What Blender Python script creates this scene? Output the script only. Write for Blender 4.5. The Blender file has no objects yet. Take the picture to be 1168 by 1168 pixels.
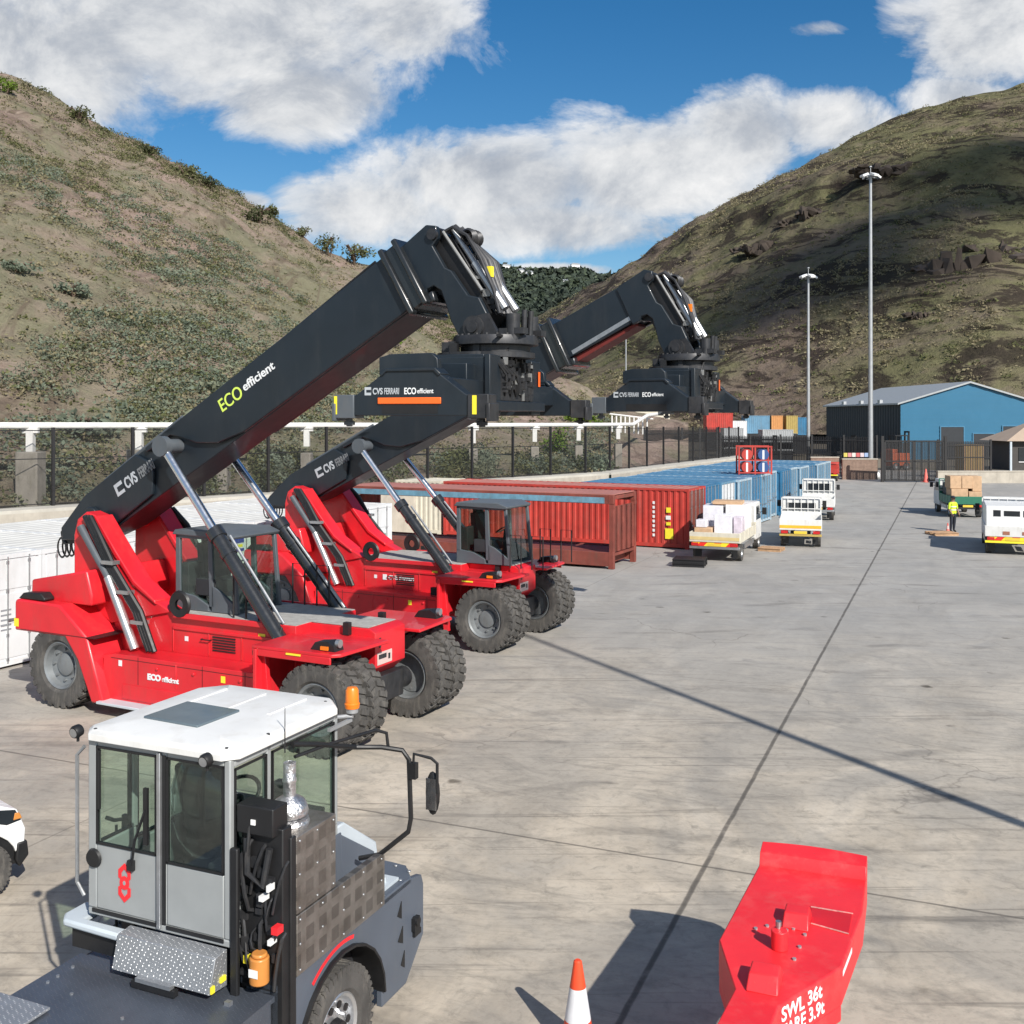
import bpy, bmesh, math, random
from mathutils import Vector, Matrix, noise
random.seed(11)
R = math.radians
sc = bpy.context.scene
COL = sc.collection
# ------------------------------------------------------------------ camera constants (eye height 5.7 m)
H, YH, F, CX = 5.7, 475.0, 1207.0, 584.0
def G(px, py, z=0.0):                       # point at height z seen at a photo position
    Y = (H - z) * F / (py - YH)
    return Vector(((px - CX) * Y / F, Y, z))
def AT(px, py, Y):                          # point at depth Y
    return Vector(((px - CX) * Y / F, Y, H - (py - YH) * Y / F))
HX, HY = .89, -.456                         # heading of the stackers and the container rows
HA = math.atan2(HY, HX)
def A(a, b, z=0.0):
    return Vector((a * HX - b * HY, a * HY + b * HX, z))
SUN_AZ, SUN_EL = 28.0, 35.0
TO_SUN = Vector((math.sin(R(SUN_AZ)) * math.cos(R(SUN_EL)), -math.cos(R(SUN_AZ)) * math.cos(R(SUN_EL)), math.sin(R(SUN_EL))))
SUN_E, SKY_STR, CLOUD_STR, EXPO = 5.0, .064, .76, 0.28
CLOUDS = [(200, 20, 340, 140, .80), (60, 60, 250, 120, .76), (330, 110, 140, 70, .70), (450, 20, 120, 70, .68), (740, 200, 175, 84, .78), (560, 205, 200, 66, .76), (420, 240, 135, 66, .74), (850, 155, 100, 66, .70), (640, 255, 340, 48, .64), (960, 145, 120, 58, .70), (1120, 25, 150, 105, .78), (1040, 20, 90, 60, .66), (940, 32, 60, 22, .60), (1090, 115, 110, 48, .68), (1010, 165, 90, 36, .64), (270, 230, 60, 18, .6), (640, 308, 90, 12, .6)]

# ------------------------------------------------------------------ materials
class NT:
    def __init__(s, tree): s.t = tree; s.n = tree.nodes; s.l = tree.links
    def new(s, typ, **kw):
        n = s.n.new(typ)
        for k, v in kw.items():
            if k.startswith('i_'):
                key = k[2:]
                n.inputs[int(key) if key.isdigit() else key.replace('_', ' ')].default_value = v
            else: setattr(n, k, v)
        return n
    def link(s, a, b): s.l.new(a, b)
    def math(s, op, a, b=None, c=None, clamp=False):
        n = s.n.new('ShaderNodeMath'); n.operation = op; n.use_clamp = clamp
        for i, x in enumerate((a, b, c)):
            if x is None: continue
            if isinstance(x, (int, float)): n.inputs[i].default_value = x
            else: s.l.new(x, n.inputs[i])
        return n.outputs[0]
    def mix(s, fac, a, b, mode='MIX'):
        n = s.n.new('ShaderNodeMix'); n.data_type = 'RGBA'; n.blend_type = mode
        for i, x in ((0, fac), (6, a), (7, b)):
            if isinstance(x, (int, float)): n.inputs[i].default_value = x
            elif isinstance(x, (tuple, list)): n.inputs[i].default_value = (*x[:3], 1)
            else: s.l.new(x, n.inputs[i])
        return n.outputs[2]
    def noise(s, vec, scale, detail=4, rough=.55, dist=0):
        n = s.new('ShaderNodeTexNoise', i_Scale=scale, i_Detail=detail, i_Roughness=rough, i_Distortion=dist)
        if vec is not None: s.l.new(vec, n.inputs['Vector'])
        return n.outputs[0]
    def ramp(s, fac, stops):
        n = s.n.new('ShaderNodeValToRGB'); cr = n.color_ramp
        while len(cr.elements) < len(stops): cr.elements.new(.5)
        for e, (p, c) in zip(cr.elements, stops):
            e.position = p; e.color = (*c[:3], 1) if isinstance(c, (tuple, list)) else (c, c, c, 1)
        s.l.new(fac, n.inputs[0]); return n.outputs[0]
    def mapping(s, vec, scale=(1, 1, 1), rot=(0, 0, 0), loc=(0, 0, 0)):
        n = s.n.new('ShaderNodeMapping'); s.l.new(vec, n.inputs[0])
        n.inputs[1].default_value = loc; n.inputs[2].default_value = rot; n.inputs[3].default_value = scale
        return n.outputs[0]
MATS = {}
def newmat(name):
    m = bpy.data.materials.new(name); m.use_nodes = True
    nt = NT(m.node_tree); b = m.node_tree.nodes['Principled BSDF']
    return m, nt, b
def mat(name, col, rough=.5, metal=0, var=.12, scale=3.0, dirt=0.0, dirtcol=(.16, .13, .10), coat=0.0, bump=0.0, bscale=40, spec=.5):
    if name in MATS: return MATS[name]
    m, nt, b = newmat(name)
    tc = nt.new('ShaderNodeTexCoord').outputs['Object']
    n1 = nt.noise(tc, scale, 6, .6)
    lo = tuple(c * (1 - var) for c in col); hi = tuple(min(1, c * (1 + var)) for c in col)
    c = nt.ramp(n1, [(.3, lo), (.7, hi)])
    if dirt > 0:
        n2 = nt.noise(nt.mapping(tc, (1.3, 1.3, .35)), scale * 1.9, 8, .7)
        f = nt.math('MULTIPLY', nt.ramp(n2, [(.5, 0.0), (.72, 1.0)]), dirt)
        c = nt.mix(f, c, dirtcol)
    nt.link(c, b.inputs['Base Color'])
    r = nt.math('ADD', nt.math('MULTIPLY', nt.noise(tc, scale * 4, 3), .18), rough - .09)
    nt.link(r, b.inputs['Roughness'])
    b.inputs['Metallic'].default_value = metal
    b.inputs['Coat Weight'].default_value = coat
    b.inputs['Specular IOR Level'].default_value = spec
    if bump > 0:
        bp = nt.new('ShaderNodeBump', i_Strength=bump, i_Distance=.02)
        nt.link(nt.noise(tc, bscale, 4), bp.inputs['Height']); nt.link(bp.outputs[0], b.inputs['Normal'])
    MATS[name] = m; return m
def glassmat(name, tint=(.55, .68, .62), refl=.08, dark=.0):
    if name in MATS: return MATS[name]
    m, nt, b = newmat(name); nt.n.remove(b)
    tr = nt.new('ShaderNodeBsdfTransparent', i_Color=(*tint, 1))
    gl = nt.new('ShaderNodeBsdfGlossy', i_Roughness=.03, i_Color=(.9, .95, 1, 1))
    lw = nt.new('ShaderNodeLayerWeight', i_Blend=.5)
    f = nt.math('ADD', nt.math('MULTIPLY', nt.math('POWER', lw.outputs['Facing'], 4.0), .5), refl * .6, clamp=True)
    mx = nt.new('ShaderNodeMixShader'); nt.link(f, mx.inputs[0]); nt.link(tr.outputs[0], mx.inputs[1]); nt.link(gl.outputs[0], mx.inputs[2])
    nt.link(mx.outputs[0], nt.n['Material Output'].inputs[0])
    MATS[name] = m; return m

RED = mat('red_paint', (.64, .016, .026), .38, var=.12, scale=1.2, dirt=.30, dirtcol=(.28, .07, .055), coat=.25)
REDW = mat('red_bright_paint', (.80, .026, .034), .42, var=.05, scale=1.5, dirt=.12, dirtcol=(.3, .06, .05))
CHAR = mat('charcoal_paint', (.0095, .0155, .0225), .42, var=.18, scale=1.0, dirt=.22, dirtcol=(.05, .05, .05), coat=.1)
BLK = mat('black_plastic', (.012, .012, .013), .5, var=.25)
DGREY = mat('dark_steel', (.035, .036, .040), .45, metal=.3, var=.35, scale=5, dirt=.4, dirtcol=(.09, .08, .07))
GREYP = mat('grey_machine_paint', (.085, .098, .112), .42, var=.1, dirt=.15)
CHROME = mat('chrome_rod', (.72, .74, .77), .24, metal=1, var=.05)
STEEL = mat('bare_steel', (.45, .46, .47), .38, metal=.8, var=.15, scale=6)
RUB = mat('tyre_rubber', (.070, .066, .062), .85, var=.3, scale=4, dirt=.75, dirtcol=(.17, .155, .135), bump=.3, bscale=60)
RIM = mat('grey_rim', (.20, .215, .225), .45, metal=.3, var=.15, dirt=.3)
SLATE = mat('slate_paint', (.088, .104, .132), .45, var=.10, scale=2.0, dirt=.30, dirtcol=(.12, .13, .14))
CABG = mat('cab_grey_paint', (.33, .345, .345), .4, metal=.15, var=.06)
LGREY = mat('light_grey_paint', (.48, .53, .57), .4, var=.06)
WHITE = mat('white_paint', (.78, .78, .77), .4, var=.04, dirt=.12, dirtcol=(.5, .48, .44))
ORANGE = mat('orange_plastic', (.8, .2, .015), .35, var=.1)
ORANGER = mat('orange_paint', (.85, .14, .02), .4, var=.05)
AMBER = mat('amber_filter', (.55, .22, .05), .35, var=.1)
YEL = mat('yellow_paint', (.85, .72, .04), .45, var=.06)
LIME = mat('lime_lettering', (.62, .78, .12), .5, var=.03)
WLET = mat('white_lettering', (.75, .77, .78), .5, var=.05)
GLET = mat('grey_lettering', (.42, .45, .48), .5, var=.1)
GLASS = glassmat('cab_glass', (.86, .93, .885), .10)
GLASSD = glassmat('dark_glass', (.12, .17, .19), .10)
SMOKE = mat('opaque_window', (.018, .022, .026), .12, var=.2)
SEATM = mat('seat_fabric', (.022, .024, .027), .7, var=.3)
RUST = mat('rust_brown_paint', (.20, .048, .034), .6, var=.3, scale=1.6, dirt=.6, dirtcol=(.13, .07, .05))
CRED = mat('container_red', (.44, .042, .03), .5, var=.2, scale=1.0, dirt=.5, dirtcol=(.24, .09, .07))
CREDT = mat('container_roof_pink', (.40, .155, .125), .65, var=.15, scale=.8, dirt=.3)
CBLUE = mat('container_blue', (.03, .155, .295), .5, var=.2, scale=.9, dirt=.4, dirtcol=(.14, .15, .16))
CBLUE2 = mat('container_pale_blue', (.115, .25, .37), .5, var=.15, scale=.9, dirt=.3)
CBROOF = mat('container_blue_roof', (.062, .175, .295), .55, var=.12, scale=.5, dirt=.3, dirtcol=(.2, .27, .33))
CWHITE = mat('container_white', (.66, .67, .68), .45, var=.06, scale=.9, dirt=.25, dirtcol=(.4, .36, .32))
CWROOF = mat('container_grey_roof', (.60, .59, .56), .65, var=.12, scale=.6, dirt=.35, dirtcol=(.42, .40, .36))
CREAM = mat('container_cream', (.60, .56, .46), .5, var=.08, dirt=.2)
CONC = mat('wall_concrete', (.42, .38, .32), .85, var=.15, scale=1.5, dirt=.3, bump=.3)
CONCL = mat('pale_concrete', (.50, .47, .41), .85, var=.12, scale=.8, dirt=.25, bump=.2)
GALV = mat('galvanised_steel', (.40, .41, .42), .45, metal=.5, var=.1)
FENCEM = mat('fence_black', (.016, .015, .016), .5, var=.2)
PIPEW = mat('pipe_white', (.74, .73, .70), .5, var=.06, dirt=.15)
CARD = mat('cardboard', (.50, .33, .20), .8, var=.15, scale=4)
WRAP = mat('plastic_wrap', (.72, .71, .76), .25, var=.12, scale=5)
WOOD = mat('pallet_wood', (.42, .26, .15), .8, var=.25, scale=5)
GREEN = mat('green_paint', (.02, .14, .085), .45, var=.12)
CREDL = mat('red_lamp', (.5, .02, .02), .25, var=.1)
BARK = mat('bark', (.10, .07, .05), .9, var=.3)

def chequer(name, col, dcol):
    m, nt, b = newmat(name)
    tc = nt.new('ShaderNodeTexCoord').outputs['Object']
    v = nt.new('ShaderNodeTexVoronoi', distance='MANHATTAN', i_Scale=40.0, i_Randomness=.05)
    nt.link(nt.mapping(tc, (1, 1, 1), (R(45), R(45), R(45))), v.inputs['Vector'])
    f = nt.ramp(v.outputs['Distance'], [(.34, 1.0), (.46, 0.0)])
    n1 = nt.noise(tc, 6, 5)
    base = nt.mix(n1, dcol, tuple(min(1, c * 1.5) for c in dcol))
    nt.link(nt.mix(f, base, col), b.inputs['Base Color'])
    b.inputs['Metallic'].default_value = .6; b.inputs['Roughness'].default_value = .38
    bp = nt.new('ShaderNodeBump', i_Strength=.6, i_Distance=.01); nt.link(f, bp.inputs['Height']); nt.link(bp.outputs[0], b.inputs['Normal'])
    MATS[name] = m; return m
CHEQ = chequer('chequer_plate', (.80, .80, .80), (.30, .31, .325))
CHEQS = chequer('slate_chequer_plate', (.15, .168, .198), (.10, .116, .145))
def perforated():
    m, nt, b = newmat('perforated_stainless')
    tc = nt.new('ShaderNodeTexCoord').outputs['Object']
    sx = nt.new('ShaderNodeSeparateXYZ'); nt.link(tc, sx.inputs[0])
    def cell(o, k, off):
        f = nt.math('FRACT', nt.math('ADD', nt.math('MULTIPLY', o, k), off))
        return nt.math('LESS_THAN', nt.math('ABSOLUTE', nt.math('SUBTRACT', f, .5)), .30)
    big = nt.math('MULTIPLY', cell(sx.outputs[0], 5.6, .0), cell(sx.outputs[2], 5.6, .30))
    v = nt.new('ShaderNodeTexVoronoi', i_Scale=70.0, i_Randomness=.0); nt.link(tc, v.inputs['Vector'])
    hole = nt.math('MULTIPLY', big, nt.math('LESS_THAN', v.outputs['Distance'], .36))
    n1 = nt.noise(tc, 5, 6, .7)
    base = nt.ramp(n1, [(.3, (.19, .17, .15)), (.7, (.36, .335, .31))])
    nt.link(nt.mix(hole, nt.mix(nt.math('MULTIPLY', big, .32), base, (.07, .062, .055)), (.02, .018, .016)), b.inputs['Base Color'])
    nt.link(nt.math('MULTIPLY', nt.math('SUBTRACT', 1.0, hole), .75), b.inputs['Metallic'])
    b.inputs['Roughness'].default_value = .45
    return m
PERF = perforated()
def meshmat(name, col, cover, sx, sz):
    m, nt, b = newmat(name)
    b.inputs['Base Color'].default_value = (*col, 1); b.inputs['Roughness'].default_value = .6
    tr = nt.new('ShaderNodeBsdfTransparent'); mx = nt.new('ShaderNodeMixShader')
    mx.inputs[0].default_value = cover
    nt.link(tr.outputs[0], mx.inputs[1]); nt.link(b.outputs[0], mx.inputs[2]); nt.link(mx.outputs[0], nt.n['Material Output'].inputs[0])
    return m
MESHF = meshmat('fine_wire_mesh', (.03, .03, .03), .26, 1, 1)
MESHD = meshmat('dense_wire_mesh', (.015, .015, .017), .42, 1, 1)

def hazard():
    m, nt, b = newmat('hazard_marking')
    tc = nt.new('ShaderNodeTexCoord').outputs['Object']
    w = nt.new('ShaderNodeTexWave', i_Scale=1.1); w.bands_direction = 'DIAGONAL'
    nt.link(tc, w.inputs['Vector'])
    nt.link(nt.ramp(w.outputs[1], [(.48, (.75, .03, .02)), (.52, (.9, .65, .03))]), b.inputs['Base Color'])
    return m
HAZ = hazard()

def yardmat():
    m, nt, b = newmat('yard_concrete')
    tc = nt.new('ShaderNodeTexCoord').outputs['Object']
    p = nt.mapping(tc, (1, 1, 1), (0, 0, R(22.6)))        # rotated to the slab grid
    big = nt.noise(p, .07, 5, .6, .6)
    mid = nt.noise(nt.mapping(p, (1.0, .45, 1)), .55, 7, .66, 1.2)
    sw = nt.noise(nt.mapping(p, (.7, 1.7, 1)), .62, 9, .72, 2.4)
    fine = nt.noise(tc, 9, 6, .7)
    c = nt.ramp(mid, [(.22, (.30, .262, .216)), (.40, (.475, .416, .342)), (.56, (.58, .51, .42)), (.80, (.68, .612, .522))])
    pat = nt.noise(tc, .33, 6, .62, 1.5)
    c = nt.mix(nt.math('MULTIPLY', nt.ramp(pat, [(.42, 1.0), (.56, 0.0)]), .55), c, (.345, .322, .292))
    c = nt.mix(nt.math('MULTIPLY', nt.ramp(pat, [(.56, 0.0), (.66, 1.0)]), .35), c, (.62, .55, .455))
    wx = nt.noise(tc, 3.4, 7, .75, .8)
    c = nt.mix(nt.math('MULTIPLY', nt.ramp(wx, [(.32, 1.0), (.47, 0.0)]), .5), c, (.20, .188, .17))
    dk = nt.noise(nt.mapping(p, (1, 1, 1), (0, 0, R(40)), (7, 3, 0)), .19, 7, .68, 1.0)
    c = nt.mix(nt.math('MULTIPLY', nt.ramp(dk, [(.50, 0.0), (.62, 1.0)]), .50), c, (.245, .235, .222))
    c = nt.mix(nt.ramp(big, [(.35, 0.0), (.65, .55)]), c, (.44, .415, .375))
    c = nt.mix(nt.math('MULTIPLY', nt.ramp(sw, [(.5, 0.0), (.66, 1.0)]), .42), c, (.22, .21, .195))
    c = nt.mix(nt.math('MULTIPLY', nt.ramp(sw, [(.27, 1.0), (.42, 0.0)]), .30), c, (.50, .475, .43))
    c = nt.mix(nt.math('MULTIPLY', nt.ramp(fine, [(.3, 1.0), (.5, 0.0)]), .25), c, (.2, .19, .175))
    blot = nt.noise(tc, 1.6, 3, .5, .5)
    c = nt.mix(nt.math('MULTIPLY', nt.ramp(blot, [(.70, 0.0), (.76, 1.0)]), .45), c, (.12, .115, .11))
    # tyre marks: long thin dark streaks
    tm = nt.noise(nt.mapping(tc, (.10, 3.2, 1), (0, 0, R(38))), 1.0, 5, .7, 1.6)
    c = nt.mix(nt.math('MULTIPLY', nt.ramp(tm, [(.58, 0.0), (.68, 1.0)]), .45), c, (.15, .145, .14))
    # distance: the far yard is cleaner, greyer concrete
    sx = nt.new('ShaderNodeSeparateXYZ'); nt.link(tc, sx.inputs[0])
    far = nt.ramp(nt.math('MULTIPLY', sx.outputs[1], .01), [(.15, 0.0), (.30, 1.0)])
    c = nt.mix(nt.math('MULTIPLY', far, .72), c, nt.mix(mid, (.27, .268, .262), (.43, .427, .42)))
    # joints of the cast slabs
    jx = nt.new('ShaderNodeSeparateXYZ'); nt.link(p, jx.inputs[0])
    wob = nt.math('MULTIPLY', nt.math('SUBTRACT', nt.noise(tc, 1.6, 5), .5), .035)
    def joint(o, at, w):
        d = nt.math('ABSOLUTE', nt.math('ADD', nt.math('SUBTRACT', o, at), wob))
        return nt.ramp(d, [(0.0, 1.0), (w * .55, .9), (w, 0.0)])
    J0, K0 = JOINT
    j = nt.math('MULTIPLY', joint(jx.outputs[0], J0, .042), nt.ramp(nt.noise(tc, 2.2, 5, .7), [(.3, .55), (.5, 1.0)]))
    j2 = joint(jx.outputs[1], K0, .028)
    for k in (1, 2, 3, 4, 5): j2 = nt.math('MAXIMUM', j2, nt.math('MULTIPLY', joint(jx.outputs[1], K0 + k * 9.5, .02), .5))
    j2 = nt.math('MAXIMUM', j2, nt.math('MULTIPLY', joint(jx.outputs[0], J0 - 8.4, .02), .6))
    c = nt.mix(nt.math('MULTIPLY', j, .80), c, (.135, .13, .125))
    c = nt.mix(nt.math('MULTIPLY', j2, .70), c, (.16, .152, .142))
    # tyre arcs, oil drips, hairline cracks, cement patches
    tm2 = nt.noise(nt.mapping(tc, (.09, 2.6, 1), (0, 0, R(-62)), (3, 9, 0)), 1.0, 5, .7, 1.4)
    c = nt.mix(nt.math('MULTIPLY', nt.ramp(tm2, [(.60, 0.0), (.68, 1.0)]), .40), c, (.15, .145, .14))
    rg = nt.new('ShaderNodeTexWave', i_Scale=.16, i_Distortion=5.0, i_Detail=2.0); rg.wave_type = 'RINGS'; nt.link(nt.mapping(tc, (1, 1, 1), (0, 0, 0), (-9, -31, 0)), rg.inputs['Vector'])
    c = nt.mix(nt.math('MULTIPLY', nt.math('MULTIPLY', nt.ramp(rg.outputs[1], [(.90, 0.0), (.98, 1.0)]), nt.ramp(nt.noise(tc, .4, 5, .7), [(.48, 0.0), (.62, 1.0)])), .35), c, (.16, .155, .15))
    vo = nt.new('ShaderNodeTexVoronoi', i_Scale=.75, i_Randomness=1.0); nt.link(nt.mapping(tc, (1, 1, 1)), vo.inputs['Vector'])
    wob2 = nt.math('ADD', vo.outputs['Distance'], nt.math('MULTIPLY', nt.math('SUBTRACT', nt.noise(tc, 7, 4), .5), .16))
    msk = nt.ramp(nt.noise(tc, .28, 4), [(.50, 0.0), (.60, 1.0)])
    c = nt.mix(nt.math('MULTIPLY', nt.math('MULTIPLY', nt.ramp(wob2, [(.05, 1.0), (.11, 0.0)]), msk), .7), c, (.09, .085, .08))
    ck = nt.new('ShaderNodeTexVoronoi', i_Scale=.16, feature='DISTANCE_TO_EDGE'); 
    dv = nt.new('ShaderNodeVectorMath', operation='ADD'); nz = nt.new('ShaderNodeTexNoise', i_Scale=.9, i_Detail=6.0); nt.link(tc, nz.inputs[0]); nt.link(tc, dv.inputs[0]); nt.link(nz.outputs[1], dv.inputs[1]); nt.link(dv.outputs[0], ck.inputs['Vector'])
    c = nt.mix(nt.math('MULTIPLY', nt.math('MULTIPLY', nt.ramp(ck.outputs['Distance'], [(.0, 1.0), (.0022, 0.0)]), nt.ramp(nt.noise(tc, .2, 3, .5), [(.52, 0.0), (.58, 1.0)])), .45), c, (.18, .17, .16))
    br = nt.new('ShaderNodeBrightContrast', i_Bright=-.022, i_Contrast=.15); nt.link(c, br.inputs[0]); c = br.outputs[0]
    nt.link(c, b.inputs['Base Color'])
    b.inputs['Roughness'].default_value = .82
    b.inputs['Specular IOR Level'].default_value = .3
    bp = nt.new('ShaderNodeBump', i_Strength=.25, i_Distance=.02); nt.link(fine, bp.inputs['Height']); nt.link(bp.outputs[0], b.inputs['Normal'])
    return m
def rotp(v, deg):   # same rotation the Mapping node applies
    c, s = math.cos(R(deg)), math.sin(R(deg)); return (v.x * c - v.y * s, v.x * s + v.y * c)
_j = rotp(G(880, 850), 22.6); _k = rotp(G(480, 935), 22.6)
JOINT = (_j[0], _k[1])
YARD = yardmat()

# ------------------------------------------------------------------ mesh builder
class MB:
    def __init__(s): s.v = []; s.f = []; s.mi = []; s.m = 0; s.X = None; s.gi = []; s.g = 0
    def part(s): s.g += 1; return s
    def mat(s, i): s.m = i; return s
    def add(s, vs, fs):
        o = len(s.v)
        for p in vs:
            p = Vector(p); s.v.append(s.X @ p if s.X else p)
        for f in fs: s.f.append([o + i for i in f]); s.mi.append(s.m); s.gi.append(s.g)
        return s
    def box(s, x0, x1, y0, y1, z0, z1):
        return s.add([(x0, y0, z0), (x1, y0, z0), (x1, y1, z0), (x0, y1, z0), (x0, y0, z1), (x1, y0, z1), (x1, y1, z1), (x0, y1, z1)],
                     [(3, 2, 1, 0), (4, 5, 6, 7), (0, 1, 5, 4), (1, 2, 6, 5), (2, 3, 7, 6), (3, 0, 4, 7)])
    def obox(s, c, ax, ay, az):
        c, ax, ay, az = map(Vector, (c, ax, ay, az))
        P = [c + i * ax + j * ay + k * az for k in (-1, 1) for i, j in ((-1, -1), (1, -1), (1, 1), (-1, 1))]
        return s.add(P, [(3, 2, 1, 0), (4, 5, 6, 7), (0, 1, 5, 4), (1, 2, 6, 5), (2, 3, 7, 6), (3, 0, 4, 7)])
    def prism(s, pts, vec):
        n = len(pts); vec = Vector(vec); a = [Vector(p) for p in pts]; b = [p + vec for p in a]
        return s.add(a + b, [list(range(n))[::-1], list(range(n, 2 * n))] + [(i, (i + 1) % n, n + (i + 1) % n, n + i) for i in range(n)])
    def xz(s, pts, y0, y1): return s.prism([(x, y0, z) for x, z in pts], (0, y1 - y0, 0))
    def xy(s, pts, z0, z1): return s.prism([(x, y, z0) for x, y in pts], (0, 0, z1 - z0))
    def yz(s, pts, x0, x1): return s.prism([(x0, y, z) for y, z in pts], (x1 - x0, 0, 0))
    def cyl(s, p0, p1, r0, r1=None, n=14, cap=True):
        p0, p1 = Vector(p0), Vector(p1); r1 = r0 if r1 is None else r1
        d = (p1 - p0).normalized(); u = d.orthogonal().normalized(); w = d.cross(u)
        ring = lambda p, r: [p + (u * math.cos(2 * math.pi * i / n) + w * math.sin(2 * math.pi * i / n)) * r for i in range(n)]
        fs = [(i, (i + 1) % n, n + (i + 1) % n, n + i) for i in range(n)]
        if cap: fs += [list(range(n))[::-1], list(range(n, 2 * n))]
        return s.add(ring(p0, r0) + ring(p1, r1), fs)
    def tube(s, pts, r, n=8):
        pts = [Vector(p) for p in pts]; vs = []; u = None
        for i, p in enumerate(pts):
            d = (pts[min(i + 1, len(pts) - 1)] - pts[max(i - 1, 0)]).normalized()
            u = d.orthogonal().normalized() if u is None else (u - d * u.dot(d)).normalized()
            w = d.cross(u)
            vs += [p + (u * math.cos(2 * math.pi * k / n) + w * math.sin(2 * math.pi * k / n)) * r for k in range(n)]
        m = len(pts); fs = [(i * n + k, i * n + (k + 1) % n, (i + 1) * n + (k + 1) % n, (i + 1) * n + k) for i in range(m - 1) for k in range(n)]
        fs += [list(range(n))[::-1], list(range((m - 1) * n, m * n))]
        return s.add(vs, fs)
    def lathe(s, c, axis, prof, n=32):            # prof: (radius, offset along axis)
        c, d = Vector(c), Vector(axis).normalized(); u = d.orthogonal().normalized(); w = d.cross(u); vs = []
        for r, h in prof: vs += [c + d * h + (u * math.cos(2 * math.pi * k / n) + w * math.sin(2 * math.pi * k / n)) * max(r, .0005) for k in range(n)]
        m = len(prof); fs = [(i * n + k, i * n + (k + 1) % n, (i + 1) * n + (k + 1) % n, (i + 1) * n + k) for i in range(m - 1) for k in range(n)]
        return s.add(vs, fs)
    def ball(s, c, r, sx=1, sy=1, sz=1, n=12):
        vs = []; m = n // 2
        for i in range(m + 1):
            t = math.pi * i / m
            vs += [Vector(c) + Vector((sx * math.sin(t) * math.cos(2 * math.pi * k / n), sy * math.sin(t) * math.sin(2 * math.pi * k / n), sz * math.cos(t))) * r for k in range(n)]
        return s.add(vs, [(i * n + k, i * n + (k + 1) % n, (i + 1) * n + (k + 1) % n, (i + 1) * n + k) for i in range(m) for k in range(n)])
    def build(s, name, mats, parent=None, bevel=0.0, loc=None, rz=None, fix=True, smooth=35, split=None):
        if split == 'y': s.gi = [1 if s.v[f[0]].y > 0 else 0 for f in s.f]; split = None; s.g = 1
        if s.g and len(set(s.gi)) > 1:
            first = None
            for g in sorted(set(s.gi)):
                q = MB(); mp = {}
                for f, mi, gg in zip(s.f, s.mi, s.gi):
                    if gg != g: continue
                    for i in f:
                        if i not in mp: mp[i] = len(q.v); q.v.append(s.v[i])
                    q.f.append([mp[i] for i in f]); q.mi.append(mi)
                o = q.build(name, mats, parent, bevel, loc, rz, fix, smooth); first = first or o
            return first
        if not isinstance(mats, (list, tuple)): mats = [mats]
        me = bpy.data.meshes.new(name); me.from_pydata([tuple(p) for p in s.v], [], s.f)
        for m in mats: me.materials.append(m)
        me.polygons.foreach_set('material_index', s.mi)
        if fix:
            bm = bmesh.new(); bm.from_mesh(me); bmesh.ops.recalc_face_normals(bm, faces=bm.faces); bm.to_mesh(me); bm.free()
        if smooth:
            me.polygons.foreach_set('use_smooth', [True] * len(me.polygons)); me.set_sharp_from_angle(angle=R(smooth))
        me.update()
        o = bpy.data.objects.new(name, me); COL.objects.link(o)
        if parent: o.parent = parent
        if loc is not None: o.location = loc
        if rz is not None: o.rotation_euler = (0, 0, rz)
        if bevel > 0:
            b = o.modifiers.new('bevel', 'BEVEL'); b.width = bevel; b.segments = 2; b.limit_method = 'ANGLE'; b.angle_limit = R(40)
        return o
def tag(o, label=None, cat=None, group=None, kind=None):
    if label: o['label'] = label
    if cat: o['category'] = cat
    if group: o['group'] = group
    if kind: o['kind'] = kind
    return o
def empty(name, loc, rz, label, cat, group=None):
    o = bpy.data.objects.new(name, None); COL.objects.link(o); o.location = loc; o.rotation_euler = (0, 0, rz)
    o.empty_display_size = .3
    return tag(o, label, cat, group)
def copy_tree(o, parent=None):
    c = o.copy(); COL.objects.link(c)
    if parent: c.parent = parent
    for ch in list(o.children): copy_tree(ch, c)
    return c
def lettering(name, txt, m, parent, org, right, up, size, stretch=1.0, depth=.004, bold=0.0, wd=None):
    cu = bpy.data.curves.new('txt', 'FONT'); cu.body = txt; cu.size = size; cu.extrude = depth; cu.offset = bold
    o = bpy.data.objects.new('txt', cu); COL.objects.link(o)
    bpy.context.view_layer.update()
    me = bpy.data.meshes.new_from_object(o.evaluated_get(bpy.context.evaluated_depsgraph_get()))
    bpy.data.objects.remove(o); bpy.data.curves.remove(cu)
    r = Vector(right).normalized(); u = Vector(up); u = (u - r * u.dot(r)).normalized(); n = r.cross(u)
    M = Matrix(((r.x, u.x, n.x, org[0]), (r.y, u.y, n.y, org[1]), (r.z, u.z, n.z, org[2]), (0, 0, 0, 1)))
    if wd:
        xs = [v.co.x for v in me.vertices]; x0 = min(xs); me.transform(Matrix.Translation((-x0, 0, 0))); stretch = wd / (max(xs) - x0)
    me.transform(Matrix.Diagonal((stretch, 1, 1, 1))); me.transform(M)
    me.materials.clear(); me.materials.append(m)
    t = bpy.data.objects.new(name, me); COL.objects.link(t)
    if parent: t.parent = parent
    return t

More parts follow.
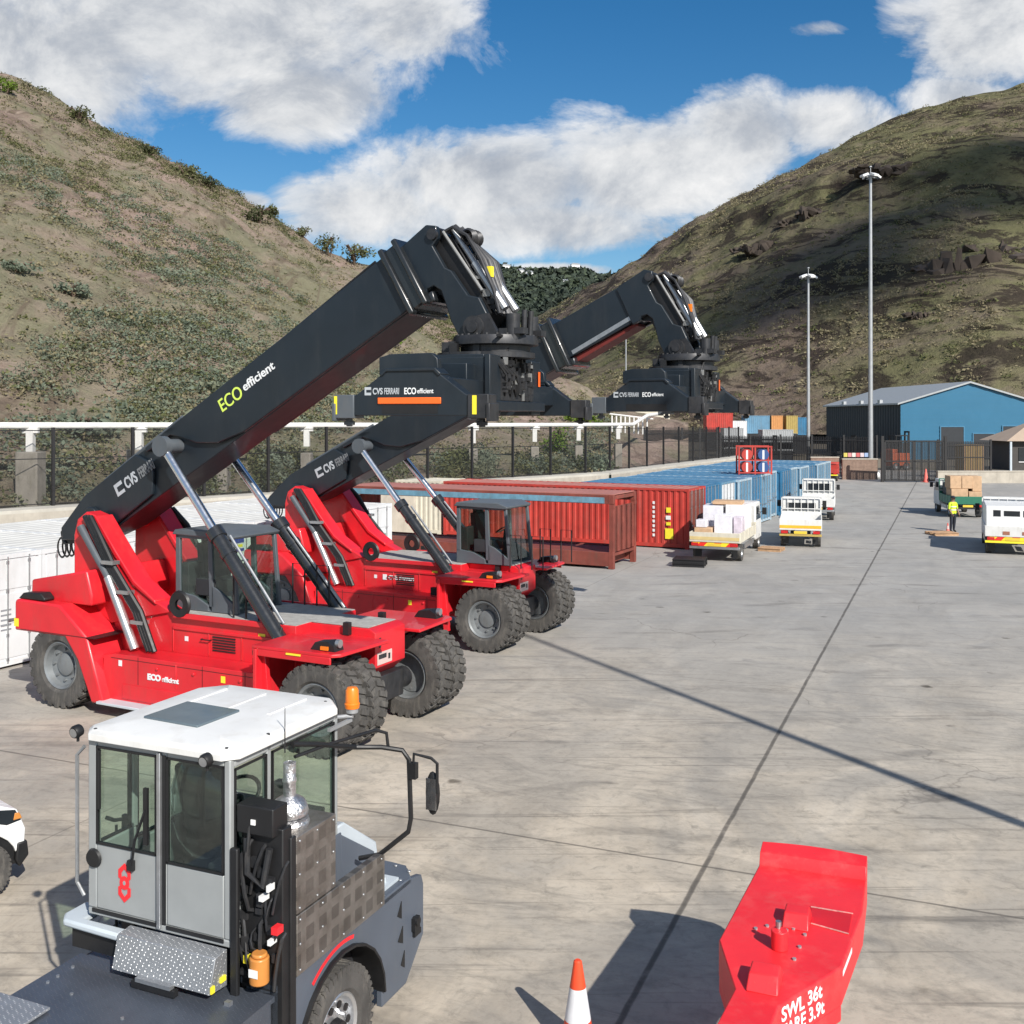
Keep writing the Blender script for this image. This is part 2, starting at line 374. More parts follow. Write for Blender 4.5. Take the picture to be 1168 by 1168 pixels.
# ------------------------------------------------------------------ wheels
def tyre_mb(c, ax, R_, w, lugs=22, lug=.05):
    mb = MB(); h = w / 2; ri = R_ * .56
    prof = [(ri, -h * .72), (ri * 1.12, -h * .95), (R_ * .82, -h), (R_ * .95, -h * .93), (R_ - lug, -h * .74), (R_ - lug, h * .74), (R_ * .95, h * .93), (R_ * .82, h), (ri * 1.12, h * .95), (ri, h * .72), (ri, -h * .72)]
    mb.lathe(c, ax, prof, 44)
    d = Vector(ax).normalized(); u = d.orthogonal().normalized(); v = d.cross(u); C = Vector(c)
    for sgn in (-1, 1):
        for i in range(lugs):
            t = 2 * math.pi * (i + (.5 if sgn > 0 else 0)) / lugs
            e = u * math.cos(t) + v * math.sin(t); g = d.cross(e)
            dd = (d * sgn + g * .35).normalized(); gg = e.cross(dd)
            mb.obox(C + e * (R_ - lug * .7) + d * sgn * h * .50, dd * h * .44, gg * (math.pi * R_ / lugs * .52), e * lug * .75)
            mb.obox(C + e * (R_ * .925) + d * sgn * h * .93, d * h * .07, g * (math.pi * R_ / lugs * .48), e * R_ * .06)
    return mb
def wheel(parent, c, ax, R_, w, rimmat=RIM, lugs=22, lug=.05, deep=.0, out=1, bolts=8, name='wheel'):
    d = Vector(ax).normalized(); C = Vector(c); h = w / 2; ri = R_ * .56
    mb = MB(); o = out
    mb.lathe(C, d * o, [(ri * 1.03, h * .75), (ri * .98, h * .82), (ri * .9, h * .70), (ri * .84, h * .25 - deep), (ri * .5, h * .12 - deep), (ri * .46, h * .3 - deep), (ri * .30, h * .38 - deep), (.001, h * .38 - deep)], 32)
    mb.lathe(C, -d * o, [(ri * 1.03, h * .75), (ri * .9, h * .7), (ri * .8, h * .1), (.001, h * .1)], 24)
    u = d.orthogonal().normalized(); v = d.cross(u)
    for i in range(bolts):
        t = 2 * math.pi * i / bolts; e = u * math.cos(t) + v * math.sin(t)
        p = C + e * ri * .66 + d * o * (h * .17 - deep)
        mb.cyl(p, p + d * o * .05, R_ * .035, n=6)
    wh = mb.build(name, rimmat, parent)
    tyre_mb(C, d, R_, w, lugs, lug).build('tyre', RUB, wh)
    return wh

# ------------------------------------------------------------------ reach stacker
def P2(o, th, a, b):                       # boom frame -> local x, z
    return (o[0] + a * math.cos(th) - b * math.sin(th), o[1] + a * math.sin(th) + b * math.cos(th))
def stacker(org, label, th_deg, T, cabx, logo2):
    r = empty('reach_stacker', (org[0], org[1], 0), HA, label, 'reach stacker', 'red reach stackers parked in the yard')
    th = R(th_deg); pv = (-7.13, 3.54)
    q = lambda a, b: P2(pv, th, a, b)
    # --- chassis
    mb = MB()
    mb.xz([(-5.7, .6), (-5.9, 1.7), (-5.2, 2.0), (-4.3, 1.93), (-1.35, 1.93), (-1.35, .6)], -.92, .92)
    mb.xz([(-1.4, .62), (-1.4, 1.925), (-.05, 1.925), (.08, 1.86), (.08, 1.24), (-.1, 1.1), (-.6, .62)], -.50, .46)
    mb.xz([(-1.4, 1.60), (-1.4, 1.80), (.0, 1.78), (.0, 1.66)], -.95, .95)
    for s in (-1, 1):
        mb.box(-4.2, -1.9, s * 1.0 - .03, s * 1.0 + .03, 1.86, 1.96)
        mb.box(-4.3, -1.4, s * .93 - .02, s * .93 + .02, 1.62, 1.68)
        mb.box(-1.45, -1.38, min(s * .95, s * 1.95), max(s * .95, s * 1.72), .75, 1.72)
        for x in (-4.3, -3.4, -2.6): mb.box(x, x + .02, s * .93 - .012, s * .93 + .012, 1.2, 1.62)
        mb.xz([(-1.35, .42), (-1.2, .42), (-1.33, 1.72), (-1.5, 1.72)], s * 1.74 - .05, s * 1.74 + .05)
    ch = mb.build('chassis', RED, r, .025)
    MB().cyl((-.2, -.85, .79), (-.2, .85, .79), .20).xz([(-.55, .55), (-.6, 1.05), (.05, 1.05), (.02, .55)], -.5, .5).build('front_axle', DGREY, r, .02)
    # wiring and small fittings on the hull
    mb = MB()
    for s in (-1, 1):
        mb.part().box(-2.05, -1.85, s * 1.2 - .06, s * 1.2 + .06, 1.17, 1.36)
        mb.part().box(-.55, -.43, s * .55 - .05, s * .55 + .05, 1.80, 2.02)
        mb.part().lathe((-4.05, s * 1.0, 2.12), (0, s, 0), [(.10, -.03), (.24, -.04), (.27, 0), (.24, .04), (.10, .03)], 20)
        mb.part().box(-1.75, -1.55, s * 1.2 - .12, s * 1.2 + .12, .8, 1.25)
        mb.tube([(-1.7, s * 1.0, 1.9), (-1.66, s * 1.22, 1.6), (-1.72, s * 1.3, 1.2)], .03)
        mb.tube([(-1.6, s * 1.0, 1.9), (-1.56, s * 1.2, 1.55), (-1.6, s * 1.3, 1.15)], .025)
    mb.build('fitting', BLK, r)
    mb = MB()
    for s in (-1, 1):
        mb.xz([(-5.55, .28), (-5.5, 1.12), (-5.2, 1.17), (-1.72, 1.17), (-1.68, .95), (-1.75, .5), (-2.3, .28)], s * 1.52, s * .93)
        mb.xz([(-5.0, .34), (-5.0, .62), (-2.4, .62), (-2.4, .34)], s * 1.535, s * 1.52)
        for x in (-4.1, -3.2, -2.1):
            mb.cyl((x, s * 1.5, 1.0), (x, s * 1.55, 1.0), .03, n=8)
        mb.box(-3.65, -3.63, min(s * 1.53, s * 1.515), max(s * 1.53, s * 1.515), .68, 1.12)
    mb.build('side_tank', RED, r, .02, split='y')
    mb = MB()
    for s in (-1, 1): mb.box(-5.4, -4.1, min(s * 1.3, s * 1.8), max(s * 1.3, s * 1.8), .25, .30)
    mb.build('step_plate', LGREY, r, .01, split='y')
    mb = MB()
    mb.xy([(-4.6, -.9), (-1.36, -.9), (-1.36, -.46), (-.1, -.46), (-.1, .42), (-1.36, .42), (-1.36, .9), (-4.6, .9)], 1.933, 1.945)
    mb.build('walkway', mat('grit_walkway', (.36, .35, .33), .9, var=.2, scale=8), r)
    mb = MB()
    for s in (-1, 1):
        y0, y1 = sorted((s * .922, s * .935))
        for k in range(6): mb.box(-3.3, -2.75, y0, y1, 1.30 + .05 * k, 1.325 + .05 * k)
        mb.part()
    mb.build('vent_grille', BLK, r, split='y')
    mb = MB()
    for s in (-1, 1):
        for x in (-4.6, -3.0, -2.0): mb.box(x, x + .008, s * 1.521 - .004, s * 1.521 + .004, .64, 1.16)
        mb.box(-5.3, -1.75, s * 1.521 - .004, s * 1.521 + .004, 1.085, 1.093)
    mb.build('panel_seam', BLK, r, split='y')
    mb = MB(); n = 0
    for (x, z, w, h, mm) in ((-2.55, .92, .10, .12, 0), (-5.1, .95, .09, .11, 1), (-1.95, .62, .07, .14, 1), (-2.2, 1.66, .16, .07, 0), (-4.0, 1.42, .09, .09, 1)):
        yy = -1.524 if z < 1.2 else -.926
        mb.part().mat(mm).box(x, x + w, yy - .003, yy, z, z + h)
    mb.build('warning_decal', [YEL, WLET], r)
    mb = MB()
    for (x, z) in ((-3.55, 1.50), (-1.62, 1.50)): mb.part().tube([(x, -.93, z), (x, -.98, z), (x + .22, -.98, z), (x + .22, -.93, z)], .012, 6)
    mb.build('grab_handle', BLK, r)
    # --- counterweight
    mb = MB()
    mb.xz([(-7.78, 1.42), (-7.78, 2.0), (-7.72, 2.05), (-6.5, 2.02), (-5.75, 1.45), (-5.30, .25), (-5.62, .22), (-6.0, 1.0), (-6.35, 1.42)], -1.72, 1.72)
    mb.xz([(-7.68, 2.0), (-7.66, 2.40), (-6.1, 2.68), (-5.95, 2.2), (-5.95, 2.0)], -1.42, 1.42)
    mb.box(-6.9, -6.1, -.8, .8, .5, 1.5)
    cw = mb.build('counterweight', RED, r, .04)
    MB().box(-7.6, -5.5, -1.73, 1.73, 1.455, 1.462).build('seam', BLK, cw)
    mb = MB()
    for s in (-1, 1):
        mb.xz([(-7.74, 2.05), (-7.6, 2.17), (-7.1, 2.2), (-6.98, 2.1), (-6.98, 2.05)], s * 1.42, s * 1.67)
    mb.build('tail_lamp', BLK, r, .02, split='y')
    mb = MB()
    for s in (-1, 1): mb.box(-7.79, -7.66, s * 1.67 - .055, s * 1.67 + .055, 1.5, 1.66)
    mb.build('marker_lamp', YEL, r, split='y')
    # --- A-frame
    for s in (-1, 1):
        mb = MB()
        pts = [(-6.95, 2.2), (-6.95, 3.3), (-6.85, 3.62), (-6.6, 3.78), (-6.3, 3.7), (-5.75, 3.0), (-5.25, 2.45), (-4.7, 2.12), (-4.3, 1.95), (-5.9, 1.6)]
        mb.xz(pts, s * .62, s * .98)
        mb.cyl((-6.62, s * .55, 3.5), (-6.62, s * 1.06, 3.5), .16)
        mb.xz([(-6.3, 3.72), (-5.72, 3.03), (-5.22, 2.48), (-4.68, 2.15), (-4.66, 2.07), (-5.27, 2.4), (-5.78, 2.95), (-6.34, 3.64)], s * .58, s * 1.03)
        mb.build('boom_support', RED, r, .02)
    for s in (-1, 1):
        mb = MB()
        mb.cyl((-6.55, s * 1.16, 3.5), (-5.7, s * 1.2, 2.5), .075); mb.mat(1); mb.cyl((-5.74, s * 1.2, 2.55), (-4.98, s * 1.24, 1.22), .09)
        mb.build('tie_rod', [GREYP, STEEL], r)
        mb = MB(); 
        for k in (0, .08, .16): mb.tube([(-6.5 + k, s * 1.1, 3.7), (-6.15 + k, s * 1.18, 3.35), (-5.75 + k, s * 1.18, 2.75), (-5.0 + k, s * 1.22, 1.95), (-4.62 + k, s * 1.24, 1.22)], .055)
        mb.mat(1)
        for px_, pz_ in ((-5.32, 2.3), (-4.93, 1.75), (-5.72, 2.85)): mb.box(px_ - .12, px_ + .2, s * 1.2 - .09, s * 1.2 + .09, pz_ - .04, pz_ + .03)
        mb.build('hose_bundle', [BLK, STEEL], r)
    # --- wheels
    for s in (-1, 1):
        wheel(r, (-.2, s * 1.64, .79), (0, 1, 0), .79, .47, out=s, deep=.04, lugs=28, lug=.036)
        wheel(r, (-.2, s * 1.08, .79), (0, 1, 0), .79, .47, out=-s, deep=.10, lugs=28, lug=.036)
        wheel(r, (-6.55, s * 1.46, .82), (0, 1, 0), .82, .50, out=s, lugs=26)
    # --- front mudguards with lamps
    for s in (-1, 1):
        mb = MB()
        mb.xy([(-1.5, s * .50), (-1.5, s * 1.92), (.18, s * 1.92), (.30, s * 1.80), (.38, s * .50)], 1.72, 1.78)
        mb.box(-1.5, .16, s * 1.90 - .02, s * 1.90 + .02, 1.60, 1.725)
        g = mb.build('mudguard', RED, r, .015)
        mb = MB(); mb.xz([(-.38, 1.78), (-.28, 1.91), (-.03, 1.94), (.10, 1.88), (.13, 1.78)], s * 1.50, s * 1.75)
        mb.mat(1).box(-.15, .0, s * 1.75 - .03, s * 1.75 + .012, 1.80, 1.86)
        mb.mat(2).cyl((.08, s * 1.62, 1.90), (.15, s * 1.62, 1.90), .07)
        mb.build('headlight', [BLK, ORANGE, STEEL], g)
        mb = MB(); mb.box(-.75, -.45, s * 1.905 - .03, s * 1.905 + .03, 1.69, 1.72).build('marker_lamp', YEL, g)
    # --- front notices
    mb = MB(); mb.box(.081, .087, -.44, .02, 1.28, 1.50); mb.mat(1).box(.087, .091, -.40, -.16, 1.38, 1.46).box(.087, .091, -.10, -.04, 1.34, 1.44).box(.081, .09, -.38, -.33, 1.58, 1.76)
    mb.build('notice_plate', [mat('pale_notice', (.6, .45, .42), .5), DGREY], r)
    # --- cab
    x0, x1 = cabx + .1, cabx + 1.62; y0, y1 = -.64, .64; z0, z1 = 1.95, 3.5
    mb = MB()
    mb.xz([(x0, z0), (x0, z0 + .35), (x0 + .50, z0 + .28), (x0 + .84, z0 + .12), (x0 + .84, z0 + .02), (x1, z0 + .02), (x1, z0)], y0, y1)
    for y in (y0, y1 - .07):
        mb.xz([(x0, z0 + .3), (x0, z1 - .1), (x0 + .1, z1 - .1), (x0 + .12, z0 + .3)], y, y + .07)
        mb.xz([(x0 + .86, z0 + .1), (x0 + .82, z1 - .1), (x0 + .92, z1 - .1), (x0 + .98, z0 + .1)], y, y + .07)
        mb.xz([(x1 - .02, z0), (x1 - .16, z1 - .1), (x1 - .08, z1 - .1), (x1 + .06, z0)], y, y + .07)
        mb.xz([(x0 + .92, z0), (x0 + .92, z0 + .5), (x0 + 1.12, z0 + .42), (x1, z0 + .15), (x1, z0)], y, y + .06)
        mb.box(x0, x1 - .1, y, y + .07, z1 - .17, z1 - .08)
    cab = mb.build('cab', GREYP, r, .015)
    mb = MB(); mb.xz([(x0 - .06, z1 - .1), (x0 + .02, z1), (x1 - .3, z1 + .02), (x1 - .02, z1 - .08), (x1 - .06, z1 - .14)], y0 - .05, y1 + .05)
    mb.build('cab_roof', GREYP, cab, .02)
    mb = MB()
    for y in (y0 + .03, y1 - .04):
        mb.xz([(x0 + .11, z0 + .32), (x0 + .11, z1 - .16), (x0 + .83, z1 - .16), (x0 + .87, z0 + .14)], y, y + .006)
        mb.xz([(x0 + .97, z0 + .46), (x0 + .92, z1 - .16), (x1 - .16, z1 - .16), (x1 - .06, z0 + .18)], y, y + .006)
    mb.prism([(x1 - .03, y0 + .08, z0 + .1), (x1 - .03, y1 - .08, z0 + .1), (x1 - .13, y1 - .08, z1 - .16), (x1 - .13, y0 + .08, z1 - .16)], (.006, 0, 0))
    mb.prism([(x0 + .03, y0 + .08, z0 + .36), (x0 + .03, y1 - .08, z0 + .36), (x0 + .03, y1 - .08, z1 - .16), (x0 + .03, y0 + .08, z1 - .16)], (.006, 0, 0))
    mb.build('window', GLASS, cab)
    mb = MB(); mb.box(x0 + .3, x0 + .85, -.3, .3, z0 + .3, z0 + .55).xz([(x0 + .25, z0 + .5), (x0 + .2, z0 + 1.25), (x0 + .34, z0 + 1.25), (x0 + .42, z0 + .5)], -.28, .28)
    mb.box(x0 + .2, x0 + .32, -.16, .16, z0 + 1.22, z0 + 1.42)
    mb.xz([(x1 - .5, z0 + .1), (x1 - .42, z0 + .85), (x1 - .34, z0 + .85), (x1 - .3, z0 + .1)], -.12, .12)
    mb.lathe((x1 - .5, 0, z0 + .85), (-.5, 0, .86), [(.19, -.02), (.22, 0), (.19, .02), (.17, 0), (.19, -.02)], 20)
    mb.box(x0 + .5, x0 + 1.0, -.62, -.42, z0 + .3, z0 + .62).box(x0 + .12, x0 + .3, -.6, .6, z0 + .3, z0 + .9)
    mb.build('seat', SEATM, cab, .03)
    # handrails
    mb = MB()
    for s in (-1, 1):
        for xx in (x1 + .15, x1 + .75): mb.tube([(xx, s * .86, 1.93), (xx, s * .86, 2.75), (xx + .3, s * .86, 2.75), (xx + .3, s * .86, 1.93)], .018, 6)
    mb.build('handrail', BLK, r, split='y')
    # --- boom
    bo = MB()
    def bprism(pts, y0, y1): bo.xz([q(a, b) for a, b in pts], y0, y1)
    bprism([(-1.0, -.06), (-.92, .20), (-.4, .36), (.2, .50), (9.1, .56), (9.1, -.55), (3.0, -.52), (.6, -.50), (-.3, -.36)], -.43, .43)
    for s in (-1, 1):
        i0, i1 = (s * .43, s * .52) if s > 0 else (s * .52, s * .43)
        bprism([(-.85, -.02), (-.75, .22), (.2, .47), (1.9, .50), (2.15, .2), (2.15, -.05), (1.9, -.42), (.55, -.46), (-.25, -.32)], i0, i1)
        bprism([(2.75, .50), (9.08, .55), (9.08, -.54), (4.6, -.52), (3.9, -.38), (3.45, -.12), (3.15, .18)], i0, i1)
        bprism([(2.2, .38), (2.2, .48), (3.0, .5), (3.3, .36)], i0, i1 + (.03 if s > 0 else 0))
        a0 = q(.25, 0)
        bo.cyl((a0[0], s * .4, a0[1]), (a0[0], s * .62, a0[1]), .17)
    boom = bo.build('boom', CHAR, r, .02)
    mb = MB()
    for a0 in (8.86, 9.18):
        P4 = [q(a0, .66), q(a0 + .11, .66), q(a0 + .11, -.68), q(a0, -.68)]
        mb.xz(P4, -.62, .62)
    mb.xz([q(8.9, .60), q(9.2, .60), q(9.2, -.62), q(8.9, -.62)], -.55, .55)
    mb.xz([q(9.2, -.66), q(9.2, -.5), q(9.42, -.5), q(9.38, -.70)], -.5, .5)
    mb.build('boom_collar', mat('collar_black', (.014, .016, .018), .28, var=.15, coat=.5), boom, .035)
    # hoses, rails and the reel at the rear end
    mb = MB()
    for k in range(5):
        rr = .12 + .045 * k
        c = q(-1.0, -.08)
        mb.lathe((c[0] - .05, -.40 + .12 * k, c[1] - .05), (.3, 1, 0), [(.20, -.02), (.23, 0), (.20, .02), (.18, 0), (.20, -.02)], 18)
    a = q(-.5, .4); b = q(8.6, .66)
    mb.cyl((a[0], -.3, a[1]), (b[0], -.3, b[1]), .035, n=8); mb.cyl((a[0], .3, a[1]), (b[0], .3, b[1]), .035, n=8)
    a = q(2.2, .57); b = q(4.2, .60)
    mb.build('hose_line', [BLK], boom)
    mb = MB()
    for s in (-1, 1):
        a = q(.8, .50); b = q(3.3, .55); mb.cyl((a[0], s * .40, a[1]), (b[0], s * .40, b[1]), .045, n=8)
        c = q(2.95, .1); mb.cyl((c[0], s * .4, c[1]), (c[0], s * .92, c[1]), .14)
        mb.cyl((c[0], s * .8, c[1]), (c[0], s * .95, c[1]), .2)
    mb.build('cylinder_pin', GREYP, boom)
    # inner boom and head
    mb = MB()
    mb.xz([q(8.8, .50), q(T - .6, .50), q(T - .6, -.44), q(8.8, -.46)], -.42, .42)
    inner = mb.build('inner_boom', CHAR, r, .02)
    if T > 11:
        mb = MB(); mb.xz([q(9.3, -.46), q(9.3, -.60), q(T - .95, -.54), q(T - .95, -.46)], -.30, .30); mb.build('wear_rail', mat('rail_red', (.15, .02, .016), .6), inner)
        mb = MB()
        for s in (-1, 1):
            mb.xz([q(9.4, -.32), q(T - .75, -.26), q(T - .75, -.36), q(9.4, -.42)], s * .38, s * .43)
        mb.build('slide_rail', STEEL, inner)
    for s in (-1, 1):
        mb = MB()
        i0, i1 = sorted((s * .34, s * .47))
        mb.xz([q(a, b) for a, b in ((T - 1.0, .46), (T - .9, .50), (T - .18, .55), (T - .02, .42), (T - .10, .22), (T - .26, .16), (T - .24, -.30), (T - .16, -.42), (T - .10, -.95), (T + .06, -1.10), (T + .05, -1.62), (T - .15, -1.82), (T - .42, -1.80), (T - .60, -1.55), (T - .60, -1.15), (T - .54, -.85), (T - .50, -.60), (T - .58, -.45), (T - .72, -.42), (T - .80, -.50), (T - 1.0, -.50))], i0, i1)
        hd = mb.build('boom_head', CHAR, r, .02)
        mb = MB(); c = q(T - .25, -1.5); mb.cyl((c[0], s * .42, c[1]), (c[0], s * .56, c[1]), .19).cyl((c[0], s * .5, c[1]), (c[0], s * .60, c[1]), .1)
        c = q(T - .14, .32); mb.part().cyl((c[0], s * .46, c[1]), (c[0], s * .53, c[1]), .10)
        mb.build('pivot_pin', DGREY, hd)
    mb = MB()
    mb.xz([q(T - .9, .44), q(T - .06, .44), q(T + .02, .1), q(T + .06, -1.4), q(T - .42, -1.55), q(T - .56, -1.5), q(T - .6, -.6), q(T - .9, -.4)], -.30, .30)
    mb.build('head_shade_core', BLK, r)  # black core put in as the shade of the head's open recess
    mb = MB()
    for s in (-1, 1):
        for (a0, b0, a1, b1, rr, mm) in ((T + .12, .30, T + .20, -.55, .05, 1), (T + .19, -.45, T + .28, -1.45, .08, 1), (T + .02, .2, T + .1, -1.4, .04, 0)):
            p, p2 = q(a0, b0), q(a1, b1); mb.mat(mm).cyl((p[0], s * .2, p[1]), (p2[0], s * .2, p2[1]), rr, n=10)
    mb.build('tilt_cylinder', [BLK, STEEL], r)
    mb = MB()
    for k in range(9):
        p = [q(T + .02, .30 - .02 * k), q(T + .18, .28 + .03 * (k % 3)), q(T + .34 - .02 * k, .0), q(T + .36, -.5), q(T + .30 - .01 * k, -1.1), q(T + .2, -1.5)]
        mb.tube([(x, -.32 + .08 * k, z) for x, z in p], .03, 6)
    c = q(T + .30, .02)
    for k in range(4): mb.lathe((c[0], -.2 + .1 * k, c[1]), (0, 1, .2 * (k % 2)), [(.11, -.04), (.15, 0), (.11, .04), (.08, 0), (.11, -.04)], 16)
    mb.build('hose_bundle', DGREY, r)
    gr = random.Random(8); mb = MB(); s0, s1 = q(T + .06, .25), q(T + .10, -1.45); mb.add([(s0[0], -.26, s0[1]), (s0[0], .26, s0[1]), (s1[0], .26, s1[1]), (s1[0], -.26, s1[1])], [(0, 1, 2, 3)])
    for k in range(34):
        b_ = gr.uniform(-1.45, .25); c = q(T + .10, b_); y = gr.uniform(-.30, .24); e_ = gr.uniform(.03, .10)
        mb.mat(gr.choice((0, 0, 1, 1, 2))).box(c[0] - .05, c[0] + e_, y, y + gr.uniform(.03, .12), c[1] - .03, c[1] + gr.uniform(.02, .16))
    for s in (-1, 1):
        p_, p2_ = q(T - .0, .30), q(T + .13, -1.0); mb.mat(2).cyl((p_[0], s * .36, p_[1]), (p2_[0], s * .36, p2_[1]), .028, n=8)
    mb.build('valve_block', [DGREY, BLK, mat('fitting_grey', (.32, .32, .31), .5, metal=.5)], r)
    mb = MB(); c = q(T + .36, -.75); mb.box(c[0] - .04, c[0] + .04, -.25, -.15, c[1] - .09, c[1] + .09); mb.build('work_lamp', ORANGE if T > 11 else YEL, r)
    # --- lift cylinders
    for s in (-1, 1):
        t = q(2.95, .05); top = Vector((t[0], s * .84, t[1])); bot = Vector((-1.5, s * 1.02, 1.55)); d = (bot - top)
        mid = top + d * .44
        BAR = mat('cylinder_black', (.02, .022, .025), .26, var=.1, coat=.4)
        mb = MB().cyl(mid, bot, .135, n=18).cyl(mid - d * .012, mid + d * .03, .17, n=18).cyl(mid + d * .1, mid + d * .12, .155, n=18)
        mb.cyl((bot.x, bot.y - .16, bot.z), (bot.x, bot.y + .16, bot.z), .17)
        c = mb.build('lift_cylinder', BAR, r)
        MB().cyl(top, mid, .085, n=16).build('piston_rod', CHROME, c)
        u = Vector((.13, -.09 * s, .12))
        MB().cyl(mid + d * .05 + u, bot - d * .08 + u, .028, n=8).build('oil_pipe', STEEL, c)
    # --- spreader (hangs under the head, across the machine)
    cx, cz = q(T - .22, -1.72); z0 = cz - 1.34; before = None
    mb = MB()
    mb.lathe((cx, 0, cz), (0, 0, 1), [(.001, .03), (.72, .03), (.74, -.04), (.74, -.12), (.60, -.14), (.60, -.24), (.68, -.25), (.68, -.34), (.001, -.34)], 36)
    for k in range(24):
        t = 2 * math.pi * k / 24; mb.cyl((cx + .66 * math.cos(t), .66 * math.sin(t), cz + .02), (cx + .66 * math.cos(t), .66 * math.sin(t), cz + .06), .03, n=6)
    mb.box(cx - .35, cx + .35, -.38, .38, cz, cz + .12)
    for s in (-1, 1):
        mb.xz([(cx - .32, cz), (cx - .18, cz + .35), (cx + .1, cz + .4), (cx + .34, cz)], s * .45 - .05, s * .45 + .05)
        mb.cyl((cx + .52, s * .35, cz - .05), (cx + .52, s * .35, cz + .38), .12).box(cx + .3, cx + .75, s * .35 - .1, s * .35 + .1, cz + .04, cz + .14)
        mb.cyl((cx + .60, s * .12, cz), (cx + .62, s * .12, cz + .46), .05)
    rot = mb.build('rotator', DGREY, r); before = set(bpy.data.objects)
    mb = MB()
    for k in range(7):
        yy = -.6 + .2 * k
        mb.tube([(cx + .5, yy * .6, cz + .02), (cx + .72, yy * .8, cz - .15), (cx + .66, yy, cz - .40), (cx + .5, yy * 1.1, cz - .52)], .03, 6)
    mb.box(cx + .62, cx + .68, -.9, -.6, cz - .02, cz + .02).box(cx + .2, cx + .95, .2, .7, cz - .03, cz + .03)
    mb.build('hydraulic_hoses', BLK, r)
    gr = random.Random(3); mb = MB(); mb.box(cx + .60, cx + .715, -.98, .98, z0 + .27, z0 + .95)
    for k in range(46):
        y, z = gr.uniform(-.95, .9), gr.uniform(z0 + .27, z0 + .88); mb.mat(gr.choice((0, 0, 0, 1, 2))).box(cx + .70, cx + .72 + gr.uniform(.01, .10), y, y + gr.uniform(.03, .16), z, z + gr.uniform(.03, .16))
    mb.build('hydraulic_manifold', [DGREY, BLK, mat('fitting_grey', (.32, .32, .31), .5, metal=.5)], r)
    mb = MB(); mb.lathe((cx, 0, cz - .30), (0, 0, 1), [(.66, 0), (.80, 0), (.80, .05), (.66, .05)], 32)
    for k in range(26):
        t = gr.uniform(0, 6.283); rr_ = gr.uniform(.52, .72); px_, py_ = cx + rr_ * math.cos(t), rr_ * math.sin(t); h_ = gr.uniform(.05, .22); w_ = gr.uniform(.03, .08)
        mb.mat(gr.choice((0, 0, 1))).box(px_ - w_, px_ + w_, py_ - w_, py_ + w_, cz - .28, cz - .28 + h_)
    mb.build('slewing_gear', [DGREY, BLK], r)
    mb = MB()
    mb.box(cx - .62, cx + .62, -1.45, 1.45, z0 + .10, z0 + .96)
    mb.box(cx - .5, cx + .5, -1.2, 1.2, z0 + .96, z0 + 1.02)
    mb.box(cx + .62, cx + .72, -1.5, -.95, z0 + .04, z0 + 1.0).box(cx + .62, cx + .70, .95, 1.5, z0 + .04, z0 + 1.0)
    mb.box(cx + .62, cx + .80, -1.5, 1.5, z0 + .10, z0 + .26)
    mb.box(cx - .8, cx - .62, -1.5, 1.5, z0 + .10, z0 + .26)
    for k in range(6): mb.box(cx + .62, cx + .67, -.85 + .3 * k, -.80 + .3 * k, z0 + .26, z0 + .94)
    mb.box(cx - .45, cx + .45, -1.9, -1.45, z0 + .2, z0 + .84).box(cx - .45, cx + .45, 1.45, 1.9, z0 + .2, z0 + .84)
    sp = mb.build('spreader_body', CHAR, r, .012)
    mb = MB()
    for (yy, zz) in ((-.7, .5), (-.3, .72), (.1, .45), (.5, .7), (.8, .4)):
        mb.part().box(cx + .66, cx + .74, yy, yy + .14, z0 + zz, z0 + zz + .18)
    mb.part()
    for k in range(4): mb.tube([(cx + .7, -1.1 + .1 * k, z0 + .9), (cx + .8, -.9 + .2 * k, z0 + .7), (cx + .72, -.7 + .3 * k, z0 + .35)], .022, 6)
    mb.mat(1).part().box(cx + .66, cx + .73, .25, .37, z0 + .62, z0 + .80).part().box(cx + .66, cx + .73, -.45, -.33, z0 + .4, z0 + .52).part().box(cx + .66, cx + .73, .3, .40, z0 + .28, z0 + .42).part().box(cx - .6, cx - .45, -1.5, -1.455, z0 + .80, z0 + .94)
    mb.build('control_valve', [DGREY, mat('fitting_grey', (.32, .32, .31), .5, metal=.5)], sp)
    MB().box(cx + .721, cx + .728, 1.3, 1.42, z0 + .55, z0 + .82).build('orange_marker', ORANGER, sp)
    for s in (-1, 1):
        ye = s * 3.02
        mb = MB()
        for xx in (-.42, .42): mb.box(cx + xx - .16, cx + xx + .16, min(s * 1.4, ye), max(s * 1.4, ye), z0 + .22, z0 + .58)
        mb.xz([(cx + a, z0 + b) for a, b in ((-1.05, .02), (-1.05, .30), (-.92, .33), (-.47, .64), (-.40, .68), (.40, .68), (.47, .64), (.92, .33), (1.05, .30), (1.05, .02))], ye - .16, ye + .16)
        mb.xz([(cx + a, z0 + b) for a, b in ((-.62, .62), (-.62, .88), (-.44, .93), (.28, .94), (.38, .86), (.40, .62))], ye + (-.1 if s > 0 else .1) - .08, ye + (-.1 if s > 0 else .1) + .08)
        mb.xz([(cx + a, z0 + b) for a, b in ((-.52, .63), (-.42, .715), (.42, .715), (.52, .63), (.48, .59), (.40, .665), (-.40, .665), (-.48, .59))], ye - .19, ye + .19)
        eb = mb.build('end_beam', CHAR, r, .012)
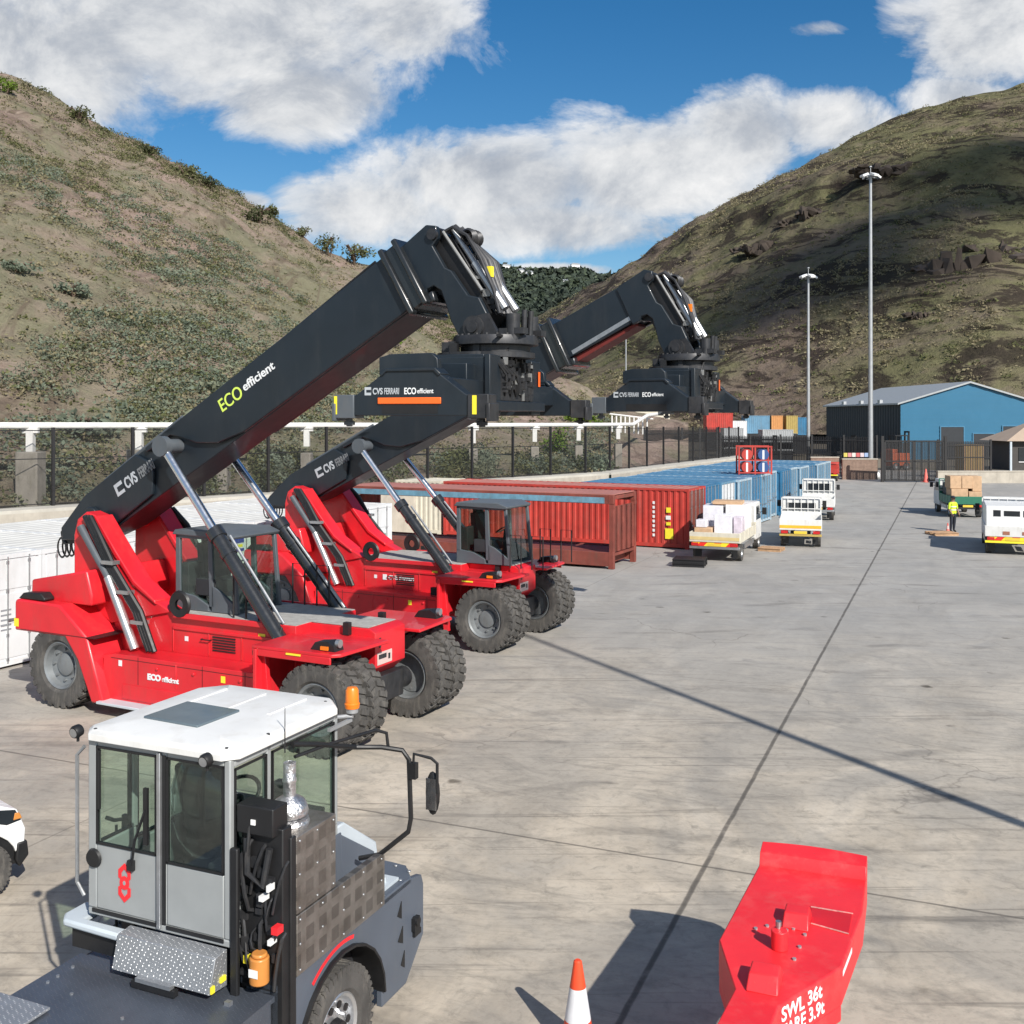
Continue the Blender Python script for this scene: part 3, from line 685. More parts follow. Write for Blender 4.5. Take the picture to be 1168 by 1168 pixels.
        for sx in (-1, 1):
            mb = MB(); xx = cx + sx * 1.13
            mb.box(xx - .17, xx + .17, ye - .19, ye + .19, z0 - .02, z0 + .33)
            mb.cyl((xx, ye, z0 - .14), (xx, ye, z0 - .02), .055, n=8).box(xx - .08, xx + .08, ye - .05, ye + .05, z0 - .12, z0 - .06)
            mb.box(xx + sx * .17 - .03, xx + sx * .17 + .03, ye - .22, ye + .22, z0 - .06, z0 + .2)
            cb = mb.build('twistlock_block', GREYP if sx < 0 else DGREY, eb, .012)
            if s < 0 and T < 11:
                MB().box(xx - .17 if sx < 0 else xx - .09, xx - .12 if sx < 0 else xx - .02, ye - .197, ye - .19, z0 + .04, z0 + .31).build('yellow_marker', YEL, cb)
        if s < 0:
            if T < 11: MB().box(cx - .55, cx + .52, ye - .185, ye - .16, z0 + .19, z0 + .285).build('orange_strip', ORANGER, eb, .01)
            MB().box(cx - .48, cx + .46, ye - .165, ye - .158, z0 + .05, z0 + .18).build('slot', BLK, eb)
            lettering('lettering', 'CVS', GLET, eb, (cx - .64, ye - .163, z0 + .335), (1, 0, 0), (0, 0, 1), .13, bold=.003, wd=.17)
            lettering('lettering', 'FERRARI', GLET, eb, (cx - .44, ye - .163, z0 + .335), (1, 0, 0), (0, 0, 1), .13, bold=.002, wd=.25)
            lettering('lettering', 'ECO', WLET, eb, (cx - .10, ye - .163, z0 + .335), (1, 0, 0), (0, 0, 1), .13, bold=.003, wd=.20)
            lettering('lettering', 'efficient', WLET, eb, (cx + .12, ye - .163, z0 + .345), (1, 0, 0), (0, 0, 1), .10, bold=.001, wd=.27)
            logo = MB().box(cx - .78, cx - .67, ye - .166, ye - .158, z0 + .32, z0 + .44); logo.mat(1).box(cx - .75, cx - .67, ye - .168, ye - .166, z0 + .36, z0 + .40)
            logo.build('emblem', [GLET, CHAR], eb)
    SM = Matrix.Translation((cx - (.29 if T < 11 else .20), 0, 0)) @ Matrix.Rotation(R(9.5 if T < 11 else 5.0), 4, 'Z') @ Matrix.Diagonal((.93, .97, 1, 1)) @ Matrix.Translation((-cx, 0, 0))
    for o in set(bpy.data.objects) - before: o.data.transform(SM)
    # --- boom lettering (near side)
    y = -.525; ux, uz = math.cos(th), math.sin(th)
    def bl(nm, txt, m, a, b, size, st, bold=.01, wd=None):
        p = q(a, b); return lettering(nm, txt, m, boom, (p[0], y, p[1]), (ux, 0, uz), (-uz, 0, ux), size, st, bold=bold, wd=wd)
    bl('lettering', 'CVS', GLET, 1.36, .0, .32, 1, .008, .36); bl('lettering', 'FERRARI', mat('faded_lettering', (.16, .17, .18), .6), 1.80, .0, .30, 1, .006, .46)
    lm = MB(); p = [q(1.06, -.02), q(1.30, -.02), q(1.30, .24), q(1.06, .24)]; lm.xz(p, y - .004, y)
    lm.mat(1); p = [q(1.13, .05), q(1.32, .05), q(1.32, .16), q(1.13, .16)]; lm.xz(p, y - .007, y - .004)
    lm.build('emblem', [GLET, CHAR], boom)
    if T < 11:
        bl('lettering', 'ECO', LIME, 4.33, .06, .36, 1, .002, .60); bl('lettering', 'efficient', WLET, 5.0, .12, .24, 1, .004, .85)
    # side lettering on the hull
    if logo2:
        MB().box(-3.72, -3.60, -.936, -.925, 1.40, 1.54).build('emblem', WLET, r)
        lettering('lettering', 'CVS Ferrari', WLET, r, (-3.55, -.928, 1.42), (1, 0, 0), (0, 0, 1), .15, 1.1, bold=.004)
    else:
        lettering('lettering', 'ECO', WLET, r, (-4.35, -1.527, .78), (1, 0, 0), (0, 0, 1), .15, 1.1, bold=.008)
        lettering('lettering', 'efficient', WLET, r, (-3.98, -1.527, .78), (1, 0, 0), (0, 0, 1), .13, 1.0, bold=.004)
    return r
stacker((-2.26, 19.19), 'nearest red reach stacker, short steep charcoal boom, orange strip and yellow marks on its spreader', 30.4, 10.05, -4.62, False)
stacker((0.33, 27.05), 'second red reach stacker behind the first, inner boom further out and cab slid forward', 25.6, 12.1, -1.75, True)
#PART2
# ------------------------------------------------------------------ terminal tractor
def tractor():
    ang = math.atan2(.916, .40)
    r = empty('terminal_tractor', (-2.16, 8.11, 0), ang, 'slate grey terminal tractor with white roofed cab and red emblem on its rear door', 'tractor')
    mb = MB()
    mb.box(-4.2, 2.1, .35, .6, .5, .92).box(-4.2, 2.1, 1.2, 1.45, .5, .92)
    mb.box(.0, 2.2, -.1, 1.9, .55, 1.0)
    mb.build('chassis', DGREY, r, .02)
    mb = MB(); mb.xy([(.10, -.34), (-4.2, -.34), (-4.2, 1.52), (.0, 1.52), (.0, 1.44), (.10, 1.44)], 1.24, 1.28)
    mb.box(-4.2, .05, -.34, -.30, .85, 1.24).box(-4.2, .0, 1.48, 1.52, .95, 1.24)
    mb.box(-1.0, -.98, -.30, 1.48, .9, 1.24)
    mb.mat(1)
    for (x, y) in ((-.35, 1.72), (-.45, 1.55), (-.6, .5), (-.5, 1.1), (-.75, .2), (-.2, 1.8)): mb.cyl((x, min(y, 1.4), 1.28), (x, min(y, 1.4), 1.292), .014, n=8)
    mb.box(-.86, -.74, 1.12, 1.17, 1.28, 1.295).box(-.16, -.12, -.12, -.07, 1.28, 1.31)
    dk = mb.build('deck', [CHEQS, STEEL], r)
    MB().box(-2.4, -.74, 1.06, 1.85, 1.295, 1.315).build('catwalk', CHEQ, r, .003)
    # right front body with wheel arch
    n = 14; cxw, rz, rr = 1.0, .55, .66
    arch = [(cxw + rr * math.cos(math.pi * (1 - i / n)), rz + rr * math.sin(math.pi * (1 - i / n))) for i in range(n + 1)]
    mb = MB()
    side = [(.12, .45), (.12, 1.32)] + [(2.05, 1.32), (2.36, 1.30), (2.42, 1.2), (2.42, .72), (2.1, .42), (1.70, .38)] 
    pts = [(.12, .5), (.12, 1.36), (2.1, 1.36), (2.40, 1.30), (2.44, 1.2), (2.44, .72), (2.1, .40), (1.66, .40)] + [(x, z) for x, z in arch[::-1]][0:]
    pts = pts[:-1] + [(.34, .5)]
    mb.xz(pts, -.36, -.30)
    mb.xy([(.12, -.36), (2.2, -.36), (2.42, -.18), (2.44, 0), (2.44, 1.9), (2.3, 2.05), (1.4, 2.05), (1.4, 0), (.12, 0)], 1.30, 1.35)
    mb.box(2.38, 2.43, -.2, 1.95, .6, 1.32)
    mb.xz([(1.45, .5), (1.45, 1.32), (2.40, 1.30), (2.43, .7), (2.1, .42), (1.7, .5)], 1.98, 2.05)
    mb.box(.12, .36, -.36, -.05, .45, 1.3)
    mb.mat(1)
    for (x, y) in ((2.36, -.1), (2.3, -.28), (2.1, -.3), (2.38, .15), (1.75, -.32), (2.2, .1)): mb.cyl((x, y, 1.35), (x, y, 1.365), .02, n=8)
    body = mb.build('front_body', [SLATE, STEEL], r, .012)
    mb = MB()
    for (x, z, w) in ((1.98, 1.12, .05), (2.0, .88, .06), (2.04, .64, .045)):
        mb.part().xz([(x - w, z - .02), (x + w * .5, z - .07), (x + w * .5, z + .09)], -.368, -.361)
    mb.part().box(2.2, 2.3, -.40, -.36, .84, .96).box(2.22, 2.34, -.39, -.36, .78, .83).cyl((2.24, -.42, .93), (2.24, -.36, .93), .04)
    mb.build('recess', BLK, body)
    mb = MB(); o2 = [(cxw + (rr + .055) * math.cos(t), rz + (rr + .055) * math.sin(t)) for t in [math.pi * (.70 - .28 * i / 8) for i in range(9)]]
    o3 = [(cxw + (rr + .085) * math.cos(t), rz + (rr + .085) * math.sin(t)) for t in [math.pi * (.70 - .28 * i / 8) for i in range(9)]]
    mb.xz(o2 + o3[::-1], -.366, -.361); mb.build('red_trim', ORANGER if False else REDW, body)
    mb = MB(); ri = [(cxw + (rr - .01) * math.cos(math.pi * i / 12), rz + (rr - .01) * math.sin(math.pi * i / 12)) for i in range(13)]
    ro = [(cxw + (rr + .012) * math.cos(math.pi * i / 12), rz + (rr + .012) * math.sin(math.pi * i / 12)) for i in range(13)]
    mb.xz(ri + ro[::-1], -.40, .25); mb.build('wheel_arch', BLK, r)
    alu = mat('alloy_rim', (.62, .63, .65), .3, metal=.8, var=.1)
    for (x, y, o) in ((1.0, -.20, -1), (1.0, 1.85, 1), (-2.6, -.12, -1), (-2.6, 1.75, 1)):
        wheel(r, (x, y, .53), (0, 1, 0), .53, .32, alu, out=o, lugs=44, lug=.018, bolts=10)
    for (x, y, o) in ((1.0, -.29, -1),):
        mb = MB().cyl((x, y, .53), (x, y - .07, .53), .10, .085, 16); mb.mat(1).cyl((x, y - .071, .53), (x, y - .085, .53), .025, n=8)
        for k in range(10):
            t = k * math.pi / 5; mb.mat(0).cyl((x + .2 * math.cos(t), y + .0, .53 + .2 * math.sin(t)), (x + .2 * math.cos(t), y - .012, .53 + .2 * math.sin(t)), .032, n=10)
        mb.build('hub', [BLK, REDW], r)
    # chequer tool box and light step behind the cab
    mb = MB(); mb.xz([(-.01, 1.62), (-.15, 1.61), (-.215, 1.36), (-.01, 1.34)], .02, .98); st = mb.build('step_box', CHEQ, r, .006)
    MB().box(-.26, -.21, .36, .70, 1.345, 1.375).build('step_tread', STEEL, st)
    mb = MB(); mb.box(-.25, -.20, .33, .75, 1.29, 1.34); mb.build('step_bracket', BLK, st)
    mb = MB(); mb.box(-.21, -.17, .005, .02, 1.37, 1.42).part().box(-.10, -.04, .005, .02, 1.40, 1.44); mb.build('reflector', YEL, st)
    mb = MB(); mb.prism([(-.13, 1.0, 1.53), (-.11, 1.60, 1.53), (-.02, 1.68, 1.53), (.22, 1.68, 1.53), (.22, 1.46, 1.53), (-.02, 1.46, 1.53), (-.02, 1.0, 1.53)], (0, 0, .06)); mb.build('entry_step', LGREY, r, .02)
    MB().box(-.06, -.02, 1.0, 1.55, 1.36, 1.52).build('step_riser', BLK, r)
    # cab
    W_, L_ = 1.44, 1.50; z0, z1 = 1.68, 3.06
    mb = MB()
    e = .055
    zs = 2.17
    # rear wall: three posts, lower panels
    mb.box(0, e, 0, .06, z0, z1).box(0, e, W_ - .09, W_, z0, z1).box(0, e, .62, .70, z0, z1)
    mb.box(0, e, .06, .62, z0, zs).box(.004, e, .70, W_ - .09, z0, zs + .04).box(0, e, .06, .62, z1 - .06, z1).box(.004, e, .70, W_ - .09, z1 - .06, z1)
    # side walls
    for y in (0, W_ - .05):
        mb.box(e, .50, y, y + .05, z0, zs).box(.46, .52, y, y + .05, zs, z1).box(L_ - .06, L_, y, y + .05, 2.05, z1).box(.52, L_, y, y + .05, z0 - .2, 2.05).box(e, L_, y, y + .05, z1 - .07, z1)
    mb.box(L_ - .05, L_, .05, W_ - .05, z0 - .2, 2.0).box(L_ - .05, L_, .05, W_ - .05, z1 - .08, z1)
    mb.box(.0, L_, .0, W_, z0 - .06, z0 - .002)
    cab = mb.build('cab', CABG, r, .012)
    mb = MB(); mb.box(-.03, .0, .665, .70, z0 - .03, z1 - .02); mb.build('door_post', STEEL, cab, .006)
    mb = MB(); mb.box(-.008, .0, .06, .62, z0 - .03, z0).box(-.008, .0, .70, W_ - .05, z0 - .03, z0).box(-.006, -.001, .625, .66, z0, z1 - .04)
    mb.lathe((-.004, W_ - .07, 2.09), (1, 0, 0), [(.001, -.02), (.07, -.02), (.08, 0)], 16)
    mb.box(-.02, 0, W_ - .14, W_ - .12, 2.5, 2.98)
    mb.build('door_seal', BLK, cab)
    mb = MB()   # rear window panes with rubber gaskets
    def pane(y0, y1, za, zb, nm):
        g = MB(); t = .018
        for (a, b, c, d) in ((y0, y1, za, za + t), (y0, y1, zb - t, zb), (y0, y0 + t, za, zb), (y1 - t, y1, za, zb)): g.box(-.006, .02, a, b, c, d)
        f = g.build('window', BLK, cab)
        MB().box(.004, .010, y0 + .015, y1 - .015, za + .015, zb - .015).build('pane', GLASS, f)
    pane(.06, .62, zs, z1 - .05, 'a'); pane(.72, W_ - .09, zs + .04, z1 - .05, 'b')
    for y in (.012, W_ - .03):
        g = MB(); t = .016; ys, ye = y - .018 if y < .5 else y, (y + .0 if y < .5 else y + .035)
        for (x0, x1) in ((e, .46), (.53, L_ - .06)):
            zb, za = z1 - .08, (zs if x0 < .3 else 2.06)
            for (a, b, c, d) in ((x0, x1, za, za + t), (x0, x1, zb - t, zb), (x0, x0 + t, za, zb), (x1 - t, x1, za, zb)): g.box(a, b, ys, ye, c, d)
        f = g.build('window', BLK, cab)
        MB().box(e, .46, y + .004, y + .010, zs + .01, z1 - .09).box(.53, L_ - .06, y + .004, y + .010, 2.07, z1 - .09).build('pane', GLASS, f)
    MB().box(L_ - .03, L_ - .022, .06, W_ - .06, 2.0, z1 - .08).build('windscreen', GLASS, cab)
    # roof
    mb = MB(); o = .05
    prof = [(-o, .05), (.06, -o), (L_ - .1, -o - .01), (L_ + .10, .12), (L_ + .12, W_ - .15), (L_ - .1, W_ + o), (.06, W_ + o), (-o, W_ - .05)]
    def inset(k): return [(L_ / 2 + (x - L_ / 2) * k, W_ / 2 + (y - W_ / 2) * k) for x, y in prof]
    vs = []; zz = [(1.0, z1), (1.0, z1 + .055), (.965, z1 + .085), (.6, z1 + .105)]
    for k, z in zz: vs += [(x, y, z) for x, y in inset(k)]
    nn = len(prof); fs = [(i * nn + j, i * nn + (j + 1) % nn, (i + 1) * nn + (j + 1) % nn, (i + 1) * nn + j) for i in range(3) for j in range(nn)]
    fs += [list(range(nn))[::-1], list(range(3 * nn, 4 * nn))]
    mb.add(vs, fs)
    for y in (.28, .72, 1.16): mb.box(.85, 1.40, y - .02, y + .02, z1 + .095, z1 + .112)
    mb.mat(1)
    for (x, y) in ((.02, .05), (1.45, .10), (.0, 1.36), (.45, -.02)): mb.cyl((x, y, z1 + .07), (x, y, z1 + .092), .016, n=8)
    roof = mb.build('cab_roof', [mat('dusty_white_roof', (.74, .735, .715), .45, var=.05, scale=1.4, dirt=.38, dirtcol=(.50, .46, .40)), DGREY], cab, .006)
    mb = MB(); mb.prism([(.30, .57, z1 + .09), (.34, 1.17, z1 + .09), (.86, 1.15, z1 + .09), (.82, .55, z1 + .09)], (0, 0, .035)); mb.build('sunroof', mat('sunroof_glass', (.10, .13, .15), .15, var=.15), roof, .008)
    # interior
    mb = MB(); mb.box(.55, 1.05, .45, .95, 1.7, 2.12).xz([(.60, 2.05), (.42, 2.78), (.54, 2.80), (.74, 2.1)], .46, .94).xz([(.42, 2.7), (.40, 2.98), (.48, 2.98), (.50, 2.7)], .56, .84)
    mb.build('seat', SEATM, cab, .04)
    mb = MB(); mb.ball((.53, .70, 2.46), .42, .42, .78, 1.15, 14)
    mb.build('seat_cover', glassmat('clear_plastic', (.42, .50, .50), .10), cab)
    mb = MB(); mb.box(1.12, 1.42, .08, 1.36, 1.7, 2.22).box(.15, 1.1, .08, .34, 1.7, 2.16).cyl((1.15, .7, 2.1), (.98, .7, 2.36), .05).lathe((.97, .7, 2.38), (-.55, 0, .83), [(.20, -.02), (.23, 0), (.20, .02), (.18, 0), (.20, -.02)], 22)
    mb.box(1.05, 1.2, .25, .42, 2.2, 2.5).box(.7, .95, .2, .3, 2.1, 2.3).box(.1, .16, .85, 1.3, 1.7, 2.0)
    mb.build('dashboard', SEATM, cab, .02)
    mb = MB(); mb.tube([(-.02, .96, 2.10), (-.05, .90, 2.32), (-.04, .80, 2.58)], .012, 6).box(-.045, -.02, .78, .82, 2.3, 2.75)
    mb.box(-.03, -.0, .94, 1.0, 2.06, 2.14); mb.build('wiper', BLK, cab)
    # red emblem on the rear door
    mb = MB(); ye, ze = 1.05, 1.94
    def link(zc, sc_, flip):
        P = [(-.055, .02), (-.055, .075), (0, .125), (.055, .075), (.055, .02), (.028, .005), (.028, .055), (0, .085), (-.028, .055), (-.028, .005)]
        Q = [(ye + y * sc_, zc + z * sc_ * (-1 if flip else 1)) for y, z in P]
        mb.yz(Q, -.004, -.001)
    link(ze + .015, 1.15, False); link(ze - .015, 1.15, True)
    mb.yz([(ye + .045 * math.cos(t) * 1.1, ze + .055 * math.sin(t)) for t in [i * math.pi / 8 for i in range(16)]], -.0045, -.001)
    em = mb.build('emblem', REDW, cab)
    mb = MB(); mb.yz([(ye + .014 * math.cos(t), ze + .018 * math.sin(t)) for t in [i * math.pi / 8 for i in range(16)]], -.0065, -.0046); mb.build('emblem_core', CABG, em)
    # cowl in front of the screen and engine well
    mb = MB(); mb.xz([(1.50, 1.36), (1.50, 2.0), (1.62, 2.0), (2.18, 1.62), (2.24, 1.36)], .10, 1.40); mb.xz([(1.50, 1.36), (1.50, 2.01), (1.64, 2.01), (2.2, 1.63), (2.26, 1.36)], .02, .10)
    mb.build('cowl', LGREY, r, .015)
    mb = MB(); mb.box(.9, 1.5, -.04, -.02, 1.36, 1.98).xz([(1.52, 1.36), (1.52, 1.95), (2.1, 1.58), (2.1, 1.36)], -.02, .015).box(1.40, 1.46, -.28, -.04, 1.36, 1.5)
    mb.build('engine_cover', SLATE, r, .01)
    mb = MB(); mb.box(1.55, 2.1, -.28, -.04, 1.352, 1.38).cyl((1.7, -.15, 1.38), (1.7, -.15, 1.46), .05).cyl((1.95, -.2, 1.38), (1.95, -.2, 1.43), .03)
    mb.build('filler_cap', LGREY, r)
    # perforated heat shields and exhaust
    mb = MB().box(.27, .82, -.42, -.10, 1.84, 2.44); mb.mat(1)
    for x in (.31, .55, .78):
        for z in (1.88, 2.14, 2.40): mb.cyl((x, -.43, z), (x, -.415, z), .012, n=6)
    hs = mb.build('heat_shield', [PERF, STEEL], r, .006)
    mb = MB().xz([(.27, 1.36), (.27, 1.83), (1.54, 1.83), (1.60, 1.80), (1.60, 1.36)], -.425, -.36); mb.mat(1)
    for x in (.31, .62, .93, 1.24, 1.54):
        for z in (1.40, 1.60, 1.79): mb.cyl((x, -.434, z), (x, -.42, z), .012, n=6)
    mb.build('heat_shield', [PERF, STEEL], r, .006)
    mb = MB(); mb.lathe((.46, -.22, 2.44), (0, 0, 1), [(.15, 0), (.16, .03), (.15, .06), (.11, .07), (.145, .09), (.15, .12), (.14, .16), (.12, .20), (.07, .23), (.05, .24), (.05, .34), (.056, .35), (.056, .37), (.05, .38), (.05, .50), (.045, .50), (.045, .4)], 24)
    mb.build('exhaust_stack', mat('foil_wrap', (.62, .62, .63), .34, metal=.9, var=.25, scale=9, bump=.8, bscale=26), r)
    mb = MB(); mb.box(.12, .24, -.40, -.01, 1.0, 2.55).box(.05, .24, -.36, -.02, 2.5, 2.72).box(.20, .27, -.42, -.38, .95, 2.46).box(-.02, .02, -.08, -.01, .95, 2.4)
    rad = mb.build('radiator_stack', BLK, r, .01)
    mb = MB()
    random.seed(5)
    for k in range(16):
        z = 1.3 + .95 * random.random(); y = -.34 + .28 * random.random(); dy = random.uniform(-.14, .14); dz = random.uniform(.12, .45); c = random.uniform(.02, .08)
        mb.tube([(.12, y, z), (.11 - c * .6, y + dy * .15, z + .02), (.11 - c, y + dy * .4, z + dz * .35), (.11 - c, y + dy * .7, z + dz * .7), (.11 - c * .5, y + dy, z + dz), (.13, y + dy, z + dz + .02)], random.uniform(.008, .017), 6)
    for k in range(14):
        z = 1.32 + .07 * k; y = -.36 + .28 * random.random(); mb.box(.06 + .04 * random.random(), .13, y, y + random.uniform(.03, .09), z, z + random.uniform(.03, .10))
    mb.tube([(.10, -.08, 2.45), (.05, -.12, 2.2), (.06, -.26, 2.12), (.09, -.30, 2.4)], .028, 8)
    mb.build('hoses', DGREY, rad)
    mb = MB().cyl((.03, -.25, 1.40), (.03, -.25, 1.60), .075, n=18).cyl((.03, -.25, 1.60), (.03, -.25, 1.63), .06, n=18); fl = mb.build('oil_filter', AMBER, r, .01)
    mb = MB().box(-.050, -.044, -.29, -.21, 1.47, 1.53); mb.build('sticker', WHITE, fl)
    mb = MB(); mb.box(.055, .10, -.15, -.08, 1.50, 1.56).mat(1); mb.part().box(.02, .10, -.42, -.365, 1.79, 1.845).mat(2); mb.part().box(.02, .10, -.29, -.25, 2.02, 2.06).part().box(.02, .10, -.34, -.32, 2.10, 2.15).part().box(.02, .1, -.36, -.33, 1.70, 1.74).box(.04, .06, -.2, -.16, 2.58, 2.62)
    mb.build('label', [YEL, REDW, WHITE], rad)
    # mirror frame
    mb = MB(); mb.tube([(.75, -.04, 2.98), (1.05, -.08, 2.9), (1.55, -.15, 2.74), (1.7, -.33, 2.72), (1.75, -.52, 2.70), (1.76, -.58, 2.62), (1.76, -.60, 2.1), (1.75, -.58, 1.98), (1.72, -.3, 1.74), (1.7, -.10, 1.68)], .022, 8)
    mb.tube([(.8, -.03, 2.86), (1.2, -.10, 2.86), (1.72, -.26, 2.86), (1.74, -.36, 2.84), (1.75, -.37, 2.72)], .016, 8)
    mb.box(1.73, 1.79, -.66, -.58, 2.46, 2.60)
    mb.tube([(1.76, -.62, 2.50), (1.76, -.63, 2.68), (1.77, -.80, 2.66), (1.77, -.86, 2.62), (1.77, -.86, 2.36)], .014, 8)
    ma = mb.build('mirror_arm', BLK, r)
    mb = MB(); mb.ball((1.80, -.80, 2.34), .17, .20, .42, 1.15, 16); mb.build('mirror', BLK, ma)
    MB().box(1.762, 1.770, -.85, -.75, 2.2, 2.48).build('mirror_glass', CHROME, ma)
    mb = MB(); mb.tube([(.02, 1.5, 2.98), (.02, 1.58, 2.9), (.02, 1.58, 1.85), (.02, 1.5, 1.75)], .016, 8); mb.build('grab_rail', STEEL, r)
    mb = MB(); mb.box(.58, .62, 1.50, 1.64, .80, 2.20); mb.tube([(.6, 1.55, 2.18), (.58, 1.72, 2.14), (.56, 1.80, 2.16)], .018, 6).tube([(.58, 1.70, 2.1), (.58, 1.70, .9)], .014, 6).box(.35, .60, 1.58, 1.85, .84, .88); mb.build('ladder', DGREY, r)
    # beacon, work lamps, aerial
    mb = MB(); mb.cyl((1.64, -.06, 3.02), (1.64, -.06, 3.06), .055, n=16).tube([(1.5, .03, 3.0), (1.6, -.02, 2.99), (1.64, -.06, 2.98), (1.64, -.06, 3.04)], .018); mb.box(1.3, 1.66, -.05, -.02, 2.93, 2.96)
    be = mb.build('beacon', GALV, r)
    mb = MB().lathe((1.64, -.06, 3.06), (0, 0, 1), [(.065, 0), (.07, .04), (.062, .05), (.058, .16), (.045, .185), (.001, .19)], 20); mb.build('lens', ORANGE, be)
    for (x, y, z) in ((-.02, 1.55, 3.10), (-.08, .17, 3.06)):
        mb = MB().lathe((x - .03, y, z), (1, 0, .15), [(.001, 0), (.045, 0), (.055, .02), (.05, .07), (.02, .09), (.001, .09)], 16); mb.mat(0).cyl((x + .02, y, z - .08), (x + .02, y, z), .012)
        wl = mb.build('work_lamp', BLK, r); MB().lathe((x - .034, y, z), (1, 0, .15), [(.001, 0), (.038, 0.001)], 16).build('lens', STEEL, wl)
    MB().cyl((.62, -.06, 2.95), (.62, -.06, 3.32), .006, .003, 6).build('aerial', DGREY, r)
    return r
tractor()

# ------------------------------------------------------------------ trailer gooseneck
def scuffed():
    m, nt, b = newmat('scuffed_red_paint'); tc = nt.new('ShaderNodeTexCoord').outputs['Object']
    n1 = nt.noise(tc, 1.3, 6, .6); c = nt.ramp(n1, [(.3, (.70, .020, .028)), (.7, (.86, .034, .042))])
    sc1 = nt.noise(nt.mapping(tc, (1, 9, 4), (0, 0, R(25))), 5, 8, .8, .3)
    c = nt.mix(nt.math('MULTIPLY', nt.ramp(sc1, [(.62, 0.0), (.68, 1.0)]), .35), c, (.42, .09, .07))
    sp = nt.noise(tc, 38, 4, .7); c = nt.mix(nt.math('MULTIPLY', nt.ramp(sp, [(.68, 0.0), (.72, 1.0)]), .55), c, (.25, .10, .08))
    du = nt.noise(tc, 3.1, 8, .7); c = nt.mix(nt.math('MULTIPLY', nt.ramp(du, [(.5, 0.0), (.7, 1.0)]), .16), c, (.62, .30, .26))
    nt.link(c, b.inputs['Base Color']); nt.link(nt.math('ADD', nt.math('MULTIPLY', du, .3), .28), b.inputs['Roughness'])
    bp = nt.new('ShaderNodeBump', i_Strength=.12, i_Distance=.01); nt.link(sp, bp.inputs['Height']); nt.link(bp.outputs[0], b.inputs['Normal'])
    return m
def gooseneck():
    global REDW
    REDW = scuffed()
    o = G(885, 1055, 1.45); o.z = 0
    r = empty('trailer_gooseneck', o, 0, 'bright red steel gooseneck with kingpin and white load lettering', 'gooseneck')
    W2 = lambda px, py, z: tuple(G(px, py, z) - o)
    zt = 1.45
    T_ = [W2(866, 986, zt), W2(820, 1072, zt), W2(838, 1128, zt), W2(806, 1190, zt), W2(872, 1190, zt), W2(888, 1148, zt), W2(960, 1103, zt), W2(984, 1040, zt), W2(988, 1004, zt)]
    T_ = [(x, y, zt) for x, y, z in T_]
    mb = MB()
    mb.prism([(x, y, zt - .30) for x, y, z in T_], (0, 0, .30))
    mb.prism([(x, y, zt - .42) for x, y, z in T_[1:3] + T_[3:5] + T_[5:7]], (0, 0, .13))
    # tail of the neck sloping down toward the camera side
    a, b2 = Vector(T_[3]), Vector(T_[4]); d = Vector((-.25, -1.0, 0))
    P = [a, b2, b2 - Vector((0, 0, .35)), a - Vector((0, 0, .35))]
    Q = [a + d * 1.3 - Vector((0, 0, .75)), b2 + d * 1.3 - Vector((0, 0, .75)), b2 + d * 1.3 - Vector((0, 0, 1.05)), a + d * 1.3 - Vector((0, 0, 1.05))]
    mb.add(P + Q, [(0, 1, 2, 3), (7, 6, 5, 4), (0, 4, 5, 1), (1, 5, 6, 2), (2, 6, 7, 3), (3, 7, 4, 0)])
    P2_ = Q; Q2 = [v + d * .9 - Vector((0, 0, .28)) * (0 if i > 1 else 0) for i, v in enumerate(Q)]
    Q2 = [Vector((v.x, v.y, max(.1 if i > 1 else .42, v.z - .2))) for i, v in enumerate(Q2)]
    mb.add(P2_ + Q2, [(0, 1, 2, 3), (7, 6, 5, 4), (0, 4, 5, 1), (1, 5, 6, 2), (2, 6, 7, 3), (3, 7, 4, 0)])
    body = mb.build('body', REDW, r, .012)
    # curved raised lip at the far end
    L0, R0 = Vector(T_[0]), Vector(T_[8]); back = (Vector(T_[0]) - Vector(T_[1])); 
    lx = (R0 - L0); wv = Vector((-lx.y, lx.x, 0)).normalized()
    mb = MB(); n = 12; vs = []
    for i in range(n + 1):
        t = i / n; p = L0 + lx * t; bul = .05 * math.sin(math.pi * t)
        vs += [p + wv * .0 + Vector((0, 0, -.30)), p + Vector((0, 0, .0)), p + wv * .06 + Vector((0, 0, .10)), p + wv * (.24 + bul) + Vector((0, 0, .13)), p + wv * (.27 + bul) + Vector((0, 0, .05)), p + wv * (.2 + bul) + Vector((0, 0, -.30))]
    fs = [(i * 6 + k, i * 6 + (k + 1) % 6, (i + 1) * 6 + (k + 1) % 6, (i + 1) * 6 + k) for i in range(n) for k in range(6)] + [(0, 1, 2, 3, 4, 5), tuple(n * 6 + k for k in (5, 4, 3, 2, 1, 0))]
    mb.add(vs, fs); mb.build('end_lip', REDW, r, .006)
    # top fittings
    ux = lx.normalized()
    mb = MB()
    def blk(px, py, w, l, h, name='stop_block'):
        c = Vector(W2(px, py, zt)); m = MB(); u = ux * w; v = wv * l
        m.add([c - u - v, c + u - v, c + u + v, c - u + v, c - u * .9 - v * .35 + Vector((0, 0, h)), c + u * .9 - v * .35 + Vector((0, 0, h)), c + u * .9 + v * .75 + Vector((0, 0, h)), c - u * .9 + v * .75 + Vector((0, 0, h))],
              [(3, 2, 1, 0), (4, 5, 6, 7), (0, 1, 5, 4), (1, 2, 6, 5), (2, 3, 7, 6), (3, 0, 4, 7)]); m.build(name, REDW, r, .012)
    blk(909, 1052, .11, .15, .10); blk(872, 1122, .12, .16, .10)
    c = Vector(W2(889, 1082, zt))
    k = MB().cyl(c, c + Vector((0, 0, .15)), .065, n=18).build('kingpin', REDW, r, .006)
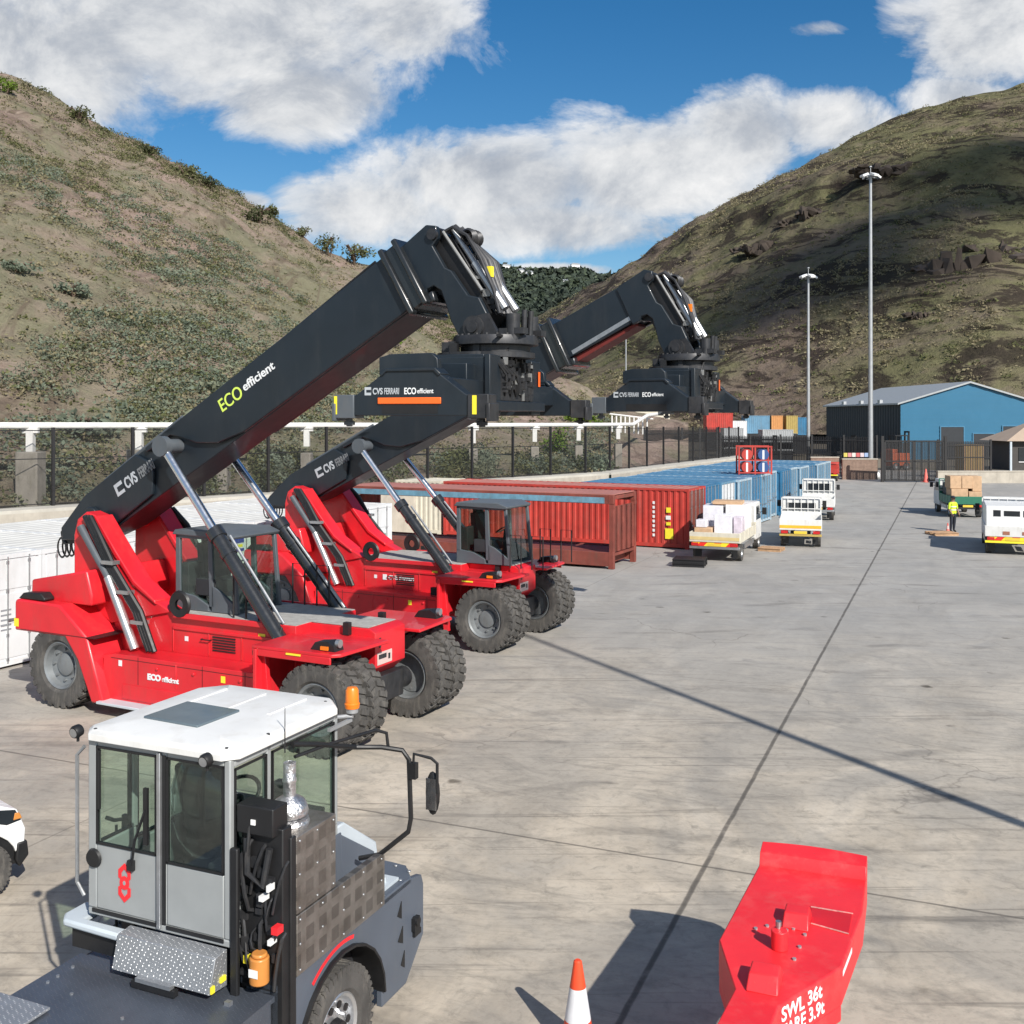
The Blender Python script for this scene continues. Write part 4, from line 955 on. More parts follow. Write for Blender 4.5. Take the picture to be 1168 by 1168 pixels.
    MB().cyl(c + Vector((0, .03, .13)), c + Vector((0, .03, .20)), .018, n=10).cyl(c + Vector((0, .03, .17)), c + Vector((0, .03, .205)), .024, n=10).build('grease_cap', STEEL, k)
    mb = MB()
    for px, py in ((875, 1057), (897, 1062), (905, 1060), (918, 1067), (912, 1081), (906, 1095), (862, 1060)):
        p = Vector(W2(px, py, zt)); mb.part().cyl(p, p + Vector((0, 0, .015)), .016, n=8)
    mb.build('bolt', GALV, r)
    pts = [W2(925, 1036, zt), W2(972, 1043, zt), W2(968, 1066, zt), W2(925, 1053, zt)]
    mb = MB(); mb.prism([(x, y, zt) for x, y, z in pts], (0, 0, .006)); mb.build('cover_plate', mat('red_cover', (.6, .013, .02), .42), r, .002)
    mb = MB()
    for (p, q) in (((925, 1035), (973, 1043)), ((925, 1054), (968, 1066))):
        mb.part(); a, b2 = Vector(W2(*p, zt)), Vector(W2(*q, zt)); a.z = b2.z = zt + .004; d = (b2 - a).normalized(); s = Vector((-d.y, d.x, 0)) * .006
        mb.prism([a - s, b2 - s, b2 + s, a + s], (0, 0, .006))
    mb.build('weld_seam', mat('scuffed_edge', (.66, .30, .27), .6, var=.4, scale=20), r)
    # lettering on the near side of the plate
    a, b2 = Vector(T_[5]), Vector(T_[6]); d = (b2 - a).normalized(); nrm = Vector((d.y, -d.x, 0))
    lettering('lettering', 'SWL 36t', WLET, r, a + d * .03 + nrm * .004 + Vector((0, 0, -.125)), d, (0, 0, 1), .145, 1.0, .002, .003)
    lettering('lettering', 'TARE 3.9t', WLET, r, a + d * .02 + nrm * .004 + Vector((0, 0, -.255)), d, (0, 0, 1), .145, .92, .002, .003)
    a2, b3 = Vector(T_[6]), Vector(T_[7]); d2 = (b3 - a2).normalized(); n2 = Vector((d2.y, -d2.x, 0))
    mb = MB(); mb.prism([a2 + d2 * .04 + n2 * .002 + Vector((0, 0, -.05)), a2 + d2 * .45 + n2 * .002 + Vector((0, 0, -.05)), a2 + d2 * .45 + n2 * .002 + Vector((0, 0, -.09)), a2 + d2 * .04 + n2 * .002 + Vector((0, 0, -.09))], n2 * .003)
    mb.build('white_strip', WLET, r)
    # stand under the far end
    m0 = (Vector(T_[0]) + Vector(T_[8]) + Vector(T_[1]) + Vector(T_[7])) / 4; m0.z = 0
    mb = MB()
    for s in (-1, 1):
        c = m0 + ux * .20 * s; mb.obox(c + Vector((0, 0, .58)), ux * .05, wv * .05, (0, 0, .58)); mb.obox(c + Vector((0, 0, .02)), ux * .14, wv * .14, (0, 0, .02))
    mb.obox(m0 + Vector((0, 0, .55)), ux * .20, wv * .03, (0, 0, .04)); mb.build('stand', REDW, r, .006)
gooseneck()

# ------------------------------------------------------------------ cones
def cone(loc, h, label, name='traffic_cone', cols=None, group=None):
    c1, c2 = cols
    r = empty(name, loc, R(15), label, 'traffic cone', group)
    rb = h * .20; rt = h * .045
    rad = lambda t: rb + (rt - rb) * t
    mb = MB(); mb.lathe((0, 0, 0), (0, 0, 1), [(rad(0), .03), (rad(.34), h * .34), (rad(.34) - .004, h * .34)], 24)
    mb.lathe((0, 0, 0), (0, 0, 1), [(rad(.70) , h * .70), (rad(.985), h * .985), (rt * .7, h), (.001, h)], 24)
    mb.build('cone', c1, r)
    MB().lathe((0, 0, 0), (0, 0, 1), [(rad(.34) + .001, h * .34), (rad(.70) + .001, h * .70)], 24).build('reflective_sleeve', c2, r)
    MB().box(-rb * 1.35, rb * 1.35, -rb * 1.35, rb * 1.35, 0, .035).build('base', c1 if h < .6 else mat('cone_base', (.5, .05, .025), .6), r, .01)
CONEO = mat('cone_orange', (.78, .075, .025), .45, var=.06)
cone(G(659, 1196), .80, 'orange and white traffic cone beside the shadow of the gooseneck', cols=(CONEO, mat('sleeve_white', (.72, .73, .76), .4)))
PINK = mat('faded_cone', (.72, .16, .13), .5)
cone(G(1081, 607), .46, 'small faded red cone next to the person in the yellow vest', cols=(PINK, mat('sleeve_pale', (.72, .45, .42), .5)))
cone(G(1056, 550), 1.15, 'tall pink and red cone standing by the foot of the black gate', cols=(PINK, PINK))

# ------------------------------------------------------------------ white car
def car():
    a = R(48)
    p = G(2, 1040); 
    r = empty('parked_car', (p.x - .40, p.y + .10, 0), a, 'white car at the left edge with its front corner in view', 'car')
    # x forward; wheel axle at x=0 front; near side is y=-.. (camera-right)
    prof = [(-3.5, .45), (-3.55, .95), (-3.35, 1.15), (-3.15, 1.70), (-1.5, 1.74), (-.55, 1.22), (.25, 1.12), (.52, 1.0), (.62, .75), (.6, .42), (.56, .32), (-3.3, .32)]
    n = 12
    def arch(cx): return [(cx + .42 * math.cos(math.pi * i / n), .34 + .44 * math.sin(math.pi * i / n)) for i in range(n + 1)]
    side = prof[:-2] + [(.56, .38)] + arch(.12) + [(-.45, .32), (-2.25, .32)] + arch(-2.7) + [(-3.3, .34)]
    mb = MB(); mb.xz([(x, z) for x, z in side if z < 1.3 or True], 0.0, .22); mb.xz(side, 1.52, 1.74); mb.xz([(x, z) if z > .4 else (x, .5) for x, z in prof], .22, 1.52)
    b = mb.build('body', WHITE, r, .05)
    mb = MB(); mb.xz([(-3.0, 1.18), (-2.9, 1.6), (-1.6, 1.64), (-.85, 1.2)], -.006, .01); mb.build('window', SMOKE, b)
    MB().prism([(-1.42, .2, 1.69), (-1.42, 1.54, 1.69), (-.62, 1.54, 1.25), (-.62, .2, 1.25)], (.02, 0, .012)).build('windscreen', SMOKE, b)
    mb = MB(); mb.xz([(.50, .40), (.52, .60), (.64, .60), (.66, .42), (.55, .30)], -.015, .3).xz([(.40, .34), (.5, .60), (.67, .58), (.66, .36)], .2, 1.5); mb.build('bumper', BLK, r, .02)
    mb = MB(); mb.xz([(.20, .92), (.28, 1.05), (.50, 1.0), (.57, .86), (.40, .84)], -.008, .2); mb.mat(1).xz([(.47, .88), (.49, .97), (.55, .95), (.58, .88)], -.012, .1)
    mb.build('headlight', [SMOKE, AMBER], r, .01)
    for (x, y, o) in ((.12, .10, -1), (-2.7, .10, -1), (.12, 1.64, 1), (-2.7, 1.64, 1)):
        wheel(r, (x, y, .34), (0, 1, 0), .34, .22, STEEL, out=o, lugs=36, lug=.01, bolts=5)
    for cx in (.12, -2.7):
        mb = MB(); mb.xz([(cx + .45 * math.cos(math.pi * i / n), .34 + .46 * math.sin(math.pi * i / n)) for i in range(n + 1)] , .05, .24); mb.build('wheel_arch', BLK, r)
car()
#PART3
# ------------------------------------------------------------------ shipping containers
def corrugate(mb, p0, ux, uz, L, Hh, nrm, pitch=.28, depth=.036):
    p0, ux, uz, nrm = map(Vector, (p0, ux, uz, nrm)); n = max(2, int(round(L / pitch))); w = L / n; pts = []
    for i in range(n):
        for t, d in ((0, 0), (.30, 0), (.42, -depth), (.80, -depth), (.92, 0)): pts.append((i * w + t * w, d))
    pts.append((L, 0)); k = len(pts)
    vs = [p0 + ux * x + nrm * d for x, d in pts] + [p0 + ux * x + nrm * d + uz * Hh for x, d in pts]
    mb.add(vs, [(i, i + 1, k + i + 1, k + i) for i in range(k - 1)])
def container(L, side, roof, door, label, frame=None, cat='container', group=None, marks=None, hgt=2.59, doors=True):
    r = empty('shipping_container', (0, 0, 0), HA, label, cat, group); frame = frame or side; W = 2.438; e = .08
    mb = MB()
    for x in (-L, -e):
        for y in (0, W - e): mb.box(x, x + e, y, y + e, .0, hgt)
    for y in (0, W - .06):
        mb.box(-L + e, -e, y, y + .06, hgt - .10, hgt - .005).box(-L + e, -e, y, y + .06, .06, .22)
    for x in (-L, -.06): mb.box(x, x + .06, e, W - e, hgt - .11, hgt - .005).box(x, x + .06, e, W - e, .06, .18)
    for x in (-L - .004, -.174):
        for y in (-.004, W - .158):
            for z in (-.0, hgt - .118): mb.box(x, x + .178, y, y + .162, z + .002, z + .12)
    mb.build('frame', frame, r)
    mb = MB(); corrugate(mb, (-L + e, .012, .2), (1, 0, 0), (0, 0, 1), L - 2 * e, hgt - .29, (0, -1, 0))
    corrugate(mb, (-L + e, W - .012, .2), (1, 0, 0), (0, 0, 1), L - 2 * e, hgt - .29, (0, 1, 0))
    corrugate(mb, (-L + .012, e, .18), (0, 1, 0), (0, 0, 1), W - 2 * e, hgt - .28, (-1, 0, 0))
    if not doors: corrugate(mb, (-.012, e, .18), (0, 1, 0), (0, 0, 1), W - 2 * e, hgt - .28, (1, 0, 0))
    mb.build('side_wall', side, r, fix=False, smooth=20)
    mb = MB(); corrugate(mb, (-L + .06, .05, hgt - .012), (1, 0, 0), (0, 1, 0), L - .12, W - .1, (0, 0, 1), .42, .02)
    mb.build('roof', roof, r, fix=False, smooth=20)
    if doors:
        for s in (0, 1):
            y0 = e + .005 + s * (W / 2 - e); y1 = y0 + W / 2 - e - .01
            mb = MB(); mb.box(-.05, -.025, y0, y1, .18, hgt - .11)
            for z in (.2, .98, 1.76): mb.box(-.025, -.012, y0 + .06, y1 - .06, z + .03, z + .70)
            d = mb.build('door', door, r)
            mb = MB()
            for k in (.28, .78):
                y = y0 + (y1 - y0) * k; mb.cyl((.01, y, .12), (.01, y, hgt - .06), .017, n=6)
                for z in (.2, .75, 1.75, 2.4): mb.box(-.02, .02, y - .03, y + .03, z - .03, z + .03)
                mb.box(.01, .03, y - .02, y + .26, .95 + .12 * s, 1.0 + .12 * s)
            mb.build('locking_bar', STEEL, d)
            if marks and s == 1:
                mb = MB(); mb.box(-.0115, -.008, y0 + .25, y0 + .80, 2.02, 2.14).box(-.0115, -.008, y0 + .25, y0 + .80, 1.78, 1.86); mb.mat(1).box(-.0115, -.008, y0 + .30, y0 + .74, 1.9, 1.98)
                mb.build('logo_panel', [mat('logo_blue', (.03, .06, .30), .5), YEL], d)
            if s == 1:
                mb = MB()
                for k in range(5): mb.box(-.0118, -.009, y0 + .15, y0 + .42, 1.30 - .11 * k, 1.34 - .11 * k).box(-.0118, -.009, y0 + .55, y0 + .86, 1.30 - .11 * k, 1.34 - .11 * k)
                mb.build('data_panel', mat('stencil_grey', (.25, .26, .28), .6), d)
    return r
def put(o, a, b, z=0): o.location = A(a, b, z); return o
gW = 'white containers in a row behind the reach stackers'
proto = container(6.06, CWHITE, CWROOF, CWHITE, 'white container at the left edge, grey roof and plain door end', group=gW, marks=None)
b0 = 14.56; put(proto, -21.07, b0)
p2 = container(6.06, CWHITE, CWROOF, CWHITE, 'second white container from the left, blue and yellow panel on its door', group=gW, marks=True); put(p2, -21.07, b0 + 2.46)
order = ['third', 'fourth', 'fifth', 'sixth']
for k in range(2, 7):
    o = copy_tree(proto if k % 2 == 0 else p2)
    o['label'] = ('%s white container from the left, seen behind the red reach stackers' % order[k - 2]) if k < 6 else 'last white container of the row, beside the flat rack behind the second reach stacker'
    put(o, -21.07 + random.uniform(-.08, .08), b0 + 2.46 * k)
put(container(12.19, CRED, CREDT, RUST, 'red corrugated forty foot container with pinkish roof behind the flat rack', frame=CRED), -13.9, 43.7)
put(container(2.6, CREAM, CREAM, CREAM, 'short cream container at the far left end of the red container', doors=False), -26.3, 43.75)
# warning stickers on the red container
mb = MB()
rc = [o for o in bpy.data.objects if o.get('label', '').startswith('red corrugated')][0]
for (x, z, w, h) in ((-1.05, .42, .36, .45), (-1.0, 1.0, .2, .14), (-1.0, 1.55, .2, .22)): mb.part().box(x, x + w, -.02, -.014, z, z + h)
mb.mat(1).part().box(-1.02, -.8, -.02, -.014, 1.25, 1.42).part()
for k in range(8): mb.box(-1.62, -1.52, -.02, -.014, .5 + .2 * k, .62 + .2 * k)
mb.build('warning_sticker', [YEL, WHITE], rc)
gB = 'blue twenty foot containers side by side'
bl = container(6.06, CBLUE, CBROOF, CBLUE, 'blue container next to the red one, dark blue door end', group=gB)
b1 = 46.25; put(bl, -13.95, b1)
bl2 = container(6.06, CBLUE2, CBROOF, CWHITE, 'blue roofed container with white and blue door end, second from the red container', group=gB); put(bl2, -13.9, b1 + 2.47)
ords = ['third', 'fourth', 'fifth', 'sixth', 'seventh', 'eighth', 'ninth', 'tenth', 'eleventh', 'twelfth']
bl3 = container(6.06, CBLUE2, CBROOF, CBLUE2, 'x', frame=mat('lit_frame', (.36, .46, .53), .5, var=.15), group=gB)  # frame paler than its panels, sunlit edges put into the colour
for k in range(2, 12):
    o = bl3 if k == 2 else copy_tree(bl3 if k % 3 else bl)
    o['label'] = '%s blue container of the row counting from the red one' % ords[k - 2]
    put(o, -13.95 + random.uniform(-.25, .25), b1 + 2.47 * k)

# flat rack with a collapsed rack on top
def flatrack(h_end, collapsed, label, mt, edge):
    r = empty('flat_rack', (0, 0, 0), HA, label, 'flat rack'); L, W = 12.19, 2.438
    mb = MB()
    for y in (0, W - .16): mb.box(-L, 0, y, y + .16, .1 if not collapsed else 0, .62 if not collapsed else .32)
    mb.box(-L + .02, -.02, .16, W - .16, .48 if not collapsed else .16, .58 if not collapsed else .30)
    for k in range(14): mb.box(-L + .4 + k * .87, -L + .5 + k * .87, .01, W - .01, .14, .46) if not collapsed else None
    for x in (-L - .004, -.2):
        for y in (-.006, W - .19): mb.box(x, x + .204, y, y + .196, 0, .64 if not collapsed else .34)
    base = mb.build('base', mt, r, .01)
    mb = MB()
    for x in (-4.1, -8.4): mb.box(x, x + .36, -.012, .0, .2, .42)
    if not collapsed: mb.build('fork_pocket', BLK, base)
    if not collapsed:
        for x in (-L, -.16):
            mb = MB()
            for y in (0, W - .17): mb.box(x, x + .16, y, y + .17, .64, h_end - .005)
            corrugate(mb, (x + .12, .17, .62), (0, 1, 0), (0, 0, 1), W - .34, h_end - .7, (1, 0, 0), .5, .02)
            mb.box(x, x + .1, .17, W - .17, .62, h_end - .1)
            for y in (-.006, W - .19): mb.box(x - .004, x + .175, y, y + .196, h_end - .16, h_end)
            mb.build('end_wall', mt, r, fix=False)
    else:
        mb = MB()
        for y in (-.02, W - .01): mb.box(-L + .25, -.35, y, y + .03, .02, .24)
        mb.build('side_rail', edge, r)
        mb = MB(); mb.box(-L + .05, -.05, .05, W - .05, .33, .36); mb.build('deck', CREDT, r)
    return r
put(flatrack(2.42, False, 'rust red flat rack with one end wall up in front of the red container', RUST, None), -14.6, 36.75)
put(flatrack(2.4, True, 'folded flat rack with blue side rail lying on top of the rust red one', RUST, mat('rail_blue', (.13, .27, .36), .6, var=.25, dirt=.4)), -14.6, 36.75, 2.43)
# reel rack on top of the blue containers
def drumrack():
    p = G(843, 541, 2.6); r = empty('drum_rack', p, HA * 0 - .1, 'rack of red and blue drums standing on the blue container roofs', 'drum rack')
    mb = MB()
    for x in (0, .85, 1.7):
        for y in (0, 1.2): mb.box(x - .04, x + .04, y - .04, y + .04, 0, 1.5)
    for z in (.05, .72, 1.45): mb.box(-.04, 1.74, -.05, .0, z, z + .07).box(-.04, 1.74, 1.2, 1.25, z, z + .07)
    mb.build('frame', CRED, r)
    for k, (x, z) in enumerate(((.42, .38), (1.28, .38), (.42, 1.05), (1.28, 1.05))):
        mb = MB(); mb.lathe((x, 0, z), (0, 1, 0), [(.001, -.0), (.28, 0), (.30, .03), (.28, .06), (.28, 1.1), (.001, 1.1)], 18); mb.mat(1).box(x - .05, x + .05, -.006, .0, z - .24, z + .24)
        mb.build('drum', [CRED if k % 2 == 0 else mat('drum_blue', (.03, .08, .22), .5), WHITE], r)
drumrack()

# ------------------------------------------------------------------ light trucks
TWHITE = mat('truck_white', (.66, .655, .635), .42, var=.06, scale=2.5, dirt=.42, dirtcol=(.40, .36, .30))
MESHN = meshmat('shade_netting', (.018, .018, .02), .50, 1, 1)
def truck(loc, rz, label, W=1.75, bedL=3.2, cabm=TWHITE, bedm=TWHITE, bumper=YEL, strip=None, haz=False, green=False, cabh=2.05, bedh=.85, sides=.35, group=None, van=False):
    r = empty('flatbed_truck', loc, rz, label, 'truck', group); w = W / 2
    mb = MB(); mb.box(0.15, bedL + 1.6, -.42, -.28, .5, .68).box(.15, bedL + 1.6, .28, .42, .5, .68); mb.build('chassis', BLK, r)
    mb = MB(); mb.box(0, bedL, -w, w, bedh - .10, bedh); 
    if sides:
        for y in (-w, w - .04): mb.box(.03, bedL, y, y + .04, bedh, bedh + sides)
        mb.box(bedL - .05, bedL, -w, w, bedh, bedh + sides * 1.3)
    for y in (-w - .01, w - .03):
        for k in range(5): mb.box(.1 + k * (bedL - .3) / 4, .16 + k * (bedL - .3) / 4, y, y + .04, bedh - .1, bedh + sides)
    bed = mb.build('load_bed', bedm, r, .006)
    mb = MB()
    for s in (-1, 1): mb.part().box(.34, .37, s * (w - .28) - .12, s * (w - .28) + .12, .12, .62)
    mb.build('mud_flap', BLK, r)
    mb = MB()
    for s in (-1, 1): mb.part().box(1.25, bedL - .4, s * (w - .05) - .02, s * (w - .05) + .02, .42, .62)
    mb.build('side_guard', STEEL, r)
    mb = MB(); mb.box(-.04, .0, -w, w, bedh - .08, bedh + sides); tb = mb.build('tailboard', GREEN if green else bedm, r, .01)
    if strip: MB().box(-.05, -.042, -w + .02, w - .02, bedh - .0, bedh + .13).build('reflective_strip', strip, tb)
    mb = MB(); mb.box(-.02, .08, -w, w, .50, .60); mb.build('bumper', bumper, r, .01)
    if haz: MB().box(-.03, -.012, -w + .12, w - .12, bedh - .24, bedh - .10).build('hazard_board', HAZ, r)
    for s in (-1, 1): MB().box(-.045, -.0, s * (w - .22) - .14, s * (w - .22) + .14, .62, .74).build('tail_light', CREDL, r)
    MB().box(-.035, -.025, -.27, .27, .61, .73).build('number_plate', mat('plate_yellow', (.7, .5, .05), .5), r)
    # cab
    c0 = bedL + .08; cw = w - .04
    mb = MB()
    prof = [(c0, .55), (c0, cabh - .08), (c0 + .1, cabh), (c0 + 1.15, cabh), (c0 + 1.5, 1.35), (c0 + 1.58, 1.0), (c0 + 1.58, .45), (c0 + .1, .45)]
    mb.xz(prof, -cw, cw)
    cab = mb.build('cab', cabm, r, .05)
    mb = MB(); mb.box(c0 - .012, c0 + .02, -cw + .22, cw - .22, 1.42, cabh - .22); mb.build('rear_window', SMOKE, cab)
    mb = MB()
    for y in (-cw - .006, cw - .02): mb.xz([(c0 + .2, 1.3), (c0 + .2, cabh - .18), (c0 + 1.0, cabh - .18), (c0 + 1.32, 1.3)], y, y + .026)
    mb.build('side_window', SMOKE, cab)
    for s in (-1, 1):
        mb = MB().tube([(c0 + 1.2, s * cw, 1.55), (c0 + 1.3, s * (cw + .18), 1.6)], .015, 6).box(c0 + 1.26, c0 + 1.32, s * (cw + .18) - .09, s * (cw + .18) + .09, 1.45, 1.75)
        mb.build('mirror', BLK, cab)
    for (x, s) in ((.75, -1), (.75, 1), (c0 + .95, -1), (c0 + .95, 1)):
        wheel(r, (x, s * (w - .16), .33), (0, 1, 0), .33, .24, STEEL, out=s, lugs=28, lug=.012, bolts=5)
    if sides > .3 or van:
        mb = MB()
        mb.box(bedL - .02, bedL + .04, -w, -w + .05, bedh, cabh + .05).box(bedL - .02, bedL + .04, w - .05, w, bedh, cabh + .05).box(bedL - .02, bedL + .04, -w, w, cabh, cabh + .05).box(bedL - .02, bedL + .04, -w, w, 1.45, 1.49)
        
        for k in range(1, 6): mb.box(bedL - .01, bedL + .03, -w + k * W / 6 - .015, -w + k * W / 6 + .015, bedh, cabh)
        mb.build('headboard_rack', bedm, r)
    if van:
        mb = MB().box(.25, bedL - .05, -w + .04, w - .04, bedh + .005, bedh + 1.15); k = mb.build('canopy', WHITE, r, .04)
        mb = MB(); mb.box(.24, .252, -.70, -.42, bedh + .72, bedh + .98).box(.24, .252, -.3, .3, bedh + .74, bedh + .96).box(.24, .252, .42, .70, bedh + .72, bedh + .98); mb.build('window', SMOKE, k)
        mb = MB().box(-.052, -.042, -.62, -.36, bedh + .0, bedh + .14).box(-.052, -.042, .1, .36, bedh + .0, bedh + .14); mb.build('reflector', mat('brown_reflector', (.32, .13, .08), .5), tb)
    return r
RD = math.atan2(HX, -HY)   # along the row (b axis)
SANDS = mat('sand_strip', (.62, .48, .22), .5); ORS = mat('orange_strip', (.9, .42, .03), .45)
p = G(815, 641); truck((p.x, p.y, 0), R(68), 'white flatbed loaded with wrapped goods beside the red container, red and yellow rear board', W=1.98, bedL=3.9, bedm=CREAM, strip=SANDS, haz=True, sides=.30, bumper=STEEL)
t1 = Matrix.Translation((p.x, p.y, 0)) @ Matrix.Rotation(R(68), 4, 'Z')
p = G(913, 625); truck((p.x, p.y, 0), R(74), 'empty white flatbed with an orange stripe across its tailboard beside the blue containers', W=1.78, bedL=2.8, strip=ORS, bumper=mat('ochre_bumper', (.42, .30, .08), .5), sides=.38, cabh=1.95)
p = G(932, 594); truck((p.x, p.y, 0), R(72), 'white truck parked ahead of the orange striped flatbed', W=1.8, bedL=2.6, sides=.36, cabh=2.1, bumper=STEEL)
p = G(1145, 634); truck((p.x + .35, p.y, 0), R(68), 'white canopied truck cut by the right edge of the frame, yellow bumper', W=2.05, bedL=3.4, haz=True, sides=.34, van=True, cabh=2.1)
p = G(1104, 591); truck((p.x, p.y, 0), R(80), 'small truck with green tailboard carrying cardboard boxes', W=1.8, bedL=3.0, bedm=GREEN, green=True, sides=.36, cabh=2.0, bumper=BLK)
t6 = Matrix.Translation((p.x, p.y, 0)) @ Matrix.Rotation(R(80), 4, 'Z')
def load(M, x, y, z, sx, sy, sz, m, label, cat, name, rz=0, group=None, bev=.02, extra=None):
    o = MB().box(-sx / 2, sx / 2, -sy / 2, sy / 2, 0, sz).build(name, m, bevel=bev); o.matrix_world = M @ Matrix.Translation((x, y, z)) @ Matrix.Rotation(R(rz), 4, 'Z')
    tag(o, label, cat, group); return o
gL = 'wrapped goods on the loaded flatbed'
for i, (x, y, z, sx, sy, sz, m, lab) in enumerate((
    (.75, .55, .86, .8, .7, .42, CARD, 'low brown carton at the rear left of the loaded flatbed'),
    (.70, .62, 1.29, .5, .42, .3, WRAP, 'small white parcel on top of the low brown carton'),
    (1.0, -.2, .86, .8, .7, .95, WRAP, 'white wrapped pallet of goods in the middle of the loaded flatbed'),
    (1.2, -.75, .86, .9, .34, .85, mat('printed_wrap', (.62, .55, .62), .35, var=.3, scale=3), 'pinkish wrapped bundle along the right side of the loaded flatbed'),
    (2.3, .45, .86, 1.2, .8, 1.2, WRAP, 'tall white wrapped pallet behind the brown carton'),
    (2.5, -.5, .86, 1.3, .8, 1.25, mat('pale_wrap', (.78, .77, .76), .3), 'tall pale wrapped pallet nearest the cab of the loaded flatbed'),
    (2.4, -.1, 2.1, 1.0, 1.2, .14, CARD, 'flat cardboard sheet lying over the tall pallets'))):
    load(t1, x, y, z, sx, sy, sz, m, lab, 'carton' if m is CARD else 'wrapped goods', 'carton' if m is CARD else 'wrapped_pallet', rz=random.uniform(-6, 6), group=gL)
gC = 'cardboard boxes on the green truck'
names = ['lower left', 'lower right', 'upper left', 'upper middle', 'upper right']
for i, (x, y, z, sy, sz) in enumerate(((1.0, .35, .86, .9, .75), (1.0, -.50, .86, .7, .60), (1.05, .55, 1.62, .62, .7), (1.05, -.06, 1.62, .58, .7), (1.1, -.62, 1.47, .5, .85))):
    load(t6, x, y, z, 1.1, sy, sz, CARD, '%s cardboard box stacked on the green tailboard truck' % names[i], 'carton', 'carton', rz=random.uniform(-3, 3), group=gC)
load(t6, 2.3, .0, .86, 1.2, 1.5, 1.0, mat('dark_tarpaulin', (.035, .035, .04), .6), 'dark tarpaulin covered load against the cab of the green truck', 'covered load', 'covered_load', bev=.1)
# far red pick-up and small site clutter
p = G(944, 549); truck((p.x, p.y, 0), R(70), 'small red truck parked far off behind the white trucks', W=1.7, bedL=2.2, cabm=CRED, bedm=CRED, sides=.3, cabh=1.6, bedh=.8)
def drum(px, py, m, label, name='barrel', rot=True):
    p = G(px, py); r = empty(name, (p.x, p.y, .3), 0, label, 'barrel', 'barrels by the brick wall')
    mb = MB(); mb.lathe((-.45, 0, 0), (1, 0, 0), [(.001, 0), (.27, 0), (.29, .03), (.28, .06), (.29, .3), (.28, .33), (.29, .6), (.28, .63), (.29, .88), (.27, .9), (.001, .9)], 18); mb.build('barrel_body', m, r)
    MB().cyl((-.46, 0, .18), (-.44, 0, .18), .04, n=8).build('bung', STEEL, r)
drum(966, 546, mat('barrel_blue', (.03, .16, .45), .4), 'blue barrel lying on its side, left of the pair of blue ones'); drum(975, 546, mat('barrel_deep_blue', (.03, .12, .38), .4), 'deeper blue barrel lying between the other blue and the yellow one'); drum(985, 546, YEL, 'yellow barrel lying at the right of the blue ones'); drum(997, 546, WHITE, 'white barrel lying beside the yellow one')
# black pallet near the loaded flatbed, wood scraps, pallet by the person
def pallet(px, py, m, label, rz, s=1.0, h=1):
    p = G(px, py); r = empty('pallet', (p.x, p.y, 0), rz, label, 'pallet')
    for lv in range(h):
        mb = MB(); z = lv * .15
        for k in range(7): mb.box(-.6 * s, .6 * s, (-.5 + k * .155) * s - .045, (-.5 + k * .155) * s + .045, z + .12, z + .145)
        mb.build('deck_boards', m, r)
        mb = MB()
        for y in (-.45, 0, .45): mb.part().box(-.6 * s, .6 * s, y * s - .05, y * s + .05, z + .0, z + .12)
        mb.build('bearer', m, r)
pallet(787, 645, BLK, 'stack of black plastic pallets in front of the loaded flatbed', HA + R(10), 1.0, 2)
pallet(880, 628, WOOD, 'broken wooden pallet on the ground beside the loaded flatbed', HA, .8)
pallet(1074, 610, WOOD, 'wooden pallet lying at the feet of the person in the yellow vest', .1, 1.0)

